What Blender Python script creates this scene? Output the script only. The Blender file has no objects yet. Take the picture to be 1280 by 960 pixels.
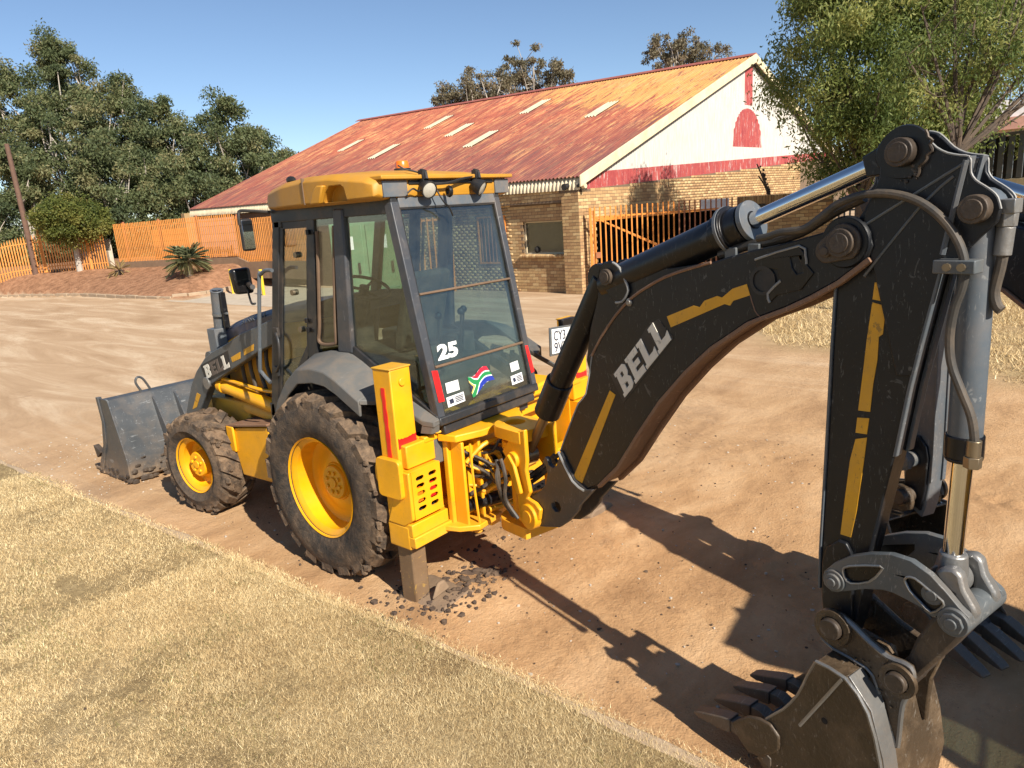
import bpy, bmesh, math, random
import numpy as np
from mathutils import Vector, Matrix
from mathutils.geometry import tessellate_polygon

random.seed(7); np.random.seed(7)
S = bpy.context.scene
col = bpy.context.collection
R = math.radians

# ---------------------------------------------------------------- camera
CAM = np.array([-2.770, -4.324, 2.563])
yaw, pitch, roll = R(49.205), R(13.572), R(4.046)
fw = np.array([math.sin(yaw)*math.cos(pitch), math.cos(yaw)*math.cos(pitch), -math.sin(pitch)])
rt = np.array([math.cos(yaw), -math.sin(yaw), 0.0])
dn = np.cross(fw, rt)
Rx = math.cos(roll)*rt + math.sin(roll)*dn
Dx = math.cos(roll)*dn - math.sin(roll)*rt
cam = bpy.data.cameras.new("camera")
cam.sensor_width = 36.0
cam.lens = 36.0*892.45/1280.0
cam.clip_start = 0.05
cam.clip_end = 3000
camo = bpy.data.objects.new("camera", cam)
M = Matrix(((Rx[0], -Dx[0], -fw[0], CAM[0]), (Rx[1], -Dx[1], -fw[1], CAM[1]), (Rx[2], -Dx[2], -fw[2], CAM[2]), (0, 0, 0, 1)))
camo.matrix_world = M
col.objects.link(camo)
S.camera = camo

# ---------------------------------------------------------------- sky, sun, exposure
SUN_AZ = R(15.5 + 180.0)     # where the sun stands, clockwise from +Y
SUN_EL = R(38.0)
W = bpy.data.worlds.new("World"); S.world = W; W.use_nodes = True
nt = W.node_tree; nt.nodes.clear()
sky = nt.nodes.new("ShaderNodeTexSky"); sky.sky_type = 'NISHITA'; sky.sun_disc = False
sky.sun_elevation = SUN_EL; sky.sun_rotation = SUN_AZ
sky.altitude = 1500; sky.air_density = 1.0; sky.dust_density = 0.2; sky.ozone_density = 2.4
bg = nt.nodes.new("ShaderNodeBackground"); bg.inputs[1].default_value = 0.076
out = nt.nodes.new("ShaderNodeOutputWorld")
nt.links.new(sky.outputs[0], bg.inputs[0]); nt.links.new(bg.outputs[0], out.inputs[0])
sl = bpy.data.lights.new("sun", 'SUN'); sl.energy = 5.0; sl.angle = R(0.5); sl.color = (1.0, 0.93, 0.82)
so = bpy.data.objects.new("sun", sl); col.objects.link(so)
sd = Vector((math.sin(SUN_AZ)*math.cos(SUN_EL), math.cos(SUN_AZ)*math.cos(SUN_EL), math.sin(SUN_EL)))
so.rotation_euler = sd.to_track_quat('Z', 'Y').to_euler()
so.location = (0, -20, 30)
S.view_settings.view_transform = 'Standard'
S.view_settings.look = 'None'
S.view_settings.exposure = 0.79
S.view_settings.gamma = 1.0
S.cycles.transparent_max_bounces = 24

# ---------------------------------------------------------------- frames of reference
PHI = R(14.56)                                  # swing of the hoe arm
BD = np.array([-math.sin(PHI), -math.cos(PHI), 0.0])
BN = np.array([math.cos(PHI), -math.sin(PHI), 0.0])
def FN(u, z, n): return (BD[0]*u+BN[0]*n, BD[1]*u+BN[1]*n, z)      # arm plane
def FX(y, z, x): return (x, y, z)
def FY(x, z, y): return (x, y, z)
def FZ(x, y, z): return (x, y, z)
RWA = np.array([0.29, -0.7965, 2.6434]); RWB = np.array([0.29, -1.0322, 1.2895])
RWT = (RWB-RWA)/np.linalg.norm(RWB-RWA); RWN = np.cross(RWT, [1, 0, 0]); RWN = RWN/np.linalg.norm(RWN)
if RWN[1] > 0: RWN = -RWN
def FW(x, t, d):                                                   # rear window plane, d outwards
    p = RWA + RWT*t + RWN*d
    return (x, p[1], p[2])
SH = {
'boom_box': [(1.689,1.149),(1.754,1.268),(1.877,1.48),(1.946,1.549),(2.01,1.772),(2.091,1.882),(2.209,2.009),(2.328,2.106),(2.443,2.168),(2.552,2.216),(2.673,2.252),(2.817,2.287),(2.896,2.309),(3.041,2.343),(3.176,2.368),(3.33,2.405),(3.403,2.429),(3.46,2.435),(3.494,2.422),(3.518,2.391),(3.529,2.358),(3.515,2.317),(3.469,2.28),(3.404,2.23),(3.299,2.17),(3.186,2.115),(3.068,2.068),(3.01,2.043),(2.935,1.992),(2.816,1.914),(2.666,1.783),(2.501,1.611),(2.343,1.406),(2.181,1.183),(2.017,1.026),(1.904,0.964),(1.806,0.996)],
'boom_hump': [(2.801,2.285),(2.72,2.276),(2.568,2.255),(2.355,2.252),(2.212,2.263),(2.153,2.283),(2.106,2.275),(2.068,2.244),(2.051,2.172),(2.052,2.088),(1.984,1.919),(1.939,1.736),(1.967,1.649),(2.121,1.889),(2.363,2.105),(2.622,2.22)],
'boom_base': [(1.708,1.157),(1.824,1.006),(1.922,0.973),(1.992,0.994),(1.857,0.854),(1.831,0.805),(1.743,0.714),(1.652,0.644),(1.496,0.596),(1.365,0.561),(1.277,0.56),(1.239,0.616),(1.294,0.713),(1.415,0.794),(1.486,0.842),(1.541,0.9),(1.564,0.976),(1.552,1.02),(1.522,1.043),(1.55,1.082),(1.573,1.072),(1.585,1.039),(1.624,1.028),(1.657,1.049)],
'boom_base_hole': [(1.589,0.785),(1.629,0.815),(1.665,0.808),(1.68,0.778),(1.66,0.747),(1.623,0.74),(1.594,0.756)],
'stripe_a': [(2.143,1.6),(2.185,1.583),(1.877,0.997),(1.799,1.012)],
'stripe_b': [(2.557,2.03),(2.717,2.092),(2.754,2.087),(2.781,2.118),(2.851,2.143),(2.877,2.137),(2.931,2.178),(3.003,2.201),(3.02,2.155),(2.936,2.127),(2.919,2.105),(2.89,2.11),(2.581,1.98)],
'bell_panel': [(2.154,1.685),(2.267,1.785),(2.388,1.922),(2.421,1.963),(2.491,2.009),(2.508,2.01),(2.543,1.976),(2.595,1.937),(2.594,1.925),(2.244,1.547)],
'bell_quad': [(2.255,1.579),(2.587,1.925),(2.18,1.693)],
'tip_patch': [(3.045,2.302),(3.243,2.358),(3.271,2.323),(3.276,2.289),(3.308,2.255),(3.256,2.189),(3.151,2.162),(3.118,2.131),(3.108,2.167),(3.166,2.221),(3.149,2.265),(3.055,2.27)],
'tip_slot': [(3.204,2.313),(3.24,2.319),(3.252,2.289),(3.263,2.258),(3.235,2.249),(3.215,2.274)],
'tip_hole': [(3.082,2.218)],
'boom_tip_pin': [(3.427,2.37)],
'retainer': [(3.369,2.341)],
'hump_pin': [(2.149,2.202)],
'hump_cap': [(2.087,2.247),(2.13,2.274),(2.19,2.275),(2.237,2.25),(2.29,2.161),(2.288,2.124),(2.25,2.081),(2.202,2.073),(2.162,2.099),(2.11,2.153)],
'dip_box': [(3.432,2.419),(3.388,2.24),(3.381,1.992),(3.377,1.759),(3.371,1.457),(3.367,1.282),(3.363,1.102),(3.365,0.937),(3.381,0.794),(3.403,0.709),(3.499,0.757),(3.528,0.88),(3.56,1.158),(3.594,1.355),(3.635,1.59),(3.671,1.855),(3.699,2.018),(3.73,2.187),(3.756,2.328),(3.781,2.487),(3.808,2.63),(3.66,2.635),(3.529,2.58),(3.477,2.482)],
'dip_head': [(3.488,2.418),(3.486,2.466),(3.533,2.586),(3.536,2.654),(3.547,2.705),(3.581,2.727),(3.632,2.729),(3.662,2.72),(3.688,2.697),(3.715,2.669),(3.75,2.648),(3.789,2.637),(3.815,2.631),(3.821,2.608),(3.823,2.582),(3.838,2.558),(3.864,2.539),(3.888,2.521),(3.905,2.501),(3.916,2.467),(3.909,2.427),(3.876,2.393),(3.836,2.348),(3.78,2.291),(3.756,2.283),(3.706,2.021),(3.686,1.904),(3.631,1.896),(3.524,2.292)],
'dip_pin': [(3.615,2.665)],
'dip_rpin': [(3.852,2.47)],
'dip_stripe1': [(3.53,2.225),(3.582,2.229),(3.583,2.156),(3.525,2.164)],
'dip_stripe2': [(3.525,2.153),(3.575,2.142),(3.569,2.04),(3.555,2.029),(3.554,1.943),(3.543,1.851),(3.537,1.742),(3.491,1.739),(3.504,1.906),(3.511,2.013)],
'dip_stripe3': [(3.489,1.71),(3.535,1.716),(3.529,1.652),(3.485,1.649)],
'dip_stripe4': [(3.486,1.623),(3.53,1.639),(3.522,1.532),(3.514,1.447),(3.503,1.327),(3.485,1.212),(3.442,1.211),(3.455,1.38),(3.468,1.534)],
'dip_weld1': [(3.816,2.62),(3.497,2.432)],
'dip_weld2': [(3.775,2.575),(3.678,2.485),(3.497,2.248)],
'dip_weld3': [(3.809,2.621),(3.759,2.327)],
'dip_lower': [(3.375,1.074),(3.39,1.139),(3.44,1.189),(3.474,1.187),(3.498,1.15),(3.51,0.996),(3.513,0.817),(3.405,0.752),(3.381,0.892)],
'arc': [(3.424,1.068),(3.467,1.123),(3.531,1.176),(3.603,1.214),(3.682,1.24),(3.758,1.241),(3.824,1.214),(3.88,1.17),(3.926,1.128),(3.957,1.107),(3.963,1.084),(3.949,1.046),(3.925,1.024),(3.899,1.027),(3.87,1.061),(3.839,1.055),(3.787,1.077),(3.749,1.084),(3.7,1.09),(3.661,1.086),(3.59,1.059),(3.516,1.018),(3.461,0.994),(3.426,1.012)],
'arc_slot1': [(3.504,1.11),(3.53,1.134),(3.648,1.18),(3.649,1.156),(3.609,1.098),(3.539,1.063),(3.511,1.078)],
'arc_slot2': [(3.739,1.157),(3.746,1.174),(3.774,1.18),(3.821,1.157),(3.872,1.132),(3.869,1.105),(3.836,1.071),(3.798,1.094),(3.758,1.125)],
'pinA': [(3.471,1.048)],
'pinB': [(3.913,1.071)],
'pinC': [(3.737,0.736)],
'pinD': [(3.47,0.835)],
'rodpin': [(3.833,1.137)],
'rodcast': [(3.822,1.214),(3.847,1.237),(3.881,1.247),(3.908,1.229),(3.922,1.178),(3.958,1.127),(3.967,1.101),(3.955,1.054),(3.932,1.019),(3.89,1.001),(3.87,1.029),(3.884,1.078),(3.888,1.153),(3.843,1.17)],
'hlink': [(3.872,1.071),(3.929,1.065),(3.936,1.027),(3.914,0.973),(3.867,0.884),(3.808,0.786),(3.768,0.718),(3.747,0.659),(3.698,0.63),(3.68,0.669),(3.688,0.72),(3.738,0.812),(3.762,0.898),(3.812,1.011)],
'bk_side': [(3.463,0.721),(3.588,0.711),(3.682,0.61),(3.738,0.427),(3.765,0.274),(3.749,0.112),(3.665,-0.041),(3.527,-0.084),(3.355,-0.03),(3.232,0.043),(3.167,0.115),(3.208,0.226),(3.242,0.318),(3.321,0.412),(3.388,0.524),(3.427,0.633)],
'bk_ear': [(3.409,0.811),(3.42,0.853),(3.459,0.89),(3.499,0.896),(3.55,0.872),(3.616,0.834),(3.691,0.807),(3.741,0.811),(3.775,0.806),(3.787,0.773),(3.78,0.723),(3.756,0.639),(3.751,0.553),(3.747,0.442),(3.731,0.456),(3.707,0.514),(3.657,0.654),(3.63,0.663),(3.612,0.718),(3.471,0.736),(3.417,0.765)],
'bk_back': [(3.417,0.759),(3.471,0.734),(3.612,0.718),(3.657,0.654),(3.742,0.439)],
'bk_weld': [(3.578,0.706),(3.403,0.385)],
'bk_hole': [(3.511,0.473)],
'cutter': [(3.064,0.192),(3.105,0.238),(3.154,0.285),(3.211,0.309),(3.267,0.315),(3.314,0.274),(3.315,0.21),(3.289,0.173),(3.224,0.11),(3.156,0.094),(3.095,0.144)],
'tooth_l': [(2.821,0.096),(2.972,0.152),(3.118,0.143),(3.188,0.11)],
'dcyl': [(2.133,2.169),(2.308,2.231),(2.822,2.401),(2.873,2.434),(2.966,2.468),(3.573,2.663)],
'bcyl': [(2.055,2.187),(1.855,1.93),(1.621,1.557),(1.509,1.387),(1.476,1.329),(1.241,0.997)],
'kcyl': [(3.833,2.464),(3.836,2.368),(3.843,1.657),(3.844,1.568),(3.838,1.259),(3.834,1.156)],
'hose_main': [(3.07,2.389),(3.122,2.397),(3.176,2.412),(3.271,2.422),(3.339,2.461),(3.412,2.51),(3.499,2.535),(3.597,2.532),(3.69,2.501),(3.768,2.44),(3.822,2.363),(3.844,2.288),(3.839,2.224),(3.822,2.158),(3.814,2.065),(3.826,1.972),(3.864,1.882),(3.898,1.806),(3.914,1.727),(3.914,1.671)],
'hose_two': [(2.83,2.315),(2.974,2.356),(3.108,2.375),(3.231,2.411),(3.344,2.473),(3.465,2.525)],
'hose_three': [(2.528,2.269),(2.549,2.325),(2.637,2.38),(2.751,2.431),(2.88,2.485)],
'hose_four': [(3.914,2.41),(3.914,2.355),(3.907,2.28),(3.897,2.203),(3.908,2.16),(3.922,2.145)],
'kclamp': [(3.773,2.311),(3.86,2.292)],
'larm': [(0.808,1.872),(1.132,1.779),(1.41,1.703),(1.64,1.611),(1.975,1.5),(2.134,1.428),(2.338,1.287),(2.485,1.145),(2.615,0.968),(2.8,0.693),(2.536,0.731),(2.351,0.935),(2.116,1.168),(1.891,1.267),(1.492,1.428),(1.17,1.559),(0.864,1.66)],
'lstripe1': [(1.634,1.476),(1.456,1.54),(1.474,1.478),(1.622,1.433)],
'lstripe2': [(1.393,1.564),(1.212,1.625),(1.234,1.569),(1.403,1.511)],
'lstripe3': [(2.4,1.066),(2.33,1.053),(2.453,0.916),(2.552,0.882)],
'lbell_panel': [(2.227,1.352),(1.667,1.538),(1.667,1.363),(2.174,1.194)],
'lbell': [(2.153,1.228),(1.672,1.386),(2.179,1.349)],
'hoodtop': [(2.066,1.587),(2.018,1.643),(1.806,1.721),(1.509,1.8),(1.105,1.881)],
'hoodlow': [(2.091,1.463),(2.066,1.587),(1.674,1.698),(1.126,1.802)],
'htext': [(1.723,1.661),(1.308,1.761),(1.745,1.682)],
'lcyl': [(2.343,1.08),(2.176,1.114),(1.331,1.029)],
'step': [(1.744,0.84),(1.474,0.909),(1.214,0.988),(1.496,0.378),(1.549,0.383)],
'rail': [(0.523,2.257),(0.61,2.257),(0.686,2.227),(0.724,2.172),(0.898,1.509),(0.892,1.443),(0.783,1.368)],
'cabL': [(0.541,2.65),(0.105,2.64),(-0.206,2.656),(-0.293,2.651),(-0.404,2.645),(-0.751,2.646),(0.993,1.035),(0.23,1.657),(-0.064,1.707),(-0.209,1.688),(-0.244,1.73),(-0.873,1.395)],
'glass': [(0.336,0.002),(1.225,-0.037),(1.269,1.388),(0.363,1.35)],
'bar1': [(0.351,0.566),(0.344,0.588),(1.237,0.571),(1.235,0.545)],
'bar2': [(0.36,1.025),(0.36,1.043),(1.245,1.023),(1.244,1.004)],
'num25': [(0.408,1.018),(0.597,1.018),(0.421,0.916)],
'sticker1': [(0.426,1.17),(0.545,1.171),(0.543,1.24),(0.423,1.24)],
'sticker2': [(0.407,1.264),(0.573,1.261),(0.572,1.325),(0.408,1.331)],
'sticker3': [(1.09,1.172),(1.18,1.168),(1.184,1.233),(1.091,1.237)],
'sticker4': [(1.072,1.266),(1.2,1.261),(1.201,1.328),(1.072,1.331)],
'refl1': [(0.315,1.063),(0.367,1.072),(0.374,1.28),(0.32,1.277)],
'refl2': [(1.277,1.076),(1.309,1.079),(1.328,1.284),(1.288,1.289)],
'flag': [(0.642,1.175),(0.844,1.145),(0.9,1.239),(0.705,1.282),(0.652,1.309)],
'dirty': [(0.645,1.334),(1.009,1.252),(1.04,1.324),(0.836,1.368),(0.669,1.358)],
'frame': [(0.28,-0.01),(1.316,-0.046),(1.324,1.432),(0.301,1.388)],
'header': [(0.28,-0.01),(1.316,-0.046),(1.321,-0.005),(1.23,-0.026),(0.337,0.022)],
'lampbox': [(-0.024,0.987),(0.263,0.975),(0.267,0.659),(-0.013,0.671)],
'lampbox2': [(0.013,1.157),(0.273,1.162),(0.269,0.967),(0.006,0.96)],
'cheek0': [(0.098,1.446)],
'cheek': [(1.123,1.025),(1.262,1.185),(1.388,1.227),(1.389,1.018),(1.374,0.954),(1.407,0.81),(1.37,0.763),(1.456,0.753),(1.503,0.722),(1.485,0.649),(1.407,0.582),(1.34,0.564),(1.258,0.574),(1.266,0.789),(1.246,0.909),(1.215,0.933)],
'kp_boss': [(1.388,0.643)],
}
# ---------------------------------------------------------------- materials
MATS = {}
def nodes(name):
    m = bpy.data.materials.new(name); m.use_nodes = True
    t = m.node_tree; b = t.nodes["Principled BSDF"]
    return m, t, b
def nd(t, typ, **kw):
    n = t.nodes.new(typ)
    for k, v in kw.items():
        if k.startswith('i_'):
            key = k[2:]; key = int(key) if key.isdigit() else key.replace('_', ' ')
            n.inputs[key].default_value = v
        else: setattr(n, k, v)
    return n
def coord(t, kind='Object'):
    return nd(t, "ShaderNodeTexCoord").outputs[kind]
def noise(t, vec, scale, detail=4, rough=0.55, dist=0.0):
    n = nd(t, "ShaderNodeTexNoise", i_Scale=scale, i_Detail=detail, i_Roughness=rough, i_Distortion=dist)
    t.links.new(vec, n.inputs['Vector']); return n.outputs['Fac']
def ramp(t, fac, stops):
    r = nd(t, "ShaderNodeValToRGB"); e = r.color_ramp.elements
    e[0].position, e[0].color = stops[0][0], c4(stops[0][1])
    e[1].position, e[1].color = stops[-1][0], c4(stops[-1][1])
    for p, c in stops[1:-1]:
        x = e.new(p); x.color = c4(c)
    t.links.new(fac, r.inputs[0]); return r.outputs[0]
def c4(c): return (c, c, c, 1) if isinstance(c, (int, float)) else (c[0], c[1], c[2], 1)
def mix(t, fac, a, b, mode='MIX'):
    n = nd(t, "ShaderNodeMix", data_type='RGBA', blend_type=mode)
    for s, v in ((0, fac), (6, a), (7, b)):
        if isinstance(v, (int, float)): n.inputs[s].default_value = v if s == 0 else c4(v)
        elif isinstance(v, tuple): n.inputs[s].default_value = c4(v)
        else: t.links.new(v, n.inputs[s])
    return n.outputs[2]
def math_(t, op, a, b=0.0, clamp=False):
    n = nd(t, "ShaderNodeMath", operation=op, use_clamp=clamp)
    for i, v in ((0, a), (1, b)):
        if isinstance(v, (int, float)): n.inputs[i].default_value = v
        else: t.links.new(v, n.inputs[i])
    return n.outputs[0]
def bump(t, b, h, strength, dist=0.01):
    n = nd(t, "ShaderNodeBump", i_Strength=strength, i_Distance=dist)
    t.links.new(h, n.inputs['Height']); t.links.new(n.outputs[0], b.inputs['Normal']); return n
def mapping(t, vec, scale=(1, 1, 1), rot=(0, 0, 0), loc=(0, 0, 0)):
    n = nd(t, "ShaderNodeMapping"); n.inputs['Scale'].default_value = scale; n.inputs['Rotation'].default_value = rot; n.inputs['Location'].default_value = loc
    t.links.new(vec, n.inputs[0]); return n.outputs[0]
def setc(t, b, c):
    if isinstance(c, tuple): b.inputs['Base Color'].default_value = c4(c)
    else: t.links.new(c, b.inputs['Base Color'])

DUST = (0.30, 0.20, 0.115)
def paint(name, c, rough=0.45, dust=0.25, scratch=0.0, scol=(0.35, 0.34, 0.32), metal=0.0, spec=0.5, lowdust=0.0, bumpy=0.15):
    m, t, b = nodes(name)
    v = coord(t)
    n1 = noise(t, v, 2.3, 6, 0.62); n2 = noise(t, v, 38, 4, 0.6)
    tone = ramp(t, n1, [(0.3, tuple(x*0.82 for x in c)), (0.7, tuple(min(1, x*1.12) for x in c))])
    f = ramp(t, noise(t, v, 5.5, 8, 0.68, 0.4), [(0.45, 0.0), (0.78, 1.0)])
    f = math_(t, 'MULTIPLY', f, dust)
    if lowdust:
        sx = nd(t, "ShaderNodeSeparateXYZ"); t.links.new(v, sx.inputs[0])
        g = nd(t, "ShaderNodeMapRange"); g.inputs[1].default_value = lowdust; g.inputs[2].default_value = 0.05; g.inputs[3].default_value = 0; g.inputs[4].default_value = 0.9
        t.links.new(sx.outputs[2], g.inputs[0])
        f = math_(t, 'MAXIMUM', f, math_(t, 'MULTIPLY', g.outputs[0], ramp(t, noise(t, v, 9, 8, 0.7), [(0.35, 0.15), (0.6, 1.0)])))
    base = mix(t, f, tone, DUST)
    if scratch:
        s1 = noise(t, mapping(t, v, (3, 40, 9), (0.5, 0.7, 0.2)), 1.6, 6, 0.7, 1.5)
        s2 = noise(t, mapping(t, v, (45, 4, 12), (0.2, 0.3, 0.9)), 1.1, 5, 0.7, 0.6)
        sc = math_(t, 'MAXIMUM', ramp(t, s1, [(0.605, 0.0), (0.65, 1.0)]), ramp(t, s2, [(0.63, 0.0), (0.67, 1.0)]))
        base = mix(t, math_(t, 'MULTIPLY', sc, scratch), base, scol)
    setc(t, b, base)
    rr = nd(t, "ShaderNodeMapRange"); rr.inputs[3].default_value = max(0.05, rough-0.12); rr.inputs[4].default_value = min(1, rough+0.22)
    t.links.new(n1, rr.inputs[0])
    ro = math_(t, 'ADD', rr.outputs[0], math_(t, 'MULTIPLY', f, 0.35), True)
    t.links.new(ro, b.inputs['Roughness'])
    b.inputs['Metallic'].default_value = metal; b.inputs['Specular IOR Level'].default_value = spec
    bump(t, b, math_(t, 'ADD', n2, math_(t, 'MULTIPLY', n1, 1.5)), bumpy, 0.004)
    MATS[name] = m; return m

paint('yellow', (0.80, 0.365, 0.005), 0.38, 0.16, 0.25, (0.30, 0.14, 0.03), lowdust=0.62)
paint('yellow_roof', (0.46, 0.215, 0.016), 0.5, 0.30, 0.1, (0.6, 0.4, 0.12))
paint('yellow_old', (0.66, 0.34, 0.02), 0.5, 0.42, 0.25, (0.12, 0.09, 0.06))
paint('rim_yellow', (0.80, 0.36, 0.005), 0.28, 0.12)
paint('stripe', (0.70, 0.34, 0.012), 0.5, 0.28, 0.5, (0.05, 0.045, 0.04))
paint('arm_black', (0.0095, 0.0108, 0.0135), 0.34, 0.018, 0.55, (0.12, 0.118, 0.112), spec=0.33)
paint('foot_steel', (0.035, 0.035, 0.036), 0.42, 0.22, 0.8, (0.16, 0.15, 0.14))
paint('arm_dark', (0.0075, 0.0075, 0.009), 0.28, 0.025, 0.2, (0.2, 0.19, 0.18), spec=0.35)
paint('weld', (0.25, 0.25, 0.24), 0.45, 0.3)
paint('steel_grey', (0.085, 0.095, 0.10), 0.42, 0.3, 0.4, (0.3, 0.3, 0.29))
paint('cyl_grey', (0.085, 0.10, 0.115), 0.4, 0.25, 0.3)
paint('loader_grey', (0.052, 0.057, 0.062), 0.34, 0.22, 0.45, (0.3, 0.31, 0.31), lowdust=0.30)
paint('loader_arm', (0.075, 0.082, 0.085), 0.42, 0.25, 0.3)
paint('fender', (0.098, 0.096, 0.09), 0.62, 0.38, 0.1)
paint('cab_black', (0.018, 0.019, 0.021), 0.4, 0.22)
paint('cab_grey', (0.045, 0.049, 0.057), 0.4, 0.2, 0.2)
paint('panel_grey', (0.10, 0.115, 0.13), 0.5, 0.5)
paint('hood_blue', (0.014, 0.022, 0.055), 0.3, 0.3)
paint('bucket_steel', (0.062, 0.042, 0.025), 0.40, 0.4, 0.35, (0.3, 0.27, 0.23), metal=0.15, bumpy=1.6)
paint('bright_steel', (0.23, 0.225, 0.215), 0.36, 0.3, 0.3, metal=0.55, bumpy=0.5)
paint('rust', (0.20, 0.105, 0.06), 0.6, 0.35, 0.6, (0.40, 0.24, 0.15), bumpy=0.5)
paint('rust_bar', (0.14, 0.085, 0.05), 0.65, 0.3)
paint('mud_steel', (0.052, 0.038, 0.028), 0.5, 0.3, 0.4, (0.22, 0.2, 0.17), metal=0.2, bumpy=0.6)
paint('interior', (0.03, 0.031, 0.03), 0.7, 0.45)
paint('seat_fabric', (0.055, 0.05, 0.04), 0.85, 0.55)
paint('hose', (0.032, 0.028, 0.024), 0.5, 0.4)
paint('hose_dusty', (0.042, 0.037, 0.031), 0.55, 0.4)
paint('red', (0.75, 0.012, 0.012), 0.35, 0.06)
paint('amber', (0.75, 0.16, 0.01), 0.25, 0.05)
paint('white_vinyl', (0.80, 0.80, 0.78), 0.45, 0.08)
paint('cream_vinyl', (0.72, 0.67, 0.57), 0.5, 0.08, 0.45, (0.05, 0.05, 0.05))
paint('cream_dark', (0.11, 0.085, 0.07), 0.5, 0.2)
paint('lens', (0.42, 0.40, 0.34), 0.15, 0.15)
paint('ink', (0.02, 0.025, 0.05), 0.5, 0.0)
paint('pad_black', (0.012, 0.012, 0.013), 0.5, 0.15)
paint('flag_green', (0.01, 0.22, 0.06), 0.4, 0.05)
paint('flag_blue', (0.01, 0.03, 0.30), 0.4, 0.05)
paint('flag_red', (0.55, 0.015, 0.04), 0.4, 0.05)
paint('flag_gold', (0.7, 0.42, 0.02), 0.4, 0.05)
paint('foot_mud', (0.20, 0.135, 0.085), 0.85, 0.5, bumpy=1.2)
paint('leg_steel', (0.16, 0.098, 0.052), 0.5, 0.3, 0.6, (0.5, 0.3, 0.05), bumpy=0.5)
paint('brass', (0.26, 0.205, 0.135), 0.35, 0.3, metal=0.8)
paint('orange_fence', (0.68, 0.27, 0.06), 0.55, 0.35, 0.2, (0.25, 0.10, 0.05))
paint('gate_orange', (0.66, 0.225, 0.028), 0.5, 0.22, 0.25, (0.28, 0.10, 0.05))
paint('gate_rust', (0.33, 0.115, 0.045), 0.6, 0.25, 0.2, (0.5, 0.2, 0.05))
paint('cream_paint', (0.66, 0.55, 0.36), 0.6, 0.25)
paint('bullnose_cream', (0.62, 0.52, 0.35), 0.5, 0.3)
paint('fibreglass', (0.52, 0.45, 0.32), 0.5, 0.6)
paint('green_cabinet', (0.14, 0.25, 0.14), 0.5, 0.25)
paint('post_yellow', (0.72, 0.47, 0.02), 0.5, 0.25)
paint('wood_pole', (0.12, 0.065, 0.045), 0.8, 0.3, 0.4, (0.05, 0.03, 0.02))
paint('kerb', (0.36, 0.265, 0.175), 0.85, 0.5, bumpy=0.6)
paint('concrete', (0.44, 0.37, 0.28), 0.85, 0.4, bumpy=0.3)
paint('grey_steel', (0.10, 0.10, 0.10), 0.6, 0.2)
paint('pale_wall', (0.5, 0.42, 0.32), 0.8, 0.3)
paint('blind', (0.30, 0.27, 0.20), 0.8, 0.2)
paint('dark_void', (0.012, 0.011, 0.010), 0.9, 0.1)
paint('bark', (0.085, 0.062, 0.045), 0.9, 0.3, bumpy=0.8)
paint('bark_pale', (0.42, 0.37, 0.31), 0.8, 0.35, 0.3, (0.2, 0.15, 0.1), bumpy=0.6)
paint('tooth_steel', (0.105, 0.085, 0.066), 0.45, 0.45, 0.5, (0.3, 0.29, 0.27), metal=0.3, bumpy=0.6)
paint('mud', (0.062, 0.040, 0.028), 0.95, 0.4, bumpy=1.0)
paint('stone_pale', (0.45, 0.40, 0.33), 0.9, 0.3)
paint('pink_board', (0.60, 0.33, 0.25), 0.7, 0.25)

def metal(name, c, rough):
    m, t, b = nodes(name); v = coord(t)
    setc(t, b, mix(t, ramp(t, noise(t, v, 7, 6, 0.7), [(0.55, 0.0), (0.85, 0.25)]), c, (0.25, 0.19, 0.13)))
    b.inputs['Metallic'].default_value = 1.0
    r = nd(t, "ShaderNodeMapRange"); r.inputs[3].default_value = rough*0.7; r.inputs[4].default_value = rough*1.8
    t.links.new(noise(t, v, 14, 4), r.inputs[0]); t.links.new(r.outputs[0], b.inputs['Roughness'])
    MATS[name] = m
metal('chrome', (0.72, 0.72, 0.72), 0.12); metal('mirror', (0.5, 0.52, 0.55), 0.06)

def glass(name, tint, refl, grime):
    m, t, b = nodes(name); t.nodes.remove(b)
    o = t.nodes['Material Output']; v = coord(t)
    tr = nd(t, "ShaderNodeBsdfTransparent"); tr.inputs[0].default_value = c4(tint)
    gl = nd(t, "ShaderNodeBsdfGlossy"); gl.inputs[0].default_value = (0.9, 0.95, 1, 1); gl.inputs['Roughness'].default_value = 0.03
    df = nd(t, "ShaderNodeBsdfDiffuse"); df.inputs[0].default_value = c4((0.34, 0.33, 0.28))
    lw_ = nd(t, "ShaderNodeLayerWeight"); lw_.inputs[0].default_value = 0.5
    f = math_(t, 'ADD', math_(t, 'MULTIPLY', math_(t, 'POWER', lw_.outputs['Facing'], 3.0), refl), 0.05, True)
    m1 = nd(t, "ShaderNodeMixShader"); t.links.new(f, m1.inputs[0]); t.links.new(tr.outputs[0], m1.inputs[1]); t.links.new(gl.outputs[0], m1.inputs[2])
    g = math_(t, 'MULTIPLY', ramp(t, noise(t, v, 4.5, 8, 0.7, 0.5), [(0.36, 0.15), (0.75, 1.0)]), grime)
    m2 = nd(t, "ShaderNodeMixShader"); t.links.new(g, m2.inputs[0]); t.links.new(m1.outputs[0], m2.inputs[1]); t.links.new(df.outputs[0], m2.inputs[2])
    t.links.new(m2.outputs[0], o.inputs[0]); MATS[name] = m
glass('glass', (0.76, 0.82, 0.79), 0.9, 0.03)
glass('glass_rear', (0.66, 0.75, 0.75), 1.0, 0.07)
glass('window_pane', (0.75, 0.75, 0.7), 0.9, 0.10)
glass('lamp_glass', (0.9, 0.9, 0.9), 1.0, 0.15)

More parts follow.
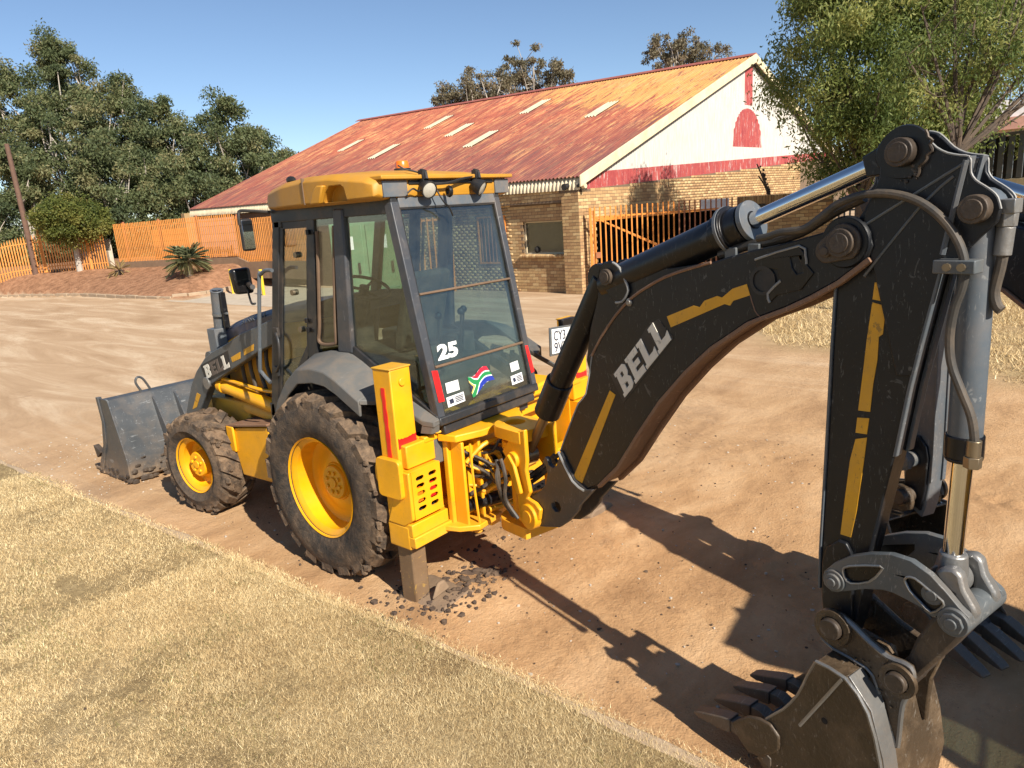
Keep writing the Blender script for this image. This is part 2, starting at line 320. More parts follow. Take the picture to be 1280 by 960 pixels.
def rubber():
    m, t, b = nodes('tyre_rubber'); v = coord(t)
    f = ramp(t, noise(t, v, 6.5, 9, 0.72, 0.3), [(0.38, 0.0), (0.66, 1.0)])
    sx = nd(t, "ShaderNodeAttribute", attribute_name="mudmask")
    dirt = ramp(t, noise(t, v, 22, 5, 0.7), [(0.3, (0.10, 0.064, 0.040)), (0.7, (0.235, 0.160, 0.10))])
    rub = ramp(t, noise(t, v, 3, 5), [(0.3, (0.022, 0.021, 0.020)), (0.7, (0.055, 0.048, 0.042))])
    k = math_(t, 'ADD', math_(t, 'MULTIPLY', f, 0.72), math_(t, 'MULTIPLY', sx.outputs['Fac'], math_(t, 'ADD', 0.25, math_(t, 'MULTIPLY', f, 0.75))), True)
    setc(t, b, mix(t, k, rub, dirt)); b.inputs['Roughness'].default_value = 0.9; b.inputs['Specular IOR Level'].default_value = 0.25
    bump(t, b, math_(t, 'ADD', noise(t, v, 45, 6, 0.75), noise(t, v, 12, 4)), 0.9, 0.012); MATS['tyre_rubber'] = m
rubber()

def leafmat(name, c1, c2, c3, trans=0.25):
    m, t, b = nodes(name)
    a = nd(t, "ShaderNodeAttribute", attribute_name="tone")
    base = ramp(t, a.outputs['Fac'], [(0.0, c1), (0.55, c2), (1.0, c3)])
    setc(t, b, base); b.inputs['Roughness'].default_value = 0.6; b.inputs['Specular IOR Level'].default_value = 0.3
    tl = nd(t, "ShaderNodeBsdfTranslucent"); t.links.new(base, tl.inputs[0])
    mx = nd(t, "ShaderNodeMixShader"); mx.inputs[0].default_value = trans
    t.links.new(b.outputs[0], mx.inputs[1]); t.links.new(tl.outputs[0], mx.inputs[2])
    t.links.new(mx.outputs[0], t.nodes['Material Output'].inputs[0]); MATS[name] = m
leafmat('leaf_euc', (0.070, 0.095, 0.044), (0.145, 0.170, 0.072), (0.25, 0.225, 0.105), 0.4)
leafmat('leaf_far', (0.10, 0.09, 0.055), (0.17, 0.145, 0.085), (0.24, 0.18, 0.11))
leafmat('leaf_willow', (0.085, 0.125, 0.035), (0.195, 0.24, 0.065), (0.36, 0.35, 0.11), 0.5)
leafmat('leaf_round', (0.055, 0.08, 0.018), (0.14, 0.16, 0.035), (0.24, 0.22, 0.055), 0.4)
leafmat('leaf_palm', (0.09, 0.11, 0.055), (0.21, 0.22, 0.11), (0.34, 0.28, 0.11))
leafmat('leaf_dry', (0.16, 0.11, 0.045), (0.3, 0.21, 0.08), (0.42, 0.31, 0.14), 0.15)
leafmat('straw', (0.38, 0.265, 0.135), (0.64, 0.475, 0.24), (0.80, 0.66, 0.39), 0.2)

# ---------------------------------------------------------------- mesh helpers
class MB:
    def __init__(s): s.v = []; s.f = []; s.m = []; s.mi = 0
    def add(s, vs, fs):
        o = len(s.v); s.v.extend(tuple(map(float, p)) for p in vs)
        for f in fs: s.f.append(tuple(i+o for i in f)); s.m.append(s.mi)
        return s
    def box(s, x0, x1, y0, y1, z0, z1, fr=None):
        p = [(x, y, z) for z in (z0, z1) for y in (y0, y1) for x in (x0, x1)]
        if fr: p = [fr(*q) for q in p]
        return s.add(p, [(0, 2, 3, 1), (4, 5, 7, 6), (0, 1, 5, 4), (2, 6, 7, 3), (0, 4, 6, 2), (1, 3, 7, 5)])
    def prism(s, poly, fr, t0, t1, holes=(), edge_mat=None):
        n = len(poly); loops = [list(poly)]+[list(h) for h in holes]
        flat = [p for l in loops for p in l]; N = len(flat)
        vs = [fr(p[0], p[1], t0) for p in flat]+[fr(p[0], p[1], t1) for p in flat]
        if holes: tri = [tuple(t) for t in tessellate_polygon([[Vector((p[0], p[1], 0)) for p in l] for l in loops])]
        else: tri = [tuple(range(n))]
        fs = [t for t in tri]+[tuple(N+i for i in reversed(t)) for t in tri]
        o = 0; side = []
        for l in loops:
            k = len(l)
            for i in range(k): side.append((o+i, N+o+i, N+o+(i+1) % k, o+(i+1) % k))
            o += k
        base = len(s.f); s.add(vs, fs+side)
        if edge_mat:
            for i, mi in edge_mat.items(): s.m[base+len(fs)+i] = mi
        return s
    def cyl(s, p0, p1, r0, r1=None, n=20, cap=True):
        r1 = r0 if r1 is None else r1
        a = Vector(p0); b = Vector(p1); d = (b-a).normalized()
        x = d.orthogonal().normalized(); y = d.cross(x)
        vs = []
        for c, r in ((a, r0), (b, r1)):
            for i in range(n):
                t = 2*math.pi*i/n; vs.append(c+x*(r*math.cos(t))+y*(r*math.sin(t)))
        fs = [(i, (i+1) % n, n+(i+1) % n, n+i) for i in range(n)]
        if cap: fs += [tuple(reversed(range(n))), tuple(range(n, 2*n))]
        return s.add(vs, fs)
    def lathe(s, prof, o, axis, n=32, close=False):     # prof: (radius, along)
        a = Vector(axis).normalized(); x = a.orthogonal().normalized(); y = a.cross(x); o = Vector(o)
        vs = []; k = len(prof)
        for i in range(n):
            t = 2*math.pi*i/n; c = x*math.cos(t)+y*math.sin(t)
            for r, h in prof: vs.append(o+a*h+c*r)
        fs = []
        for i in range(n):
            j = (i+1) % n
            for q in range(k if close else k-1):
                p = (q+1) % k
                fs.append((i*k+q, i*k+p, j*k+p, j*k+q))
        return s.add(vs, fs)
    def tube(s, pts, r, n=8, sub=4):
        P = [Vector(p) for p in pts]
        if sub > 1 and len(P) > 2:
            Q = []
            for i in range(len(P)-1):
                p0 = P[max(i-1, 0)]; p1 = P[i]; p2 = P[i+1]; p3 = P[min(i+2, len(P)-1)]
                for k in range(sub):
                    t = k/sub
                    Q.append(0.5*((2*p1)+(p2-p0)*t+(2*p0-5*p1+4*p2-p3)*t*t+(3*p1-p0-3*p2+p3)*t*t*t))
            Q.append(P[-1]); P = Q
        m = len(P); rr = r if isinstance(r, (list, tuple)) else None
        vs = []; up = None
        for i in range(m):
            d = (P[min(i+1, m-1)]-P[max(i-1, 0)]).normalized()
            if up is None: up = d.orthogonal().normalized()
            up = (up-d*up.dot(d)).normalized(); sd_ = d.cross(up)
            q = r if rr is None else rr[0]+(rr[1]-rr[0])*i/(m-1)
            for k in range(n):
                t = 2*math.pi*k/n; vs.append(P[i]+up*(q*math.cos(t))+sd_*(q*math.sin(t)))
        fs = [(i*n+k, i*n+(k+1) % n, (i+1)*n+(k+1) % n, (i+1)*n+k) for i in range(m-1) for k in range(n)]
        fs += [tuple(reversed(range(n))), tuple((m-1)*n+k for k in range(n))]
        return s.add(vs, fs)
    def ball(s, c, r, n=10, sq=(1, 1, 1)):
        vs = []; fs = []
        for i in range(n+1):
            a = math.pi*i/n
            for k in range(2*n):
                b = math.pi*k/n
                vs.append((c[0]+r*sq[0]*math.sin(a)*math.cos(b), c[1]+r*sq[1]*math.sin(a)*math.sin(b), c[2]+r*sq[2]*math.cos(a)))
        for i in range(n):
            for k in range(2*n):
                fs.append((i*2*n+k, (i+1)*2*n+k, (i+1)*2*n+(k+1) % (2*n), i*2*n+(k+1) % (2*n)))
        return s.add(vs, fs)
    def build(s, name, mat, parent=None, bevel=0.0, label=None, smooth=35, seg=2, cat=None, group=None, kind=None):
        me = bpy.data.meshes.new(name); me.from_pydata(s.v, [], s.f)
        mats = mat if isinstance(mat, (list, tuple)) else [mat]
        for m in mats: me.materials.append(MATS[m])
        if len(mats) > 1: me.polygons.foreach_set('material_index', s.m)
        bm = bmesh.new(); bm.from_mesh(me); bmesh.ops.recalc_face_normals(bm, faces=bm.faces); bm.to_mesh(me); bm.free()
        fin(me, smooth)
        return link(name, me, parent, bevel, label, seg, cat, group, kind)
def fin(me, smooth=35):
    if smooth:
        me.polygons.foreach_set('use_smooth', [True]*len(me.polygons)); me.set_sharp_from_angle(angle=R(smooth))
    me.update()
def link(name, me, parent=None, bevel=0.0, label=None, seg=2, cat=None, group=None, kind=None):
    o = bpy.data.objects.new(name, me); col.objects.link(o)
    if parent is not None: o.parent = parent
    if bevel:
        b = o.modifiers.new('bevel', 'BEVEL'); b.width = bevel; b.segments = seg; b.limit_method = 'ANGLE'; b.angle_limit = R(38)
    tag(o, label, cat, group, kind); return o
def tag(o, label=None, cat=None, group=None, kind=None):
    if label: o['label'] = label
    if cat: o['category'] = cat
    if group: o['group'] = group
    if kind: o['kind'] = kind
    return o
def empty(name, loc=(0, 0, 0), label=None, cat=None, group=None):
    o = bpy.data.objects.new(name, None); col.objects.link(o); o.location = loc; o.empty_display_size = 0.3
    return tag(o, label, cat, group)
def copy_tree(o, parent=None):
    c = o.copy(); col.objects.link(c)
    if parent is not None: c.parent = parent
    for ch in list(o.children): copy_tree(ch, c)
    return c
def arr_mesh(name, V, F, mat, tone=None, smooth=False):
    """fast mesh from numpy arrays; F is (n,3) or (n,4)"""
    me = bpy.data.meshes.new(name); k = F.shape[1]
    me.vertices.add(len(V)); me.vertices.foreach_set('co', np.asarray(V, np.float32).ravel())
    me.loops.add(F.size); me.loops.foreach_set('vertex_index', np.asarray(F, np.int32).ravel())
    me.polygons.add(len(F)); me.polygons.foreach_set('loop_start', np.arange(0, F.size, k, dtype=np.int32))
    me.polygons.foreach_set('loop_total', np.full(len(F), k, np.int32))
    me.materials.append(MATS[mat])
    if tone is not None:
        a = me.attributes.new('tone', 'FLOAT', 'POINT'); a.data.foreach_set('value', np.asarray(tone, np.float32))
    if smooth: me.polygons.foreach_set('use_smooth', [True]*len(F))
    me.update(calc_edges=True); me.validate(); return me
def text_mesh(txt, size=1.0, off=0.0, ext=0.004):
    """the built-in font as a mesh in the x-y plane, baseline start at 0"""
    cu = bpy.data.curves.new('lettering', 'FONT'); cu.body = txt; cu.size = size; cu.offset = off; cu.extrude = ext/2; cu.resolution_u = 3
    ob = bpy.data.objects.new('lettering', cu); col.objects.link(ob)
    dg = bpy.context.evaluated_depsgraph_get(); ev = ob.evaluated_get(dg); me = ev.to_mesh()
    V = np.array([v.co[:] for v in me.vertices]); F = [tuple(p.vertices) for p in me.polygons]
    ev.to_mesh_clear(); bpy.data.objects.remove(ob); bpy.data.curves.remove(cu)
    return V, F
def place_text(mb, txt, fr, o, ux, uy, d, off=0.03, ext=0.002):
    """o, ux, uy are 2-vectors in frame fr: origin, full-width vector, full-height vector"""
    V, F = text_mesh(txt, 1.0, off, 1.0)
    w = V[:, 0].max()-V[:, 0].min(); h = V[:, 1].max()-V[:, 1].min(); x0 = V[:, 0].min(); y0 = V[:, 1].min()
    P = []
    for p in V:
        a = (p[0]-x0)/w; b = (p[1]-y0)/h
        P.append(fr(o[0]+ux[0]*a+uy[0]*b, o[1]+ux[1]*a+uy[1]*b, d+p[2]*ext))
    mb.add(P, F)
LET = {'B': ([(0, 0), (.74, 0), (.92, .10), (.95, .38), (.80, .50), (.92, .62), (.92, .88), (.75, 1), (0, 1), (0, .86), (.1, .86), (.1, .14), (0, .14)],
             [[(.40, .18), (.62, .18), (.62, .36), (.40, .36)], [(.40, .62), (.60, .62), (.60, .80), (.40, .80)]]),
       'E': ([(0, 0), (.95, 0), (.95, .26), (.43, .26), (.43, .41), (.84, .41), (.84, .62), (.43, .62), (.43, .76), (.95, .76), (.95, 1), (0, 1), (0, .86), (.1, .86), (.1, .14), (0, .14)], []),
       'L': ([(0, 0), (.97, 0), (.97, .36), (.78, .28), (.45, .28), (.45, 1), (0, 1), (0, .86), (.1, .86), (.1, .14), (0, .14)], [])}
def slab_word(word, quad, fr, t0, t1, parent, mats, name='letter'):
    o, e, u = [np.array(q) for q in quad]; wx = (e-o)/len(word); uy = u-o
    for i, ch in enumerate(word):
        pl, hl = LET[ch]
        f = lambda p: tuple(o+wx*(i+0.03+p[0]*0.97)+uy*p[1])
        MB().prism([f(p) for p in pl], fr, t0, t1, [[f(p) for p in h] for h in hl]).build(name, mats[i], parent)
# ---------------------------------------------------------------- the backhoe loader
CX = 1.02                                   # middle of the machine
BH = empty('backhoe_loader', (0, 0, 0), 'yellow backhoe loader with number 25 on its rear window, standing beside the dry lawn', 'backhoe loader', 'backhoe loaders parked back to back')
def P(mb, name, mat, parent=BH, bevel=0.006, **k): return mb.build(name, mat, parent, bevel, **k)
def mirx(poly_fn): pass

# ---- wheels
def wheel(cx, cy, cz, R0, w, rimr, side, steer=0.0, lugs=20, lugh=0.045):
    """side -1: outer face towards -x. built at the origin, outer face at x=0, tyre reaching +w"""
    sg = 1 if side < 0 else -1
    mt = Matrix.Translation((cx, cy, cz)) @ Matrix.Rotation(steer, 4, 'Z')
    def put(mb):
        mb.v = [tuple(mt @ Vector((p[0]*sg, p[1], p[2]))) for p in mb.v]; return mb
    d = 0.5*w
    rim = MB()
    rim.lathe([(rimr, 0.012), (rimr+0.012, 0.0), (rimr+0.012, 0.022), (rimr-0.012, 0.03), (rimr-0.035, 0.05), (rimr-0.045, d*0.75), (rimr-0.075, d*0.82),
               (rimr*0.62, d*0.80), (rimr*0.52, d*0.74), (rimr*0.40, d*0.72), (rimr*0.38, d*0.66), (0.02, d*0.66)], (0, 0, 0), (1, 0, 0), 48)
    rim.lathe([(rimr-0.045, d*0.8), (rimr-0.04, w-0.04), (rimr+0.01, w-0.01)], (0, 0, 0), (1, 0, 0), 48)
    wh = put(rim).build('wheel', 'rim_yellow', BH, 0)
    hub = MB()
    hr = rimr*0.47 if rimr < 0.3 else rimr*0.36
    hx = d*0.22 if rimr < 0.3 else d*0.55
    hub.lathe([(0.0, hx), (hr*0.93, hx), (hr, hx+0.015), (hr, d*0.75)], (0, 0, 0), (1, 0, 0), 36)
    nb = 5 if rimr < 0.3 else 8
    for i in range(nb):
        t = 2*math.pi*i/nb+0.3; rr = hr*0.58
        hub.cyl((hx-0.014, rr*math.cos(t), rr*math.sin(t)), (hx+0.01, rr*math.cos(t), rr*math.sin(t)), hr*0.13, n=6)
    hub.cyl((hx-0.012, 0, 0), (hx, 0, 0), hr*0.3, n=20)
    put(hub).build('hub', 'rim_yellow', wh, 0.003)
    # carcass
    Rb = R0-lugh; sh = Rb-0.03
    prof = [(rimr, 0.02), (rimr+0.02, 0.004), (rimr+0.06, -0.012), (rimr+(sh-rimr)*0.5, -0.03), (sh-0.05, -0.02), (sh, 0.0), (Rb-0.006, 0.05), (Rb, d)]
    prof = prof+[(r, w-x) for r, x in reversed(prof[:-1])]
    ty = MB(); ty.lathe(prof, (0, 0, 0), (1, 0, 0), 72)
    rng = random.Random(int(cy*100)+3)
    for sd_ in (0, 1):
        for i in range(lugs):
            a0 = 2*math.pi*(i+0.5*sd_)/lugs
            xs = np.linspace(d*1.06, -0.012, 5)
            th = 2*math.pi/lugs*0.24
            vs = []
            for k, x in enumerate(xs):
                s = (d-x)/d; a = a0+s*2*math.pi/lugs*0.85
                top = R0-0.002-0.02*max(0, s-0.75)/0.3-rng.uniform(0, 0.004); bot = Rb-0.03
                if k == 4: top = R0-0.045; bot = sh-0.07
                ww = th*(1.0+0.25*s)
                xx = x if sd_ == 0 else w-x
                for (r, aa) in ((bot, a-ww*1.15), (top, a-ww), (top, a+ww), (bot, a+ww*1.15)):
                    vs.append((xx, r*math.sin(aa), r*math.cos(aa)))
            fs = [(0, 1, 2, 3), (19, 18, 17, 16)]
            for k in range(4):
                for q in range(4):
                    fs.append((k*4+q, k*4+(q+1) % 4, (k+1)*4+(q+1) % 4, (k+1)*4+q))
            ty.add(vs, fs)
    # mud packed between the lugs
    for i in range(int(lugs*7)):
        a = rng.uniform(0, 2*math.pi); x = rng.choice((rng.uniform(-0.005, 0.08), rng.uniform(0, w)))
        r = Rb+rng.uniform(-0.02, 0.022); q = rng.uniform(0.012, 0.035)
        ty.ball((x, r*math.sin(a), r*math.cos(a)), q, 3, (rng.uniform(.5, 1), rng.uniform(.8, 1.6), rng.uniform(.6, 1.2)))
    rad = [math.hypot(p[1], p[2]) for p in ty.v]
    to = put(ty).build('tyre', 'tyre_rubber', wh, 0, smooth=28)
    a = to.data.attributes.new('mudmask', 'FLOAT', 'POINT')
    a.data.foreach_set('value', np.clip((np.array(rad, np.float32)-(R0-0.16))/0.12, 0, 1)*0.85)
    return wh
RR, RF = 0.715, 0.488
wheel(0.0, 0.0, 0.695, RR, 0.47, 0.372, -1, 0, 20, 0.05)
wheel(2*CX, 0.0, 0.695, RR, 0.47, 0.372, 1, 0, 20, 0.05)
wheel(0.055, 2.088, 0.470, RF, 0.34, 0.256, -1, R(7), 18, 0.032)
wheel(2*CX-0.055, 2.088, 0.470, RF, 0.34, 0.256, 1, R(7), 18, 0.032)

# ---- chassis, axles
m = MB()
m.box(0.62, 1.42, -0.95, 3.0, 0.62, 0.98).box(0.50, 1.54, 1.75, 2.45, 0.70, 1.0).box(0.55, 1.49, -0.4, 0.9, 0.98, 1.12)
P(m, 'chassis', 'yellow_old', bevel=0.015)
m = MB(); m.cyl((0.2, 0, 0.695), (1.84, 0, 0.695), 0.13, n=16).ball((CX, 0, 0.695), 0.24, 8); m.box(0.75, 1.29, -0.35, 0.6, 0.45, 0.7)
P(m, 'rear_axle', 'yellow_old', bevel=0.01)
m = MB(); m.cyl((0.25, 2.088, 0.47), (1.79, 2.088, 0.47), 0.085, n=16).ball((CX, 2.088, 0.47), 0.17, 8).box(0.30, 0.42, 1.95, 2.2, 0.36, 0.60)
P(m, 'front_axle', 'yellow_old', bevel=0.01)
# engine side under the hood: dark machinery
m = MB(); m.box(0.56, 1.48, 0.95, 2.15, 0.98, 1.60)
P(m, 'engine_side', 'yellow_old', bevel=0.02)
m = MB()
for k in range(5): m.tube([(0.50, 1.15+0.12*k, 1.62), (0.47, 1.12+0.14*k, 1.4), (0.48, 1.0+0.17*k, 1.15), (0.5, 0.95+0.2*k, 1.0)], 0.018, 7)
P(m, 'hydraulic_hose', 'hose', bevel=0)

# ---- hood
yz = [(2.10, 1.50), (2.075, 1.60), (2.02, 1.655), (1.80, 1.735), (1.51, 1.81), (1.10, 1.885), (0.55, 1.94)]
def hoodsec(k): return [(0.5, yz[k][0], yz[k][1]-(0.02 if k else 0)), (0.545, yz[k][0], yz[k][1]+0.02), (0.75, yz[k][0], yz[k][1]+0.045), (CX, yz[k][0], yz[k][1]+0.055),
                        (2*CX-0.75, yz[k][0], yz[k][1]+0.045), (2*CX-0.545, yz[k][0], yz[k][1]+0.02), (2*CX-0.5, yz[k][0], yz[k][1]-0.02)]
m = MB(); secs = [hoodsec(k) for k in range(7)]
for s_ in secs: s_.insert(0, (0.5, s_[0][1], s_[0][2]-0.09)); s_.append((2*CX-0.5, s_[-1][1], s_[-1][2]-0.09))
vs = [p for s_ in secs for p in s_]; n_ = 9
m.add(vs, [(i*n_+k, i*n_+k+1, (i+1)*n_+k+1, (i+1)*n_+k) for i in range(6) for k in range(n_-1)]+[tuple(range(n_)), tuple(6*n_+k for k in range(n_))])
hood = P(m, 'engine_hood', 'hood_blue', bevel=0.01)
m = MB(); m.prism([(2.09, 1.40), (2.085, 1.56), (1.80, 1.66), (1.51, 1.735), (1.10, 1.81), (0.6, 1.865), (0.6, 1.60), (1.4, 1.55)], FX, 0.507, 0.53)
P(m, 'hood_side', 'yellow_old', hood, 0.004)
m = MB(); m.prism([(2.09, 1.40), (2.085, 1.56), (1.80, 1.66), (1.51, 1.735), (1.10, 1.81), (0.6, 1.865), (0.6, 1.60), (1.4, 1.55)], FX, 2*CX-0.53, 2*CX-0.507)
P(m, 'hood_side', 'yellow_old', hood, 0.004)
m = MB(); place_text(m, '315SK 4X4', FX, (1.62, 1.752), (-0.40, 0.082), (-0.03, 0.045), 0.495, 0.0, -0.004)
m.build('hood_lettering', 'panel_grey', hood, 0, smooth=0)
m = MB(); m.box(0.55, 1.49, 2.10, 2.28, 0.75, 1.58); P(m, 'radiator_grille', 'arm_dark', bevel=0.03)
# exhaust
m = MB()
q0 = Vector((0.50, 2.03, 1.55)); q1 = Vector((0.50, 1.925, 2.05))
m.prism([(0.40, 2.09), (0.50, 2.12), (0.58, 2.08), (0.58, 1.97), (0.5, 1.93), (0.41, 1.97)], FZ, 1.48, 1.70)
m.add([], []); m.cyl((0.49, 2.02, 1.68), (0.485, 1.95, 2.045), 0.048, 0.056, 20)
m.cyl((0.485, 1.95, 2.045), (0.484, 1.948, 2.052), 0.06, 0.06, 20)
ex = P(m, 'exhaust_stack', 'cyl_grey', bevel=0.006)
m = MB(); m.cyl((0.485, 1.952, 2.02), (0.4845, 1.949, 2.0535), 0.044, 0.044, 16); m.prism([(0.47, 1.90), (0.52, 1.90), (0.52, 1.87), (0.47, 1.87)], FZ, 1.70, 2.03)
P(m, 'exhaust_pipe', 'arm_dark', ex, 0.003)
m = MB(); m.tube([(0.485, 1.95, 1.83), (0.49, 1.90, 1.83), (0.50, 1.85, 1.84)], 0.012, 6); m.lathe([(0.058, -0.01), (0.062, -0.01), (0.062, 0.012), (0.058, 0.012)], (0.487, 1.975, 1.83), (0, -0.19, 1), 20, True)
P(m, 'exhaust_clamp', 'steel_grey', ex, 0)
# pre-cleaner on the front of the hood
m = MB(); m.cyl((0.62, 2.16, 1.42), (0.62, 2.16, 1.62), 0.05); P(m, 'front_lamp', 'loader_arm', bevel=0.01)

# ---- side box (step and tank)
m = MB()
m.prism([(1.72, 0.83), (1.05, 0.93), (1.12, 0.42), (1.60, 0.40)], FX, 0.27, 0.62)
m.box(0.245, 0.27, 1.62, 1.74, 0.62, 0.86)
st = P(m, 'step_box', 'yellow', bevel=0.012)
m = MB(); m.prism([(1.745, 0.842), (1.745, 0.86), (1.04, 0.965), (1.04, 0.945)], FX, 0.25, 0.64); P(m, 'step_tread', 'rust', st, 0.004)
m = MB(); m.box(0.26, 0.30, 0.93, 0.955, 0.33, 1.02); m.box(0.27, 0.5, 0.93, 1.1, 0.36, 0.42); m.box(0.27, 0.5, 0.93, 1.12, 0.70, 0.76)
P(m, 'step_bracket', 'yellow', st, 0.006)
m = MB(); m.box(2*CX-0.62, 2*CX-0.27, 1.05, 1.7, 0.42, 0.9); P(m, 'tank', 'yellow', bevel=0.03)

# ---- loader arms
def arm(x0, x1, mirror=False):
    m = MB(); m.prism(SH['larm'], FX, x0, x1)
    return P(m, 'loader_arm', 'loader_arm', bevel=0.008)
la = arm(0.352, 0.43); arm(2*CX-0.43, 2*CX-0.352)
for k in ('lstripe1', 'lstripe2', 'lstripe3'):
    m = MB(); m.prism(SH[k], FX, 0.3495, 0.354); P(m, 'stripe', 'stripe', la, 0)
m = MB(); m.prism(SH['lbell_panel'], FX, 0.350, 0.354); P(m, 'letter_panel', 'pad_black', la, 0)
slab_word('BELL', SH['lbell'], FX, 0.3475, 0.352, la, ['cream_vinyl', 'cream_dark', 'cream_dark', 'cream_vinyl'])
m = MB(); m.cyl((0.34, 2.14, 1.19), (0.5, 2.14, 1.19), 0.045, n=16).cyl((0.33, 2.14, 1.19), (0.34, 2.14, 1.19), 0.06, n=16); P(m, 'arm_pin', 'bright_steel', la, 0.004)
m = MB(); m.cyl((0.38, 2.10, 1.42), (2*CX-0.38, 2.10, 1.42), 0.07, n=16); P(m, 'arm_cross_tube', 'loader_arm', bevel=0)
for sx in (0.44, 2*CX-0.44):
    m = MB(); m.cyl((sx, 2.02, 1.16), (sx, 0.9, 1.02), 0.062, n=20).cyl((sx, 2.05, 1.165), (sx, 1.98, 1.157), 0.075, n=20); c_ = P(m, 'loader_cylinder', 'yellow', bevel=0.004)
    m = MB(); m.cyl((sx, 2.2, 1.19), (sx, 2.0, 1.16), 0.036, n=16); P(m, 'cylinder_rod', 'chrome', c_, 0)
    m = MB(); m.tube([(sx-0.03, 1.98, 1.24), (sx-0.03, 1.6, 1.215), (sx-0.01, 1.3, 1.19), (sx, 1.0, 1.2)], 0.017, 8); P(m, 'cylinder_pipe', 'yellow', c_, 0)
    m = MB(); m.cyl((sx+0.05, 1.7, 0.98), (sx+0.05, 1.0, 0.92), 0.06, n=16); P(m, 'tilt_cylinder', 'yellow_old', bevel=0)

# ---- loader bucket
BX0, BX1 = 0.0, 2*CX
side = [(3.56, 0.02), (3.53, 0.30), (3.73, 0.895), (3.78, 0.925), (4.01, 0.91), (3.93, 0.66), (4.09, 0.36), (4.50, 0.05), (4.50, 0.02)]
m = MB(); t_ = 0.022
path = [(4.50, 0.02), (3.62, 0.02), (3.545, 0.06), (3.515, 0.22), (3.53, 0.31), (3.62, 0.56), (3.715, 0.885), (3.74, 0.915), (3.83, 0.925), (3.93, 0.905)]
inn = [(4.50, 0.045), (3.63, 0.045), (3.57, 0.075), (3.54, 0.22), (3.552, 0.302), (3.64, 0.55), (3.737, 0.875), (3.755, 0.89), (3.83, 0.90), (3.93, 0.88)]
m.prism(path+inn[::-1], FX, BX0+0.015, BX1-0.015)
lb = P(m, 'loader_bucket', 'loader_grey', bevel=0.005)
sidep = [(3.535, 0.015), (3.508, 0.22), (3.522, 0.315), (3.71, 0.89), (3.735, 0.925), (3.93, 0.915), (3.905, 0.64), (3.97, 0.38), (4.20, 0.07), (4.22, 0.015)]
for x in (BX0, BX1-0.02):
    m = MB(); m.prism(sidep, FX, x, x+0.02); P(m, 'side_plate', 'loader_grey', lb, 0.004)
    m = MB(); m.prism([(3.93, 0.93), (3.99, 0.925), (3.955, 0.66), (4.05, 0.38), (4.30, 0.08), (4.30, 0.015), (4.20, 0.015), (4.2, 0.07), (3.97, 0.38), (3.905, 0.64)], FX, x-0.012, x+0.03); P(m, 'side_edge', 'loader_grey', lb, 0.004)
for x in (0.46, 0.70, 2*CX-0.70, 2*CX-0.46):
    m = MB(); m.prism([(3.70, 0.86), (3.63, 0.86-0.05), (3.43, 0.45), (3.40, 0.33), (3.50, 0.30), (3.62, 0.56)], FX, x-0.011, x+0.011); P(m, 'hinge_rib', 'loader_grey', lb, 0.003)
m = MB(); m.tube([(0.40, 3.82, 0.92), (0.36, 3.82, 1.02), (0.385, 3.82, 1.075), (0.44, 3.82, 1.05), (0.50, 3.82, 0.92)], 0.013, 8); P(m, 'lifting_eye', 'loader_grey', lb, 0)
for x in (0.05, 0.42, 0.8, 1.2, 1.6, 1.95):
    m = MB(); m.prism([(4.35, 0.01), (4.62, 0.01), (4.64, 0.03), (4.40, 0.08), (4.30, 0.06)], FX, x, x+0.06); P(m, 'tooth', 'mud_steel', lb, 0.004)
m = MB(); m.prism([(4.12, 0.28), (4.3, 0.34), (4.25, 0.2)], FX, -0.03, 0.03); P(m, 'edge_tooth', 'mud_steel', lb, 0.003)
m = MB()
rg = random.Random(5)
for k in range(90):
    if k < 55: m.ball((rg.uniform(0.0, 1.1), 3.512+rg.uniform(-0.012, 0.01), abs(rg.gauss(0, 0.11))+0.01), rg.uniform(0.01, 0.035), 3, (rg.uniform(1, 2), 0.5, rg.uniform(.6, 1)))
    else: m.ball((-0.004, rg.uniform(3.52, 4.3), abs(rg.gauss(0, 0.06))+0.01), rg.uniform(0.01, 0.035), 3, (0.5, rg.uniform(1, 2), rg.uniform(.6, 1)))
m.build('caked_mud', 'mud_steel', lb, 0, kind='stuff')
m = MB()
for x in (0.6, 2*CX-0.6): m.tube([(x, 2.75, 0.75), (x, 3.1, 0.62), (x, 3.45, 0.5)], 0.06, 8)
P(m, 'bucket_link', 'loader_arm', bevel=0)

# ---- cab
CL, CR = 0.29, 1.325
cab = MB()
fpil = [(0.56, 2.66), (0.47, 2.66), (0.90, 1.04), (1.0, 1.04)]
door_post = [(0.13, 2.64), (0.045, 2.64), (0.225, 1.60), (0.35, 1.56)]
bpil = [(-0.195, 2.66), (-0.30, 2.66), (-0.215, 1.66), (-0.055, 1.66)]
cpil = [(-0.735, 2.66), (-0.795, 2.66), (-1.03, 1.285), (-0.955, 1.285)]
for (x0, x1) in ((CL, CL+0.05), (CR-0.05, CR)):
    for pl in (fpil, door_post): cab.prism(pl, FX, x0, x1)
    cab.prism([(0.58, 2.60), (-0.79, 2.60), (-0.79, 2.72), (0.58, 2.72)], FX, x0-0.001, x1+0.001)
    cab.prism([(-0.05, 1.70), (-0.23, 1.71), (-1.02, 1.30), (-1.02, 1.22), (-0.2, 1.60), (-0.05, 1.6)], FX, x0, x1)
cab.box(CL, CR, 0.93, 1.0, 1.0, 1.15).box(CL, CR, 0.46, 0.56, 2.56, 2.7)
cab.box(CL+0.05, CR-0.05, -0.98, 0.95, 1.10, 1.16)          # floor
cabo = P(cab, 'cab_frame', 'cab_black', bevel=0.006)
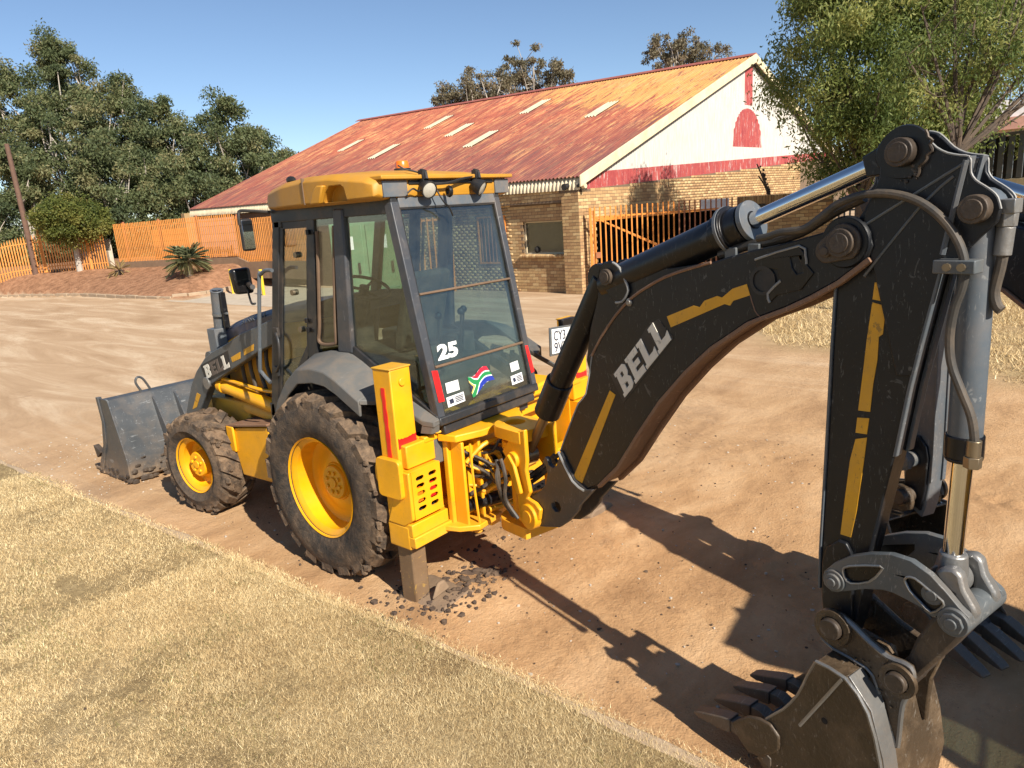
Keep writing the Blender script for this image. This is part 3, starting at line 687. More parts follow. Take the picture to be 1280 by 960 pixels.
for (x0, x1) in ((CL-0.012, CL+0.05), (CR-0.05, CR+0.012)):
    m = MB(); m.prism(bpil, FX, x0, x1); P(m, 'cab_pillar', 'cab_grey', bevel=0.012)
for a, b in ((0.285, 0.352), (1.268, 1.328)):
    m = MB()
    vs = [(a, -0.03, 0), (b, -0.03, 0), (b+0.004, 1.42, 0), (a+0.01, 1.42, 0)]
    P0 = [FW(q[0], q[1], 0.0) for q in vs]; P1 = [FW(q[0], q[1], -0.07) for q in vs]
    m.add(P0+P1, [(0, 1, 2, 3), (7, 6, 5, 4), (0, 4, 5, 1), (1, 5, 6, 2), (2, 6, 7, 3), (3, 7, 4, 0)])
    P(m, 'rear_pillar', 'cab_grey', bevel=0.006)
def wbox(mb, x0, x1, t0, t1, d0, d1): return mb.box(x0, x1, t0, t1, d0, d1, FW)
m = MB(); wbox(m, 0.35, 1.27, -0.055, 0.012, -0.07, 0.004); P(m, 'rear_header', 'panel_grey', bevel=0.006)
m = MB(); wbox(m, 0.29, 1.33, 1.372, 1.43, -0.07, 0.012); wbox(m, 0.34, 1.3, 1.43, 1.50, -0.09, -0.02); P(m, 'rear_sill', 'cab_black', bevel=0.01)
# rear window
m = MB(); wbox(m, 0.345, 1.275, 0.005, 1.38, -0.022, -0.016)
rw = m.build('rear_window', 'glass_rear', BH, 0)
m = MB()
for (a, b, c, d) in ((0.345, 1.275, 0.005, 0.02), (0.345, 1.275, 1.365, 1.38), (0.345, 0.36, 0.02, 1.365), (1.26, 1.275, 0.02, 1.365)): wbox(m, a, b, c, d, -0.014, -0.004)
m.build('window_seal', 'pad_black', rw, 0)
for t0, t1 in ((0.560, 0.577), (1.040, 1.058)):
    m = MB(); wbox(m, 0.36, 1.262, t0, t1, -0.014, 0.004); wbox(m, 0.36, 1.262, t0+0.008, t0+0.014, 0.004, 0.009); P(m, 'window_bar', 'rust_bar', rw, 0.002)
m = MB(); place_text(m, '25', FW, (0.408, 1.016), (0.19, 0.0), (0.012, -0.104), -0.013, 0.045, 0.004); m.build('window_number', 'white_vinyl', rw, 0, smooth=0)
for k in ('sticker1', 'sticker2', 'sticker3', 'sticker4'):
    m = MB(); m.prism(SH[k], FW, -0.0145, -0.0125); s_ = m.build('sticker', 'white_vinyl', rw, 0)
    if k in ('sticker2', 'sticker4'):
        q = [np.array(a) for a in SH[k]]
        def L_(a, b): return tuple((q[0]*(1-a)+q[1]*a)*(1-b)+(q[3]*(1-a)+q[2]*a)*b)
        m = MB(); m.prism([L_(.12, .3), L_(.36, .26), L_(.38, .74), L_(.14, .78)], FW, -0.0125, -0.0118)
        for i in range(4): m.prism([L_(.46, .2+i*.17), L_(.93, .2+i*.17), L_(.93, .31+i*.17), L_(.46, .31+i*.17)], FW, -0.0125, -0.0118)
        m.build('sticker_print', 'ink', s_, 0)
for k in ('refl1', 'refl2'):
    m = MB(); m.prism(SH[k], FW, 0.001, 0.006); P(m, 'reflector', 'red', bevel=0.002)
# flag sticker: wavy bands
fl = [np.array(a) for a in SH['flag']]
def FLG(a, b):   # unit flag coordinates, b down
    tl, tr, br, bl = fl[0], fl[1], fl[2], np.array([0.665, 1.365]) if False else fl[3]
    p = (tl*(1-a)+tr*a)*(1-b)+(np.array(fl[4])*(1-a)+br*a)*b
    w = 0.016*math.sin(a*6.0+b)
    return (p[0], p[1]+w)
def flagpoly(pts, mat, d):
    Q = []
    for i in range(len(pts)):
        a, b = pts[i], pts[(i+1) % len(pts)]
        for k in range(5): Q.append(FLG(a[0]+(b[0]-a[0])*k/5, a[1]+(b[1]-a[1])*k/5))
    MB().prism(Q, FW, -0.0148, d).build('flag_field', mat, flag, 0, smooth=0)
m = MB(); m.prism([FLG(a, b) for a, b in ((0, 0), (.2, 0), (.4, 0), (.6, 0), (.8, 0), (1, 0), (1, 1), (.8, 1), (.6, 1), (.4, 1), (.2, 1), (0, 1))], FW, -0.015, -0.0135)
flag = m.build('flag_sticker', 'white_vinyl', rw, 0, smooth=0)
flagpoly([(.18, 0.0), (1, 0), (1, .30), (.42, .30)], 'flag_red', -0.0129)
flagpoly([(.42, .70), (1, .70), (1, 1), (.18, 1)], 'flag_blue', -0.0129)
flagpoly([(0, 0.0), (.13, 0.0), (.40, .38), (1, .38), (1, .62), (.40, .62), (.13, 1), (0, 1), (0, .84), (.26, .5), (0, .16)], 'flag_green', -0.0129)
flagpoly([(0, .18), (.22, .5), (0, .82), (0, .74), (.15, .5), (0, .26)], 'flag_gold', -0.0129)
flagpoly([(0, .27), (.14, .5), (0, .73)], 'ink', -0.0127)
m = MB(); m.prism(SH['dirty'], FW, -0.0155, -0.0150)
m.build('smeared_sticker', 'window_pane', rw, 0)

# side glass
def pane(poly, x, name='side_window', g='glass'):
    m = MB(); m.prism(poly, FX, x, x+0.005); return m.build(name, g, BH, 0, smooth=0)
rearside = [(-0.305, 2.60), (-0.765, 2.60), (-0.99, 1.325), (-0.235, 1.70)]
quarter = [(0.04, 2.60), (-0.195, 2.60), (-0.06, 1.70), (0.215, 1.66)]
doorg = [(0.475, 2.58), (0.125, 2.58), (0.33, 1.66), (0.62, 1.34), (0.74, 1.06), (0.885, 1.06)]
for x in (CL+0.015, CR-0.02):
    pane(rearside, x); pane(quarter, x)
    dg = pane(doorg, x, 'cab_door')
    if x < 1:
        m = MB(); m.prism([(0.50, 2.61), (0.10, 2.61), (0.31, 1.64), (0.60, 1.31), (0.715, 1.03), (0.93, 1.03)], FX, x-0.008, x+0.012, [[(0.455, 2.55), (0.16, 2.55), (0.355, 1.68), (0.645, 1.36), (0.765, 1.09), (0.85, 1.09)]])
        P(m, 'door_frame', 'cab_black', dg, 0.003)
        m = MB(); m.box(x-0.03, x-0.006, 0.70, 0.76, 1.72, 1.80).box(x-0.03, x-0.006, 0.78, 0.84, 1.40, 1.48); m.tube([(x-0.03, .72, 1.76), (x-0.05, .67, 1.68), (x-0.05, .70, 1.52), (x-0.03, .80, 1.44)], 0.012, 6); P(m, 'door_handle', 'cab_black', dg, 0.003)
        for yy, zz in ((0.12, 2.5), (0.28, 1.86), (0.275, 1.79)):
            m = MB(); m.cyl((x-0.03, yy, zz), (x-0.03, yy, zz+0.035), 0.014, n=10).box(x-0.02, x-0.002, yy-0.05, yy+0.04, zz, zz+0.03); P(m, 'door_hinge', 'arm_dark', dg, 0.002)
        for yy, zz in ((0.33, 2.36), (0.44, 2.08), (0.40, 1.80)):
            m = MB(); m.cyl((x-0.02, yy, zz), (x+0.03, yy, zz), 0.022, n=12); P(m, 'glass_fixing', 'brass', dg, 0)
for x in (CL-0.004, CR-0.014):
    m = MB(); q = [(0.035, 2.52), (0.05, 2.40), (0.15, 1.85), (0.185, 1.74), (0.14, 1.705), (0.0, 1.715), (-0.03, 1.75), (-0.06, 1.95), (-0.17, 2.55)]
    m.tube([(x+0.008, a, b) for a, b in q], 0.013, 7, 3); m.build('window_seal', 'rust_bar', BH, 0)
# roof
m = MB()
ys = [-0.79, -0.77, -0.70, -0.35, -0.08, 0.25, 0.50, 0.66, 0.72]
lx = [0.20, 0.17, 0.155, 0.15, 0.155, 0.19, 0.24, 0.33, 0.42]
zt = [2.80, 2.815, 2.835, 2.875, 2.88, 2.865, 2.835, 2.81, 2.79]
zb = [2.70, 2.69, 2.685, 2.685, 2.685, 2.685, 2.687, 2.69, 2.70]
RXC = 0.815
vs = []
for y, l, a, b in zip(ys, lx, zt, zb):
    r_ = 2*RXC-l
    vs += [(l+0.05, y, b), (l, y, b+0.02), (l, y, a-0.035), (l+0.045, y, a), (RXC-0.25, y, a+0.022), (RXC+0.25, y, a+0.022), (r_-0.045, y, a), (r_, y, a-0.035), (r_, y, b+0.02), (r_-0.05, y, b)]
n_ = 10; K = len(ys)
m.add(vs, [(i*n_+k, i*n_+(k+1) % n_, (i+1)*n_+(k+1) % n_, (i+1)*n_+k) for i in range(K-1) for k in range(n_)]+[tuple(range(n_)), tuple((K-1)*n_+k for k in range(n_))])
roof = m.build('cab_roof', 'yellow_roof', BH, 0.008, smooth=50)
m = MB(); m.box(0.20, 1.45, -0.83, -0.62, 2.806, 2.832); P(m, 'roof_lip', 'yellow_roof', roof, 0.006)
for a, b in ((0.23, 0.43), (1.28, 1.43)):
    m = MB(); m.box(a, b, -0.802, -0.78, 2.70, 2.80); P(m, 'roof_panel', 'panel_grey', roof, 0.004)
m = MB(); m.box(0.45, 1.26, -0.80, -0.78, 2.775, 2.80); P(m, 'roof_recess', 'pad_black', roof, 0.004)
m = MB(); m.prism([(-0.53, 2.70), (-0.28, 2.70), (-0.31, 2.765), (-0.36, 2.80), (-0.48, 2.80), (-0.51, 2.78)], FX, 0.10, 0.225)
cut = m.build('scoop_cut', 'yellow_roof', None, 0)
bo = roof.modifiers.new('scoop', 'BOOLEAN'); bo.operation = 'DIFFERENCE'; bo.object = cut; bo.solver = 'EXACT'
roof.modifiers.move(1, 0)
dg_ = bpy.context.evaluated_depsgraph_get(); roof.modifiers['bevel'].show_viewport = False; dg_.update()
nm_ = bpy.data.meshes.new_from_object(roof.evaluated_get(dg_)); roof.modifiers.remove(bo); roof.modifiers['bevel'].show_viewport = True
if len(nm_.polygons) > 40: roof.data = nm_; fin(nm_, 45)
bpy.data.objects.remove(cut)
m = MB(); m.prism([(-0.28, 2.695), (-0.17, 2.695), (-0.22, 2.78), (-0.27, 2.812), (-0.335, 2.808)], FX, 0.118, 0.158); P(m, 'scoop_lip', 'yellow_roof', roof, 0.01)
m = MB(); m.box(0.148, 0.17, -0.075, -0.068, 2.70, 2.872); P(m, 'roof_seam', 'rust_bar', roof, 0)
m = MB(); m.ball((0.32, 0.30, 2.89), 0.03, 5, (1, 1.6, 0.9)); P(m, 'roof_knob', 'pad_black', roof, 0)
# beacon
m = MB(); m.lathe([(0.0, 0.0), (0.06, 0.0), (0.06, 0.02), (0.05, 0.022)], (0.855, -0.30, 2.895), (0, 0, 1), 24)
bc = P(m, 'beacon', 'pad_black', bevel=0)
m = MB(); m.lathe([(0.050, 0.014), (0.051, 0.018), (0.046, 0.066), (0.041, 0.072), (0.0, 0.074)], (0.855, -0.30, 2.895), (0, 0, 1), 24); P(m, 'beacon_lens', 'amber', bc, 0)
# work lamps
for (x, aim) in ((0.555, (-0.15, -1, -0.35)), (1.06, (0.35, -0.9, -0.55))):
    a = Vector(aim).normalized(); c_ = Vector((x, -0.865, 2.735))
    m = MB(); m.lathe([(0.0, -0.08), (0.03, -0.075), (0.048, -0.045), (0.056, 0.0), (0.058, 0.010), (0.052, 0.012)], c_, a, 24)
    m.box(x-0.02, x+0.02, -0.84, -0.80, 2.76, 2.86); m.tube([(x, -0.85, 2.80), (x+0.01, -0.83, 2.845), (x, -0.80, 2.855)], 0.016, 6)
    wl = P(m, 'work_lamp', 'pad_black', bevel=0)
    m = MB(); m.lathe([(0.0, 0.013), (0.03, 0.012), (0.051, 0.005)], c_, a, 24); P(m, 'lamp_lens', 'lens', wl, 0)
m = MB(); m.tube([(0.57, -0.83, 2.77), (0.75, -0.84, 2.775), (0.9, -0.83, 2.80), (1.05, -0.82, 2.82)], 0.009, 6); m.tube([(0.4, -0.83, 2.72), (0.44, -0.84, 2.745), (0.5, -0.83, 2.73), (0.56, -0.83, 2.78), (0.555, -0.8, 2.84), (0.5, -0.72, 2.875), (0.46, -0.70, 2.90)], 0.006, 6)
m.tube([(0.62, -0.85, 2.76), (0.66, -0.88, 2.66), (0.72, -0.87, 2.62), (0.76, -0.86, 2.56)], 0.006, 6)
P(m, 'lamp_cable', 'pad_black', bevel=0)
m = MB(); m.lathe([(0.02, -0.012), (0.035, -0.012), (0.04, 0), (0.035, 0.012), (0.02, 0.012)], (0.745, -0.86, 2.72), (0.9, -0.3, 0), 16, True); P(m, 'horn', 'arm_dark', bevel=0)
# inside
m = MB(); m.prism([(-0.30, 1.30), (-0.32, 1.62), (0.18, 1.64), (0.20, 1.56), (0.18, 1.30)], FX, 0.62, 1.06); m.prism([(-0.34, 1.60), (-0.52, 2.18), (-0.44, 2.20), (-0.24, 1.62)], FX, 0.63, 1.05)
P(m, 'operator_seat', 'seat_fabric', bevel=0.03)
m = MB(); m.prism([(-0.10, 1.16), (-0.1, 1.34), (0.1, 1.34), (0.1, 1.16)], FX, 0.7, 0.98); P(m, 'seat_base', 'interior', bevel=0.01)
stw = MB()
c_ = Vector((0.80, 0.22, 2.06)); a = Vector((0.0, -0.45, 1)).normalized(); x = Vector((1, 0, 0)); y = a.cross(x)
stw.tube([c_+x*(0.2*math.cos(2*math.pi*i/28))+y*(0.2*math.sin(2*math.pi*i/28)) for i in range(29)], 0.014, 8, 1)
for t in (0.5, 2.6, 4.7): stw.tube([c_-a*0.02, c_+x*(0.2*math.cos(t))+y*(0.2*math.sin(t))], 0.012, 6, 1)
stw.cyl(c_-a*0.05, c_+a*0.01, 0.04, n=14)
sw = P(stw, 'steering_wheel', 'pad_black', bevel=0)
m = MB(); m.cyl(c_-a*0.05, c_-a*0.55, 0.05, 0.07); m.box(0.68, 0.92, 0.30, 0.52, 1.5, 1.97); P(m, 'steering_column', 'interior', sw, 0.02)
m = MB(); m.box(0.36, 0.60, -0.75, -0.25, 1.3, 1.62).box(1.06, 1.26, -0.5, 0.4, 1.3, 1.68).box(0.36, 1.26, 0.6, 0.9, 1.2, 1.5); P(m, 'console', 'interior', bevel=0.02)
for (lx_, ly_) in ((0.62, -0.55), (0.72, -0.62), (0.95, -0.62), (1.05, -0.55)):
    m = MB(); m.tube([(lx_, ly_, 1.5), (lx_+0.01, ly_-0.02, 1.72), (lx_, ly_-0.05, 1.86)], 0.009, 6); m.ball((lx_, ly_-0.05, 1.88), 0.028, 5); P(m, 'control_lever', 'pad_black', bevel=0)
m = MB(); m.box(0.55, 1.15, -0.75, -0.5, 1.2, 1.55); P(m, 'lever_tower', 'interior', bevel=0.03)
# mirrors and grab rail on the left
m = MB(); m.tube([(0.20, yy, zz) for yy, zz in SH['rail']], 0.015, 8); gr = P(m, 'grab_rail', 'cyl_grey', bevel=0)
m = MB(); m.tube([(0.28, 0.56, 2.68), (0.14, 0.63, 2.70), (0.09, 0.66, 2.70), (0.075, 0.66, 2.66), (0.075, 0.66, 2.60)], 0.012, 7)
mi = P(m, 'rear_mirror', 'pad_black', bevel=0)
m = MB(); m.box(0.075, 0.182, 0.65, 0.69, 2.41, 2.645); P(m, 'mirror_housing', 'pad_black', mi, 0.025, seg=4)
m = MB(); m.box(0.086, 0.171, 0.6475, 0.651, 2.425, 2.63); P(m, 'mirror_glass', 'mirror', mi, 0.001)
m = MB(); m.tube([(0.2, 0.83, 2.13), (0.24, 0.92, 2.12), (0.26, 1.0, 2.15)], 0.02, 8); m.tube([(0.2, 0.83, 2.0), (0.22, 0.92, 2.0), (0.25, 1.0, 2.1)], 0.009, 6)
mi = P(m, 'side_mirror', 'pad_black', bevel=0)
m = MB(); m.prism([(0.165, 2.07), (0.145, 2.27), (0.305, 2.275), (0.315, 2.065)], FY, 1.0, 1.08); P(m, 'mirror_housing', 'arm_dark', mi, 0.025, seg=3)

# ---- rear fenders
def fender(mx):
    f = lambda x: x if mx < 0 else 2*CX-x
    po = [(0.60, 0.98), (0.55, 1.10), (0.42, 1.32), (0.28, 1.47), (0.13, 1.575), (-0.05, 1.60), (-0.20, 1.59), (-0.32, 1.545), (-0.56, 1.42)]
    pi = [(0.66, 0.98), (0.60, 1.10), (0.47, 1.36), (0.38, 1.52), (0.26, 1.625), (0.05, 1.665), (-0.18, 1.67), (-0.32, 1.61), (-0.58, 1.47)]
    m = MB(); n_ = len(po)
    v = []
    for (a, b) in zip(po, pi):
        v += [(f(0.025), a[0]-(0.02 if a[0] > .5 else 0), a[1]-0.115), (f(0.025), a[0], a[1]-0.012), (f(0.045), a[0], a[1]), (f(0.30), b[0], b[1]), (f(0.30), b[0], b[1]-0.03), (f(0.05), a[0], a[1]-0.03), (f(0.045), a[0]-(0.02 if a[0] > .5 else 0), a[1]-0.115)]
    k7 = 7
    m.add(v, [(i*k7+k, i*k7+(k+1) % k7, (i+1)*k7+(k+1) % k7, (i+1)*k7+k) for i in range(n_-1) for k in range(k7)]+[tuple(range(k7)), tuple((n_-1)*k7+k for k in range(k7))])
    # fill beside the cab, sloping to the rear sill
    w = [(0.03, -0.56, 1.42), (0.30, -0.58, 1.47), (0.30, -1.04, 1.285), (0.245, -1.03, 1.27), (0.225, -0.95, 1.275), (0.215, -0.66, 1.385)]
    v2 = [(f(a), b, c) for a, b, c in w]+[(f(a), b, c-0.035) for a, b, c in w]
    m.add(v2, [(0, 1, 2, 3, 4, 5), (11, 10, 9, 8, 7, 6)]+[(i, 6+i, 6+(i+1) % 6, (i+1) % 6) for i in range(6)])
    m.add([(f(.225), -0.95, 1.275), (f(.245), -1.03, 1.27), (f(.29), -1.04, 1.28), (f(.29), -1.03, 1.20), (f(.245), -1.0, 1.19), (f(.225), -0.92, 1.19)], [(0, 1, 4, 5), (1, 2, 3, 4)])
    return m.build('rear_fender', 'fender', BH, 0.006, smooth=40)
fender(-1); fender(1)
m = MB(); m.prism([(0.58, 1.0), (0.66, 1.0), (0.56, 0.74), (0.53, 0.78)], FX, 0.03, 0.30); m.box(0.30, 0.55, -0.95, 0.7, 0.95, 1.24); P(m, 'fender_flap', 'fender', bevel=0.01)

# ---- rear frame, side-shift
m = MB()
m.box(0.22, 2.02, -0.90, -0.80, 1.02, 1.16).box(0.22, 2.02, -0.90, -0.80, 0.46, 0.62)
m.box(0.24, 0.34, -0.90, -0.74, 0.46, 1.16).box(1.92, 2.02, -0.90, -0.74, 0.46, 1.16).box(0.3, 1.8, -0.80, -0.775, 0.6, 1.05)
m.box(0.22, 2.02, -0.955, -0.90, 1.125, 1.165).box(0.22, 2.02, -0.955, -0.90, 0.455, 0.495)
P(m, 'rear_frame', 'yellow', bevel=0.008)
m = MB(); m.prism([(0.3, 1.17), (1.5, 1.17), (1.62, 1.24), (1.62, 1.28), (1.3, 1.25), (0.4, 1.22)], FY, -1.0, -0.70); P(m, 'rear_deck', 'yellow', bevel=0.02)
def stabiliser(mx):
    f = (lambda x: x) if mx < 0 else (lambda x: 2.23-x)
    def bx(m, x0, x1, *r): return m.box(min(f(x0), f(x1)), max(f(x0), f(x1)), *r)
    m = MB(); bx(m, 0.035, 0.205, -0.90, -0.73, 0.50, 1.648)
    sb = P(m, 'stabiliser', 'yellow', bevel=0.008)
    m = MB(); bx(m, 0.03, 0.21, -0.905, -0.725, 1.648, 1.658); P(m, 'column_cap', 'yellow_old', sb, 0.003)
    m = MB(); m.cyl((f(0.125), -0.90, 1.56), (f(0.125), -0.912, 1.56), 0.026, n=20); P(m, 'cap_plug', 'yellow', sb, 0.003)
    m = MB(); bx(m, 0.062, 0.192, -0.89, -0.745, 0.0, 0.62); P(m, 'inner_leg', 'leg_steel', sb, 0.012)
    m = MB(); bx(m, 0.028, 0.21, -0.93, -0.72, 0.43, 0.60); P(m, 'guide_block', 'yellow', sb, 0.012)
    # red reflective tape
    m = MB(); rg_ = random.Random(3)
    zs = np.linspace(0.98, 1.53, 14)
    L_ = [(-0.835+rg_.uniform(-.004, .004), z) for z in zs]; R_ = [(-0.80+rg_.uniform(-.004, .004), z) for z in zs]
    m.prism(L_+R_[::-1], lambda y, z, x: (f(x), y, z), 0.0315, 0.036); P(m, 'red_tape', 'red', sb, 0)
    m = MB(); xs = np.linspace(0.045, 0.198, 12)
    L_ = [(x, 1.125+rg_.uniform(-.006, .006)) for x in xs]; R_ = [(x, 1.19+rg_.uniform(-.006, .012)) for x in xs]
    m.prism(L_+R_[::-1], lambda x, z, y: (f(x), y, z), -0.9035, -0.899); P(m, 'red_tape', 'red', sb, 0)
    # rounded plate on the outer face
    q = []
    for (cy_, cz_, a0) in ((-0.90, 1.03, 180), (-0.74, 1.03, 90), (-0.74, 0.83, 0), (-0.90, 0.83, -90)):
        for k in range(5):
            t = R(a0-k*22.5); q.append((cy_+0.035*math.cos(t), cz_+0.035*math.sin(t)))
    m = MB(); m.prism(q, lambda y, z, x: (f(x), y, z), -0.005, 0.035); P(m, 'cover_plate', 'yellow', sb, 0.006)
    m = MB(); m.tube([(f(0.035), -0.73, 1.02), (f(0.02), -0.69, 1.0), (f(0.02), -0.685, 0.90), (f(0.035), -0.72, 0.84)], 0.012, 7); P(m, 'lift_handle', 'yellow', sb, 0)
    m = MB(); m.prism([(-0.73, 0.60), (-0.90, 0.60), (-0.985, 0.66), (-0.985, 0.985), (-0.90, 0.985)], lambda y, z, x: (f(x), y, z), 0.024, 0.05); P(m, 'side_gusset', 'yellow', sb, 0.008)
    # upper box and lamp box with slots
    m = MB(); bx(m, 0.06, 0.31, -0.95, -0.88, 0.995, 1.15); P(m, 'upper_box', 'yellow', sb, 0.008)
    hs = []
    for c_ in range(2):
        for r_ in range(5):
            x0 = 0.085+0.112*c_; z0 = 0.705+0.052*r_
            hs.append([(f(x0+a), z0+b) for a, b in ((0, .008), (.012, 0), (.058, 0), (.07, .008), (.07, .02), (.058, .028), (.012, .028), (0, .02))])
    m = MB(); m.prism([(f(0.05), 0.655), (f(0.305), 0.655), (f(0.305), 0.985), (f(0.05), 0.985)], FY, -0.985, -0.979, hs)
    lbx = P(m, 'lamp_box', 'yellow', sb, 0)
    m = MB(); bx(m, 0.05, 0.305, -0.979, -0.88, 0.970, 0.986); bx(m, 0.05, 0.305, -0.979, -0.88, 0.65, 0.668); bx(m, 0.05, 0.064, -0.979, -0.88, 0.66, 0.975); bx(m, 0.291, 0.305, -0.979, -0.88, 0.66, 0.975); P(m, 'box_wall', 'yellow', lbx, 0.003)
    m = MB(); bx(m, 0.064, 0.291, -0.93, -0.90, 0.668, 0.97); P(m, 'lamp_back', 'pad_black', lbx, 0)
    m = MB(); bx(m, 0.085, 0.16, -0.965, -0.93, 0.75, 0.85); P(m, 'indicator_lens', 'amber', lbx, 0.01)
    m = MB(); bx(m, 0.2, 0.275, -0.965, -0.93, 0.75, 0.85); P(m, 'tail_lens', 'red', lbx, 0.01)
    m = MB(); bx(m, 0.03, 0.40, -0.98, -0.86, 0.455, 0.53); bx(m, 0.03, 0.36, -0.965, -0.86, 0.53, 0.62); P(m, 'guide_rail', 'yellow', sb, 0.006)
    # foot
    m = MB()
    m.prism([(0.05, -0.02), (0.06, 0.02), (0.12, 0.045), (0.33, 0.055), (0.39, 0.03), (0.41, -0.02)], lambda x, z, y: (f(x), y, z), -1.13, -0.70)
    m.prism([(0.10, 0.06), (0.16, 0.16), (0.22, 0.16), (0.27, 0.08)], lambda x, z, y: (f(x), y, z), -1.02, -0.99)
    m.prism([(0.10, 0.06), (0.16, 0.16), (0.22, 0.16), (0.27, 0.08)], lambda x, z, y: (f(x), y, z), -0.80, -0.77)
    P(m, 'stabiliser_foot', 'foot_mud', sb, 0.02)
stabiliser(-1); stabiliser(1)
# licence plate on the right column
m = MB(); pl = [(1.69, 1.43), (2.05, 1.41), (2.04, 1.605), (1.70, 1.63)]
m.prism(pl, FY, -0.925, -0.915); lp = P(m, 'licence_plate', 'white_vinyl', bevel=0.004)
m = MB(); m.prism([(1.675, 1.415), (2.065, 1.395), (2.055, 1.62), (1.685, 1.645)], FY, -0.914, -0.902); P(m, 'plate_holder', 'steel_grey', lp, 0.003)
m = MB(); place_text(m, 'CY3', FY, (1.715, 1.535), (0.155, -0.008), (0.003, 0.078), -0.927, 0.0, 0.003); place_text(m, '9VFGP', FY, (1.715, 1.44), (0.30, -0.016), (0.003, 0.08), -0.927, 0.0, 0.003)
m.build('plate_lettering', 'ink', lp, 0, smooth=0)
m = MB(); m.prism([(1.93, 1.55), (1.96, 1.55), (1.97, 1.58), (1.945, 1.60), (1.92, 1.58)], FY, -0.927, -0.924); m.build('plate_crest', 'flag_gold', lp, 0)
m = MB(); m.box(1.87, 2.06, -0.91, -0.86, 1.62, 1.68); P(m, 'plate_bracket', 'arm_dark', bevel=0.006)

# ---- carriage and swing post
m = MB()
m.box(0.37, 1.15, -1.0, -0.955, 0.46, 1.16)
m.box(0.40, 0.425, -1.11, -1.0, 0.50, 1.10).box(0.56, 0.585, -1.11, -1.0, 0.50, 1.08).box(0.42, 0.56, -1.06, -1.045, 0.56, 1.04)
m.prism([(0.30, -0.96), (0.66, -0.96), (0.70, -1.16), (0.44, -1.18), (0.34, -1.08)], FZ, 0.475, 0.515)
m.prism([(0.33, -0.96), (1.15, -0.96), (0.95, -1.20), (0.55, -1.17), (0.36, -1.10)], FZ, 1.11, 1.16)
m.box(0.62, 0.72, -1.12, -1.0, 0.42, 0.48).cyl((0.5, -1.10, 0.42), (0.5, -1.10, 0.50), 0.03, n=10).box(0.50, 0.9, -1.04, -0.97, 0.40, 0.46)
car = P(m, 'carriage', 'yellow', bevel=0.008)
m = MB(); m.tube([(0.46, -1.13, 1.08), (0.455, -1.14, 0.8), (0.47, -1.15, 0.5)], 0.009, 6); m.tube([(0.44, -1.10, 0.95), (0.55, -1.16, 1.05), (0.68, -1.18, 1.06)], 0.016, 7); m.tube([(0.60, -1.08, 0.92), (0.66, -1.15, 0.97), (0.70, -1.18, 0.90), (0.68, -1.17, 0.76), (0.62, -1.1, 0.7)], 0.019, 8)
m.tube([(0.62, -1.06, 0.98), (0.72, -1.15, 1.0), (0.78, -1.18, 0.93), (0.76, -1.16, 0.80)], 0.014, 7)
P(m, 'painted_hose', 'yellow', car, 0)
m = MB(); m.box(0.60, 0.74, -1.07, -1.0, 0.68, 0.92).cyl((0.64, -1.10, 0.66), (0.64, -1.02, 0.70), 0.05, n=12).box(0.62, 0.70, -1.09, -1.0, 0.60, 0.66); P(m, 'valve_block', 'yellow', car, 0.008)
for zz, yy in ((0.92, -1.06), (0.62, -1.08)):
    m = MB(); m.cyl((0.45, yy+0.03, zz), (1.0, yy-0.10, zz-0.02), 0.045, n=16); c_ = P(m, 'swing_cylinder', 'arm_dark', bevel=0)
    m = MB(); m.cyl((0.62, yy-0.02, zz-0.08), (0.95, yy-0.13, zz-0.09), 0.02, n=12); P(m, 'swing_rod', 'yellow', c_, 0)
PV = BD*1.12+BN*1.01          # swing axis
def ring(z0, z1):
    m = MB(); q = []
    for k in range(14):
        t = math.pi*k/13; q.append((1.12-0.13*math.sin(t), 1.01-0.15*math.cos(t)))
    q = q+[(1.34, 1.15), (1.34, 0.88)]
    m.prism([(FN(u, 0, n)[0], FN(u, 0, n)[1]) for u, n in q], FZ, z0, z1, [[(PV[0]+0.07*math.cos(2*math.pi*k/14), PV[1]+0.07*math.sin(2*math.pi*k/14)) for k in range(14)]])
    return m
m = ring(1.12, 1.20); m.v += []; 
kp = P(m, 'swing_post', 'yellow', bevel=0.012)
P(ring(0.46, 0.54), 'swing_lug', 'yellow', kp, 0.012)
m = MB(); m.cyl((PV[0], PV[1], 1.02), (PV[0], PV[1], 1.08), 0.10, n=24).cyl((PV[0], PV[1], 0.42), (PV[0], PV[1], 1.12), 0.055, n=20); P(m, 'swing_pin', 'yellow', kp, 0.01)
for n0, n1 in ((0.885, 0.915), (1.115, 1.15)):
    m = MB(); m.prism(SH['cheek'], FN, n0, n1); P(m, 'post_cheek', 'yellow', kp, 0.008)
    m = MB(); m.cyl(FN(1.388, 0.643, n0-0.02), FN(1.388, 0.643, n1+0.02), 0.085, n=28); P(m, 'pin_boss', 'yellow', kp, 0.006)
    m = MB(); m.cyl(FN(1.388, 0.643, n0-0.028 if n0 < 1 else n1+0.02), FN(1.388, 0.643, n0-0.02 if n0 < 1 else n1+0.028), 0.045, n=20); P(m, 'pin_head', 'yellow', kp, 0.004)
m = MB(); m.prism([(1.26, 0.915), (1.30, 0.915), (1.30, 1.115), (1.26, 1.115)], lambda u, n, z: FN(u, z, n), 0.52, 0.74); m.cyl(FN(1.26, 1.0, 0.86), FN(1.26, 1.0, 0.92), 0.055, n=16); P(m, 'post_web', 'yellow', kp, 0.006)
m = MB(); m.prism([(1.18, 0.98), (1.24, 1.04), (1.30, 0.98), (1.36, 0.80), (1.32, 0.78), (1.24, 0.92), (1.20, 0.93)], FN, 0.845, 0.872); P(m, 'lock_latch', 'yellow', kp, 0.008)
m = MB()
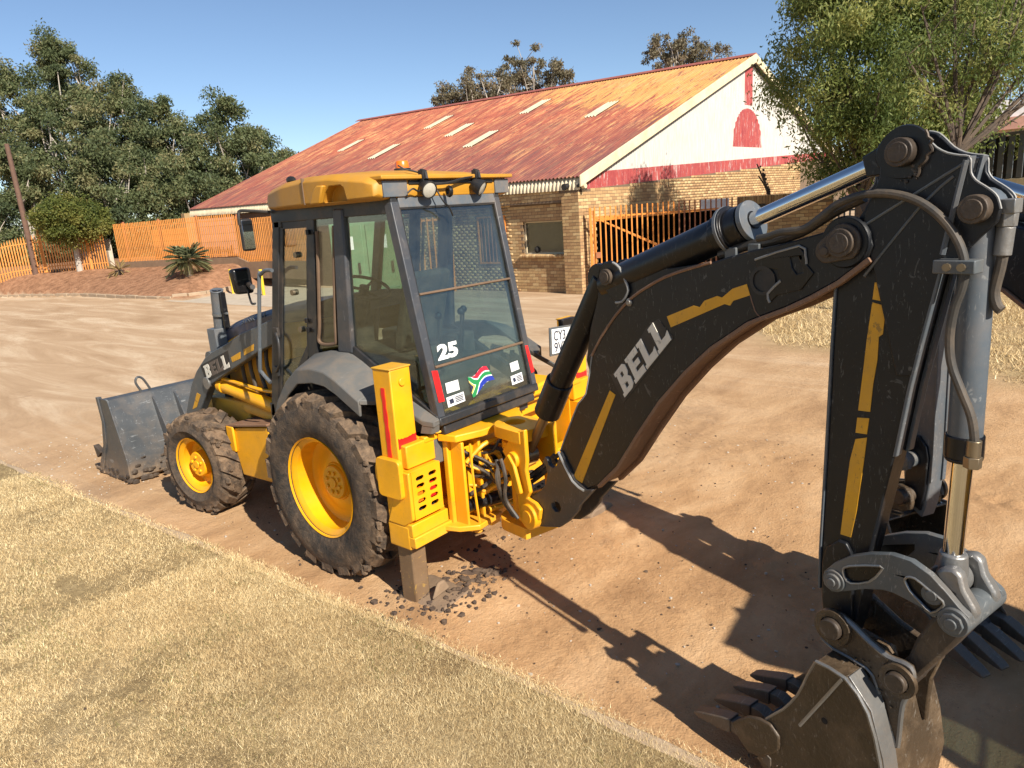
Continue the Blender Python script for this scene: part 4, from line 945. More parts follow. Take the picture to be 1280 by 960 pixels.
for k, (a, b) in enumerate(((0.0, 0.0), (0.02, -.03), (0.05, 0.02))):
    m.tube([FN(1.18+a, 1.0+b, 0.80), FN(1.22+a, 0.90, 0.78+b), FN(1.20+a, 0.75, 0.80), FN(1.27+a, 0.62, 0.84)], 0.013, 7)
    m.tube([FN(1.15+a, 0.98, 0.9+b), FN(1.25+a, 0.86+b, 0.95), FN(1.35, 0.9+b, 1.0), FN(1.5+a, 1.05+b, 1.03)], 0.015, 7)
P(m, 'swing_hose', 'hose', bevel=0)
rg = random.Random(14)
for k in range(16):
    a = Vector((rg.uniform(0.42, 0.62), rg.uniform(-1.06, -1.0), rg.uniform(0.6, 1.05))); b = Vector((rg.uniform(0.72, 0.98), rg.uniform(-1.3, -1.12), rg.uniform(0.62, 1.05)))
    mid = a.lerp(b, rg.uniform(.35, .65))+Vector((rg.uniform(-.05, .05), rg.uniform(-.10, -.02), rg.uniform(-.16, .12)))
    m = MB(); m.tube([a, a.lerp(mid, .5)+Vector((0, -.04, rg.uniform(-.03, .05))), mid, b], rg.choice((0.010, 0.013, 0.016)), 7)
    q = (b-mid).normalized(); m.cyl(b-q*0.03, b+q*0.02, 0.02, n=6)
    P(m, 'linkage_hose', rg.choice(('yellow', 'yellow', 'hose', 'hose', 'yellow_old')), bevel=0)
for k in range(7):
    x, z = rg.uniform(0.62, 1.0), rg.uniform(0.58, 1.0)
    m = MB(); m.cyl((x, -1.10, z), (x+rg.uniform(-.03, .03), -1.02, z+rg.uniform(-.02, .02)), rg.uniform(0.016, 0.03), n=6); P(m, 'fitting', rg.choice(('yellow', 'brass', 'steel_grey')), bevel=0.002)
# ---------------------------------------------------------------- the hoe arm
ARM_BOOM, ARM_DIP, ARM_BKT = [], [], []     # parts that move together
def A(mb, name, mat, parent=BH, bevel=0.005, grp=None, **k):
    o = mb.build(name, mat, parent, bevel, **k)
    if parent is BH and grp is not None: grp.append(o)
    return o
NL, NR = 0.93, 1.10
def mirn(n): return 2.02-n
# boom: lower contour edges in rusty wear
bb = SH['boom_box']; lo = {i: 1 for i in range(22, 34)}
m = MB(); m.prism(bb, FN, NL, NR, edge_mat=lo)
boom = A(m, 'boom', ['arm_black', 'rust'], grp=ARM_BOOM, bevel=0.006)
m = MB()
low = [bb[i] for i in range(21, 35)]
off = [(u+0.012, z-0.016) for u, z in low]
m.prism(low+off[::-1], FN, NL-0.012, NL+0.02); m.prism(low+off[::-1], FN, NR-0.02, NR+0.012); A(m, 'boom_flange', 'rust', boom, 0.003)
for n0 in (0.95, 1.06):
    m = MB(); m.prism(SH['boom_hump'], FN, n0, n0+0.02); A(m, 'hump_plate', 'arm_black', boom, 0.004)
for n0 in (0.915, 1.085):
    m = MB(); m.prism(SH['boom_base'], FN, n0, n0+0.03, [SH['boom_base_hole']]); A(m, 'boom_foot', 'foot_steel', boom, 0.004)
# weld beads and ribs
def bead(pts, n, r=0.006, mat='weld', par=boom, name='weld_bead'):
    m = MB(); m.tube([FN(u, z, n) for u, z in pts], r, 6, 2); return m.build(name, mat, par, 0)
bead(bb[4:12], NL-0.001, 0.008, 'rust'); bead(bb[0:5], NL, 0.005)
bead([bb[0]]+bb[-1:-3:-1]+[bb[-2]], 0.914, 0.009)
bead([(1.95, 2.08), (1.985, 2.00), (2.03, 1.84)] if False else [SH['stripe_b'][8], ((SH['stripe_b'][8][0]+bb[26][0])/2, (SH['stripe_b'][8][1]+bb[26][1])/2-0.02), bb[26]], NL, 0.003, 'rust')
for k in ('stripe_a', 'stripe_b'):
    m = MB(); m.prism(SH[k], FN, NL-0.0025, NL+0.002); A(m, 'stripe', 'stripe', boom, 0)
m = MB(); m.prism(SH['bell_panel'], FN, NL-0.002, NL+0.002); A(m, 'letter_panel', 'pad_black', boom, 0)
slab_word('BELL', SH['bell_quad'], FN, NL-0.006, NL, boom, ['cream_vinyl']*4)
m = MB(); m.prism(SH['tip_patch'], FN, NL-0.006, NL+0.002, [SH['tip_slot']]); A(m, 'tip_plate', 'arm_dark', boom, 0.003)
tp = SH['tip_patch']; bead(tp[0:4], NL-0.005, 0.005); bead(tp[7:10], NL-0.005, 0.006)
th = SH['tip_hole'][0]
m = MB(); m.lathe([(0.045, -0.004), (0.06, -0.004), (0.06, 0.01), (0.045, 0.01)], FN(th[0], th[1], NL-0.004), BN, 24, True).cyl(FN(th[0], th[1], NL-0.002), FN(th[0], th[1], NL+0.01), 0.046, n=24); A(m, 'boom_port', 'pad_black', boom, 0)
# pins
def pin(p, n0, n1, r, name='pin', par=boom, mat='bright_steel', grp=None):
    m = MB(); m.cyl(FN(p[0], p[1], n0), FN(p[0], p[1], n1), r, n=24).cyl(FN(p[0], p[1], n0-0.006), FN(p[0], p[1], n0), r*0.72, n=20)
    return A(m, name, mat, par, 0.003)
tpn = SH['boom_tip_pin'][0]; rtn = SH['retainer'][0]
m = MB(); m.lathe([(0.052, -0.012), (0.088, -0.012), (0.095, 0.0), (0.095, 0.01), (0.052, 0.01)], FN(tpn[0], tpn[1], NL), BN, 32, True); A(m, 'tip_boss', 'arm_black', boom, 0)
q = []
for c_, r_, a0, a1 in ((tpn, 0.07, -80, 80), (rtn, 0.045, 100, 260)):
    ang = math.atan2(tpn[1]-rtn[1], tpn[0]-rtn[0])
    for k in range(9):
        t = ang+R(a0+(a1-a0)*k/8); q.append((c_[0]+r_*math.cos(t), c_[1]+r_*math.sin(t)))
m = MB(); m.prism(q, FN, NL-0.028, NL-0.012); A(m, 'pin_retainer', 'mud_steel', boom, 0.004)
pin(tpn, NL-0.045, NR+0.04, 0.052, 'pin', boom, 'mud_steel'); pin(rtn, NL-0.042, NL, 0.024, 'bolt', boom, 'mud_steel')
hp = SH['hump_pin'][0]
m = MB(); m.prism(SH['hump_cap'], FN, 0.938, 0.95); A(m, 'hump_cap', 'arm_dark', boom, 0.004)
bead(SH['hump_cap'][2:8], 0.938, 0.007)
pin(hp, 0.915, 1.10, 0.042, 'pin', boom, 'mud_steel'); pin((hp[0]+0.16, hp[1]-0.12), 0.922, 0.945, 0.02, 'bolt', boom)
# tube clamp and bracket on the boom top
m = MB(); cl = (2.96, 2.345)
for (u, z, w_, h_) in ((2.905, 2.29, 0.06, 0.12), (3.02, 2.335, 0.055, 0.06)): m.box(u-w_/2, u+w_/2, z-h_/2, z+h_/2, 0.945, 0.965, FN)
A(m, 'hose_bracket', 'steel_grey', boom, 0.004)
# boom cylinder
bc_ = SH['bcyl']
m = MB(); m.cyl(FN(*bc_[0], 1.01), FN(*bc_[3], 1.01), 0.072, n=28).cyl(FN(*bc_[2], 1.01), FN(*bc_[4], 1.01), 0.084, n=28).cyl(FN(bc_[0][0], bc_[0][1], 0.95), FN(bc_[0][0], bc_[0][1], 1.07), 0.08, n=20)
bcy = A(m, 'boom_cylinder', 'arm_dark', grp=ARM_BOOM, bevel=0.006)
m = MB(); m.cyl(FN(*bc_[3], 1.01), FN(*bc_[5], 1.01), 0.032, n=20).cyl(FN(bc_[5][0], bc_[5][1], 0.96), FN(bc_[5][0], bc_[5][1], 1.06), 0.06, n=20); A(m, 'cylinder_rod', 'brass', bcy, 0)
# dipper cylinder
dc = SH['dcyl']; du = Vector(FN(*dc[5], 1.01))-Vector(FN(*dc[0], 1.01)); L0 = du.length; du.normalize(); o0 = Vector(FN(*dc[0], 1.01))
def da(p): return (Vector(FN(*p, 1.01))-o0).dot(du)
b1, b2 = da(dc[2]), da(dc[4])
m = MB(); m.lathe([(0.0, -0.07), (0.075, -0.07), (0.08, 0.0), (0.08, b1-0.02), (0.086, b1-0.02), (0.086, b1+0.03), (0.105, b1+0.03), (0.105, b1+0.055), (0.086, b1+0.055), (0.084, b2-0.03), (0.072, b2-0.03), (0.072, b2), (0.0, b2)], o0, du, 36)
dcy = A(m, 'dipper_cylinder', 'arm_dark', grp=ARM_BOOM, bevel=0.003)
m = MB(); m.lathe([(0.087, b1+0.028), (0.108, b1+0.028), (0.108, b1+0.045), (0.087, b1+0.045)], o0, du, 36, True).lathe([(0.072, b2-0.02), (0.088, b2-0.02), (0.088, b2+0.004), (0.04, b2+0.004)], o0, du, 36); A(m, 'gland_ring', 'cyl_grey', dcy, 0.002)
m = MB(); m.lathe([(0.034, b2-0.05), (0.034, L0-0.07), (0.0, L0-0.07)], o0, du, 28); A(m, 'cylinder_rod', 'chrome', dcy, 0)
m = MB(); m.cyl(FN(dc[5][0], dc[5][1], 0.962), FN(dc[5][0], dc[5][1], 1.048), 0.07, n=24); m.prism([(dc[5][0]-0.02, dc[5][1]+0.05), (dc[5][0]-0.12, dc[5][1]), (dc[5][0]-0.10, dc[5][1]-0.07), (dc[5][0]+0.02, dc[5][1]-0.06)], FN, 0.966, 1.044); A(m, 'rod_eye', 'arm_dark', dcy, 0.005)
m = MB(); m.tube([FN(u, z, 0.975) for u, z in [(hp[0]+0.36, hp[1]-0.01), (hp[0]+0.375, hp[1]+0.07), (hp[0]+0.43, hp[1]+0.15), (hp[0]+0.52, hp[1]+0.20), (hp[0]+0.64, hp[1]+0.235), (hp[0]+0.72, hp[1]+0.265)]], 0.014, 8); A(m, 'cylinder_pipe', 'arm_dark', dcy, 0)

# dipper
db = SH['dip_box']
m = MB(); m.prism(db, FN, 0.955, 1.055)
dip = A(m, 'dipper', 'arm_black', grp=ARM_DIP, bevel=0.006)
back = [db[i] for i in range(14, 21)]
m = MB()
o_ = [(u+0.014, z+0.004) for u, z in back]
m.prism(back+o_[::-1], FN, 0.94, 0.98); m.prism(back+o_[::-1], FN, 1.03, 1.07); A(m, 'back_flange', 'cyl_grey', dip, 0.003)
fr_ = [db[i] for i in range(1, 8)]; o_ = [(u-0.010, z) for u, z in fr_]
m = MB(); m.prism(fr_+o_[::-1], FN, 0.948, 0.975); m.prism(fr_+o_[::-1], FN, 1.035, 1.062); A(m, 'front_flange', 'cyl_grey', dip, 0.002)
for n0 in (0.94, 1.05):
    m = MB(); m.prism(SH['dip_head'], FN, n0, n0+0.02); A(m, 'head_plate', 'arm_black', dip, 0.004)
hd = SH['dip_head']
bead([(u, z) for u, z in hd[6:20]], 0.943, 0.004, 'weld', dip, 'plate_edge'); bead([(u, z) for u, z in hd[6:20]], 1.067, 0.004, 'weld', dip, 'plate_edge')
for k in ('dip_weld1', 'dip_weld2', 'dip_weld3'): bead(SH[k], 0.94, 0.010 if k == 'dip_weld3' else 0.005, 'cyl_grey' if k == 'dip_weld3' else 'steel_grey', dip)
m = MB(); m.prism(SH['dip_lower'], FN, 0.938, 0.958); m.prism(SH['dip_lower'], FN, 1.052, 1.072); A(m, 'lower_plate', 'arm_black', dip, 0.005)
for k in ('dip_stripe1', 'dip_stripe2', 'dip_stripe3', 'dip_stripe4'):
    m = MB(); m.prism(SH[k], FN, 0.9525, 0.957); A(m, 'stripe', 'stripe', dip, 0)
pin(SH['dip_pin'][0], 0.895, 1.10, 0.047, 'pin', dip, 'mud_steel'); pin(SH['dip_rpin'][0], 0.90, 1.10, 0.045, 'pin', dip, 'mud_steel')
dp = SH['dip_pin'][0]
m = MB(); m.lathe([(0.05, -0.006), (0.085, -0.006), (0.088, 0.004), (0.05, 0.004)], FN(dp[0], dp[1], 0.938), BN, 28, True); A(m, 'pin_collar', 'arm_dark', dip, 0)
m = MB(); rg = random.Random(9); q = [(dp[0]+0.07, dp[1]+0.06)]
for k in range(14): q.append((q[0][0]+0.02*math.sin(k*.35)+rg.uniform(-.006, .006), q[0][1]-0.011*k))
m.tube([FN(u, z, 0.932+rg.uniform(-.003, .001)) for u, z in q], 0.005, 6, 2)
for k in range(16): m.ball(FN(q[-1][0]-rg.uniform(0, 0.06), q[-1][1]+rg.uniform(-.02, .035), 0.935), rg.uniform(.003, .009), 3)
A(m, 'grease_clump', 'mud_steel', dip, 0)
# bucket cylinder
kc = SH['kcyl']
m = MB(); m.cyl(FN(*kc[0], 1.01), FN(*kc[2], 1.01), 0.054, n=30).cyl(FN(kc[0][0], kc[0][1], 0.965), FN(kc[0][0], kc[0][1], 1.048), 0.07, n=22)
kcy = A(m, 'bucket_cylinder', 'cyl_grey', grp=ARM_DIP, bevel=0.005)
m = MB(); e = Vector(FN(*kc[2], 1.01)); d_ = (Vector(FN(*kc[2], 1.01))-Vector(FN(*kc[0], 1.01))).normalized(); m.cyl(e-d_*0.05, e+d_*0.03, 0.061, 0.061, 30).cyl(e+d_*0.03, e+d_*0.045, 0.061, 0.055, 30); A(m, 'cylinder_gland', 'arm_dark', kcy, 0.004)
m = MB(); m.cyl(e, FN(*kc[5], 1.01), 0.034, n=24); A(m, 'cylinder_rod', 'chrome', kcy, 0)
m = MB(); m.cyl(FN(kc[5][0], kc[5][1], 0.965), FN(kc[5][0], kc[5][1], 1.055), 0.062, n=24).cyl(FN(kc[4][0], kc[4][1], 1.01), FN(kc[5][0], kc[5][1], 1.01), 0.045, 0.06, 20); A(m, 'rod_eye', 'bright_steel', kcy, 0.006)
# hoses
def hose(key, n, r, mat='hose_dusty', grp=ARM_DIP):
    m = MB(); m.tube([FN(u, z, n) for u, z in SH[key]], r, 10, 4); return A(m, 'hydraulic_hose', mat, BH, 0, grp=grp)
h1 = hose('hose_main', 0.905, 0.0145); hose('hose_two', 0.975, 0.02, 'hose', ARM_BOOM); hose('hose_three', 0.98, 0.015, 'hose', ARM_BOOM); h4 = hose('hose_four', 1.0, 0.017, 'hose_dusty')
hm = SH['hose_main']; e0, e1 = Vector(FN(*hm[-2], 0.905)), Vector(FN(*hm[-1], 0.905))
m = MB(); m.cyl(e0, e1, 0.022, n=12).cyl(e1, e1+(e1-e0)*0.7, 0.028, n=6); A(m, 'hose_fitting', 'brass', h1, 0.002)
h = SH['hose_four']; e0, e1 = Vector(FN(*h[0], 1.0)), Vector(FN(*h[2], 1.0))
m = MB(); dv = (e1-e0).normalized(); m.cyl(e0, e0+dv*0.09, 0.026, n=14).cyl(e0-dv*0.05, e0, 0.03, n=6).box(h[0][0]-0.09, h[0][0]+0.03, h[0][1]+0.04, h[0][1]+0.085, 0.97, 1.03, FN); A(m, 'hose_fitting', 'bright_steel', h4, 0.003)
k1, k2 = SH['kclamp']
m = MB(); m.box(k1[0]-0.02, k2[0]+0.02, k2[1]-0.022, k2[1]+0.022, 0.885, 0.95, FN); kc2 = A(m, 'hose_clamp', 'steel_grey', grp=ARM_DIP, bevel=0.004)
m = MB()
for t in (0.3, 0.8): m.cyl(FN(k1[0]+(k2[0]-k1[0])*t, k2[1], 0.876), FN(k1[0]+(k2[0]-k1[0])*t, k2[1], 0.886), 0.013, n=8)
A(m, 'clamp_bolt', 'brass', kc2, 0)
# links
for s_ in (0, 1):
    n0 = 0.872 if s_ == 0 else 1.128
    m = MB(); m.prism(SH['arc'], FN, n0, n0+0.03, [SH['arc_slot1'], SH['arc_slot2']]); a_ = A(m, 'side_link', 'steel_grey', grp=ARM_BKT, bevel=0.005)
    for k in ('arc_slot1', 'arc_slot2'): m = MB(); m.prism(SH[k], FN, n0+0.010, n0+0.022); A(m, 'link_recess', 'arm_dark', a_, 0)
    for k in ('arc_slot1', 'arc_slot2'): bead(SH[k]+SH[k][:1], n0 if s_ == 0 else n0+0.03, 0.005, 'bright_steel', a_, 'slot_rim')
    m = MB(); m.prism(SH['rodcast'], FN, *((0.905, 0.955) if s_ == 0 else (1.065, 1.115))); A(m, 'link_casting', 'bright_steel', grp=ARM_BKT, bevel=0.012)
def big_pin(p, n0, n1, r, hexa=False):
    m = MB(); m.cyl(FN(p[0], p[1], n0), FN(p[0], p[1], n1), r, n=26).cyl(FN(p[0], p[1], n0-0.012), FN(p[0], p[1], n0), r*0.75, n=8 if hexa else 20).cyl(FN(p[0], p[1], n0-0.02), FN(p[0], p[1], n0-0.012), r*0.4, n=14)
    return A(m, 'link_pin', 'steel_grey', grp=ARM_BKT, bevel=0.003)
big_pin(SH['pinA'][0], 0.862, 1.16, 0.045); big_pin(SH['pinB'][0], 0.858, 1.165, 0.052, True); big_pin(SH['rodpin'][0], 0.885, 1.135, 0.05)
m = MB(); m.prism(SH['hlink'], FN, 0.935, 1.085); A(m, 'bucket_link', 'mud_steel', grp=ARM_BKT, bevel=0.014)
# bucket
bs = [(u, max(z, 0.012)) for u, z in SH['bk_side']]
shell = [bs[i] for i in range(0, 10)]
inner = []
for i, (u, z) in enumerate(shell):
    inner.append((u-0.012*(1 if i > 0 else 0)-0.006, z-0.014 if i < 3 else (z if i < 6 else z+0.02)))
m = MB(); m.prism(shell+inner[::-1], FN, 0.783, 1.247)
bk = A(m, 'digging_bucket', 'bucket_steel', grp=ARM_BKT, bevel=0.004)
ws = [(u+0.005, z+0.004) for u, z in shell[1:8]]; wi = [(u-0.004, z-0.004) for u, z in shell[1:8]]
m = MB(); m.prism(ws+wi[::-1], FN, 0.791, 0.884); A(m, 'sunlit_strip', 'bright_steel', bk, 0.003)  # added plate: sunlit band of the shell put in as paler steel
for n0 in (0.772, 1.24):
    m = MB(); m.prism(bs, FN, n0, n0+0.018); A(m, 'side_plate', 'bucket_steel', bk, 0.004)
    m = MB(); m.prism(SH['cutter'], FN, *((0.758, 0.775) if n0 < 1 else (1.255, 1.272))); A(m, 'side_cutter', 'bucket_steel', bk, 0.008)
bead(SH['bk_weld'], 0.772, 0.008, 'bright_steel', bk)
bead([bs[0], bs[1], bs[2], bs[3], bs[4]], 0.774, 0.008, 'bright_steel', bk); bead(bs[10:16]+[bs[0]], 0.774, 0.006, 'bright_steel', bk)
hh = SH['bk_hole'][0]; m = MB(); m.cyl(FN(hh[0], hh[1], 0.7705), FN(hh[0], hh[1], 0.78), 0.014, n=14); A(m, 'side_hole', 'dark_void', bk, 0)
for n0 in (0.886, mirn(0.886)-0.03):
    m = MB(); m.prism(SH['bk_ear'], FN, n0, n0+0.03); A(m, 'bucket_ear', 'bucket_steel', bk, 0.006)
bead(SH['bk_ear'][0:17], 0.888, 0.010, 'bright_steel', bk)
bead(SH['bk_back'], 0.884, 0.006, 'bright_steel', bk)
for key, r in (('pinD', 0.05), ('pinC', 0.045)):
    p = SH[key][0]
    m = MB(); m.lathe([(r, -0.02), (r*1.5, -0.02), (r*1.55, 0.0), (r, 0.0)], FN(p[0], p[1], 0.886), BN, 28, True); A(m, 'pin_collar', 'bucket_steel', bk, 0)
    m = MB(); m.cyl(FN(p[0], p[1], 0.845), FN(p[0], p[1], 1.17), r*0.9, n=24); A(m, 'bucket_pin', 'mud_steel', bk, 0.006)
# cutting lip and teeth
m = MB(); m.prism([(3.10, 0.135), (3.12, 0.165), (3.30, 0.06), (3.42, 0.02), (3.40, 0.005), (3.25, 0.03)], FN, 0.785, 1.245); A(m, 'cutting_lip', 'steel_grey', bk, 0.003)
for n0 in (0.80, 0.95, 1.10, 1.24):
    m = MB()
    def sec(u, z, w_, h_): return [FN(u, z-h_, n0-w_), FN(u, z-h_, n0+w_), FN(u, z+h_, n0+w_), FN(u, z+h_, n0-w_)]
    def loft(S_):
        v = [p for s_ in S_ for p in s_]; k = len(S_)
        m.add(v, [(i*4+a, i*4+(a+1) % 4, (i+1)*4+(a+1) % 4, (i+1)*4+a) for i in range(k-1) for a in range(4)]+[(0, 1, 2, 3), tuple(4*(k-1)+a for a in range(4))])
    loft([sec(3.27, 0.10, 0.032, 0.028), sec(3.10, 0.165, 0.030, 0.032), sec(3.03, 0.160, 0.026, 0.026)])
    loft([sec(3.05, 0.162, 0.035, 0.036), sec(3.00, 0.150, 0.036, 0.034), sec(2.86, 0.112, 0.033, 0.014), sec(2.832, 0.104, 0.030, 0.006)])
    A(m, 'tooth', 'tooth_steel', bk, 0.004)
m = MB(); rg = random.Random(11)
for k in range(110):
    t = rg.random()
    if t < .5: c_ = FN(3.2+rg.uniform(-.1, .25), rg.uniform(0.02, 0.25)*(1 if rg.random() < .5 else .5), 0.765+rg.uniform(-.004, .008))
    else: c_ = FN(3.5+rg.uniform(-.04, .22), 0.70+rg.uniform(-.35, .12), 0.882)
    m.ball(c_, rg.uniform(0.002, 0.0065), 3, (rg.uniform(.6, 1.6), rg.uniform(.6, 1.6), 1))
m.build('caked_mud', 'bucket_steel', bk, 0, kind='stuff')
# ---------------------------------------------------------------- land
def terr(x, y):
    """height of the land: level road, garden bank rising behind the far kerb"""
    kx = np.interp(y, [20, 26, 34, 41, 46, 60, 120], [10.6, 10.45, 10.3, 8.7, 7.0, 3.5, -12])
    fx = np.interp(y, [20, 25, 27, 36, 41, 60, 120], [15.6, 15.3, 15.0, 13.0, 9.9, 4.5, -11])
    s = np.clip((x-kx)/(fx-kx), 0, 1)
    by = np.clip((y-23.8-0.35*np.clip(x-10.4, 0, 6))/2.2, 0, 1)
    by = by*by*(3-2*by)
    return np.where(x > kx, by*(0.10+1.0*s**0.65), 0.0)
def vnoise(x, y, seed=0):
    xi = np.floor(x).astype(int); yi = np.floor(y).astype(int); fx = x-xi; fy = y-yi
    fx = fx*fx*(3-2*fx); fy = fy*fy*(3-2*fy)
    def h(a, b):
        n = (a*374761393+b*668265263+seed*144269) & 0x7fffffff
        n = ((n ^ (n >> 13))*1274126177) & 0x7fffffff
        return ((n ^ (n >> 16)) & 0xffff)/65535.0
    return (h(xi, yi)*(1-fx)+h(xi+1, yi)*fx)*(1-fy)+(h(xi, yi+1)*(1-fx)+h(xi+1, yi+1)*fx)*fy
def fbm(x, y, o=4, seed=0):
    s = 0; a = 0.5
    for k in range(o): s = s+a*vnoise(x*2**k+17*k, y*2**k-9*k, seed+k); a *= 0.5
    return s
EDGE_Y = [-60, -3.2, -2.5, -1.86, -0.8, -0.17, 0.92, 2.2, 3.83, 6.3, 12, 40, 200]
EDGE_X = [0.9, -0.09, -0.10, -0.09, -0.15, -0.20, -0.22, -0.29, -0.39, -0.50, -0.9, -4, -25]
def edge(y): return np.interp(y, EDGE_Y, EDGE_X)

def ground_mat():
    m, t, b = nodes('dirt'); v = coord(t)
    sx = nd(t, "ShaderNodeSeparateXYZ"); t.links.new(v, sx.inputs[0])
    n1 = noise(t, v, 0.35, 8, 0.62, 0.6); n2 = noise(t, mapping(t, v, (0.5, 1.0, 1)), 1.5, 8, 0.65, 0.4); n3 = noise(t, v, 60, 5, 0.7)
    warm = ramp(t, n2, [(0.28, (0.25, 0.137, 0.064)), (0.5, (0.43, 0.255, 0.125)), (0.70, (0.56, 0.365, 0.20))])
    pale = ramp(t, noise(t, mapping(t, v, (0.9, 0.16, 1), (0, 0, R(38))), 1.3, 9, 0.68, 0.8), [(0.3, (0.32, 0.205, 0.115)), (0.5, (0.43, 0.295, 0.18)), (0.66, (0.56, 0.43, 0.295))])
    g = nd(t, "ShaderNodeMapRange"); g.inputs[1].default_value = 2.0; g.inputs[2].default_value = 11.0
    far = math_(t, 'ADD', math_(t, 'MULTIPLY', sx.outputs[1], 0.9), math_(t, 'MULTIPLY', sx.outputs[0], 0.55))
    t.links.new(math_(t, 'ADD', far, math_(t, 'MULTIPLY', n1, 4.0)), g.inputs[0])
    c = mix(t, g.outputs[0], warm, pale)
    # reddish-brown mulch on the garden bank
    a = nd(t, "ShaderNodeAttribute", attribute_name="bank")
    mul = ramp(t, noise(t, v, 3.5, 9, 0.72), [(0.3, (0.12, 0.058, 0.03)), (0.55, (0.30, 0.155, 0.085)), (0.75, (0.42, 0.24, 0.14))])
    c = mix(t, a.outputs['Fac'], c, mul)
    a2 = nd(t, "ShaderNodeAttribute", attribute_name="verge")
    dry = ramp(t, noise(t, v, 5.0, 9, 0.75), [(0.3, (0.17, 0.115, 0.055)), (0.6, (0.42, 0.30, 0.155))])
    c = mix(t, math_(t, 'MULTIPLY', a2.outputs['Fac'], ramp(t, noise(t, v, 1.7, 7, 0.7), [(0.3, 0.5), (0.55, 1.0)])), c, dry)
    # grit and small stones
    vo = nd(t, "ShaderNodeTexVoronoi", i_Scale=55.0); t.links.new(v, vo.inputs['Vector'])
    sp = ramp(t, vo.outputs['Distance'], [(0.10, 1.0), (0.22, 0.0)])
    hue = nd(t, "ShaderNodeSeparateColor"); t.links.new(vo.outputs['Color'], hue.inputs[0])
    c = mix(t, math_(t, 'MULTIPLY', sp, ramp(t, hue.outputs[0], [(0.80, 0.0), (0.84, 0.85)])), c, ramp(t, hue.outputs[1], [(0.3, (0.09, 0.055, 0.035)), (0.7, (0.55, 0.42, 0.30))]))
    # dark damp scuffs left by the wheels
    st = ramp(t, noise(t, v, 2.6, 8, 0.7, 0.5), [(0.60, 0.0), (0.72, 0.55)])
    c = mix(t, st, c, (0.20, 0.115, 0.065))
    setc(t, b, c); b.inputs['Roughness'].default_value = 0.95; b.inputs['Specular IOR Level'].default_value = 0.15
    wv = nd(t, "ShaderNodeTexWave", wave_type='BANDS', i_Scale=3.2, i_Distortion=7.0, i_Detail=3.0); t.links.new(mapping(t, v, (1, 1, 1), (0, 0, R(20))), wv.inputs[0])
    h = math_(t, 'ADD', math_(t, 'MULTIPLY', n3, 0.8), math_(t, 'ADD', math_(t, 'MULTIPLY', noise(t, v, 14, 6, 0.7), 1.3), math_(t, 'MULTIPLY', math_(t, 'MULTIPLY', wv.outputs['Fac'], 0.5), ramp(t, n1, [(0.45, 0.0), (0.6, 1.0)]))))
    bump(t, b, h, 0.9, 0.012); MATS['dirt'] = m
ground_mat()
def axis(parts):
    o = []
    for a, b, s in parts: o.append(np.arange(a, b, s))
    return np.concatenate(o+[[parts[-1][1]]])
gx = axis([(-900, -100, 100), (-100, -20, 10), (-20, -6, 1.4), (-6, -1.2, 0.3), (-1.2, 5.5, 0.045), (5.5, 16, 0.16), (16, 40, 1.0), (40, 120, 8), (120, 1500, 120)])
gy = axis([(-900, -100, 100), (-100, -20, 10), (-20, -6, 1.0), (-6, 6.5, 0.045), (6.5, 22, 0.18), (22, 44, 0.30), (44, 120, 4), (120, 1500, 120)])
GX, GY = np.meshgrid(gx, gy, indexing='xy')
GZ = terr(GX, GY).astype(float)
near = np.clip((7.5-np.hypot(GX-1.5, GY))/3, 0, 1)
GZ = GZ+near*(0.035*(fbm(GX*1.1, GY*1.1, 5, 3)-0.47)+0.016*(fbm(GX*6, GY*6, 3, 8)-0.45))
for xc, bend in ((0.42, 0.0), (1.86, 0.0), (2.75, 0.09), (3.9, 0.07)):      # tread prints pressed into the dust
    dx = GX-(xc+bend*(GY+3))
    m_ = np.clip(1.25-np.abs(dx)/0.2, 0, 1)*np.clip((fbm(GX*.9+xc, GY*.5, 3, 51)-0.40)*7, 0, 1)*near
    GZ = GZ+m_*(0.010*np.clip(3*np.sin(2*np.pi*(GY+np.sign(dx)*0.10+np.abs(dx)*0.9)/0.21), -1, 1)-0.010)
off_lawn = np.clip((edge(GY)-GX)/0.15, 0, 1); GZ = GZ*(1-off_lawn)-0.02*off_lawn
# soil scuffed up round the left foot
GZ = GZ+0.10*np.exp(-(((GX-0.28)/0.34)**2+((GY+0.98)/0.30)**2))*fbm(GX*7, GY*7, 4, 5)
V = np.stack([GX, GY, GZ], -1).reshape(-1, 3); nx, ny = len(gx), len(gy)
I = np.arange(nx*ny).reshape(ny, nx); F = np.stack([I[:-1, :-1], I[:-1, 1:], I[1:, 1:], I[1:, :-1]], -1).reshape(-1, 4)
me = arr_mesh('ground', V, F, 'dirt', None, True)
bank = np.clip(terr(GX, GY)/0.09, 0, 1).ravel()
a = me.attributes.new('bank', 'FLOAT', 'POINT'); a.data.foreach_set('value', bank.astype(np.float32))
vg = np.clip((GX-9.6-0.5*np.clip(GY, -9, 9)+1.2*fbm(GX*.8, GY*.8, 4, 2))/1.2, 0, 1)*np.clip((3.2-GY)/1.0, 0, 1)*(GX < 60)
a = me.attributes.new('verge', 'FLOAT', 'POINT'); a.data.foreach_set('value', vg.ravel().astype(np.float32))
link('ground', me, kind='structure')
def gz(x, y): return float(GZ[min(ny-1, int(np.searchsorted(gy, y))), min(nx-1, int(np.searchsorted(gx, x)))])

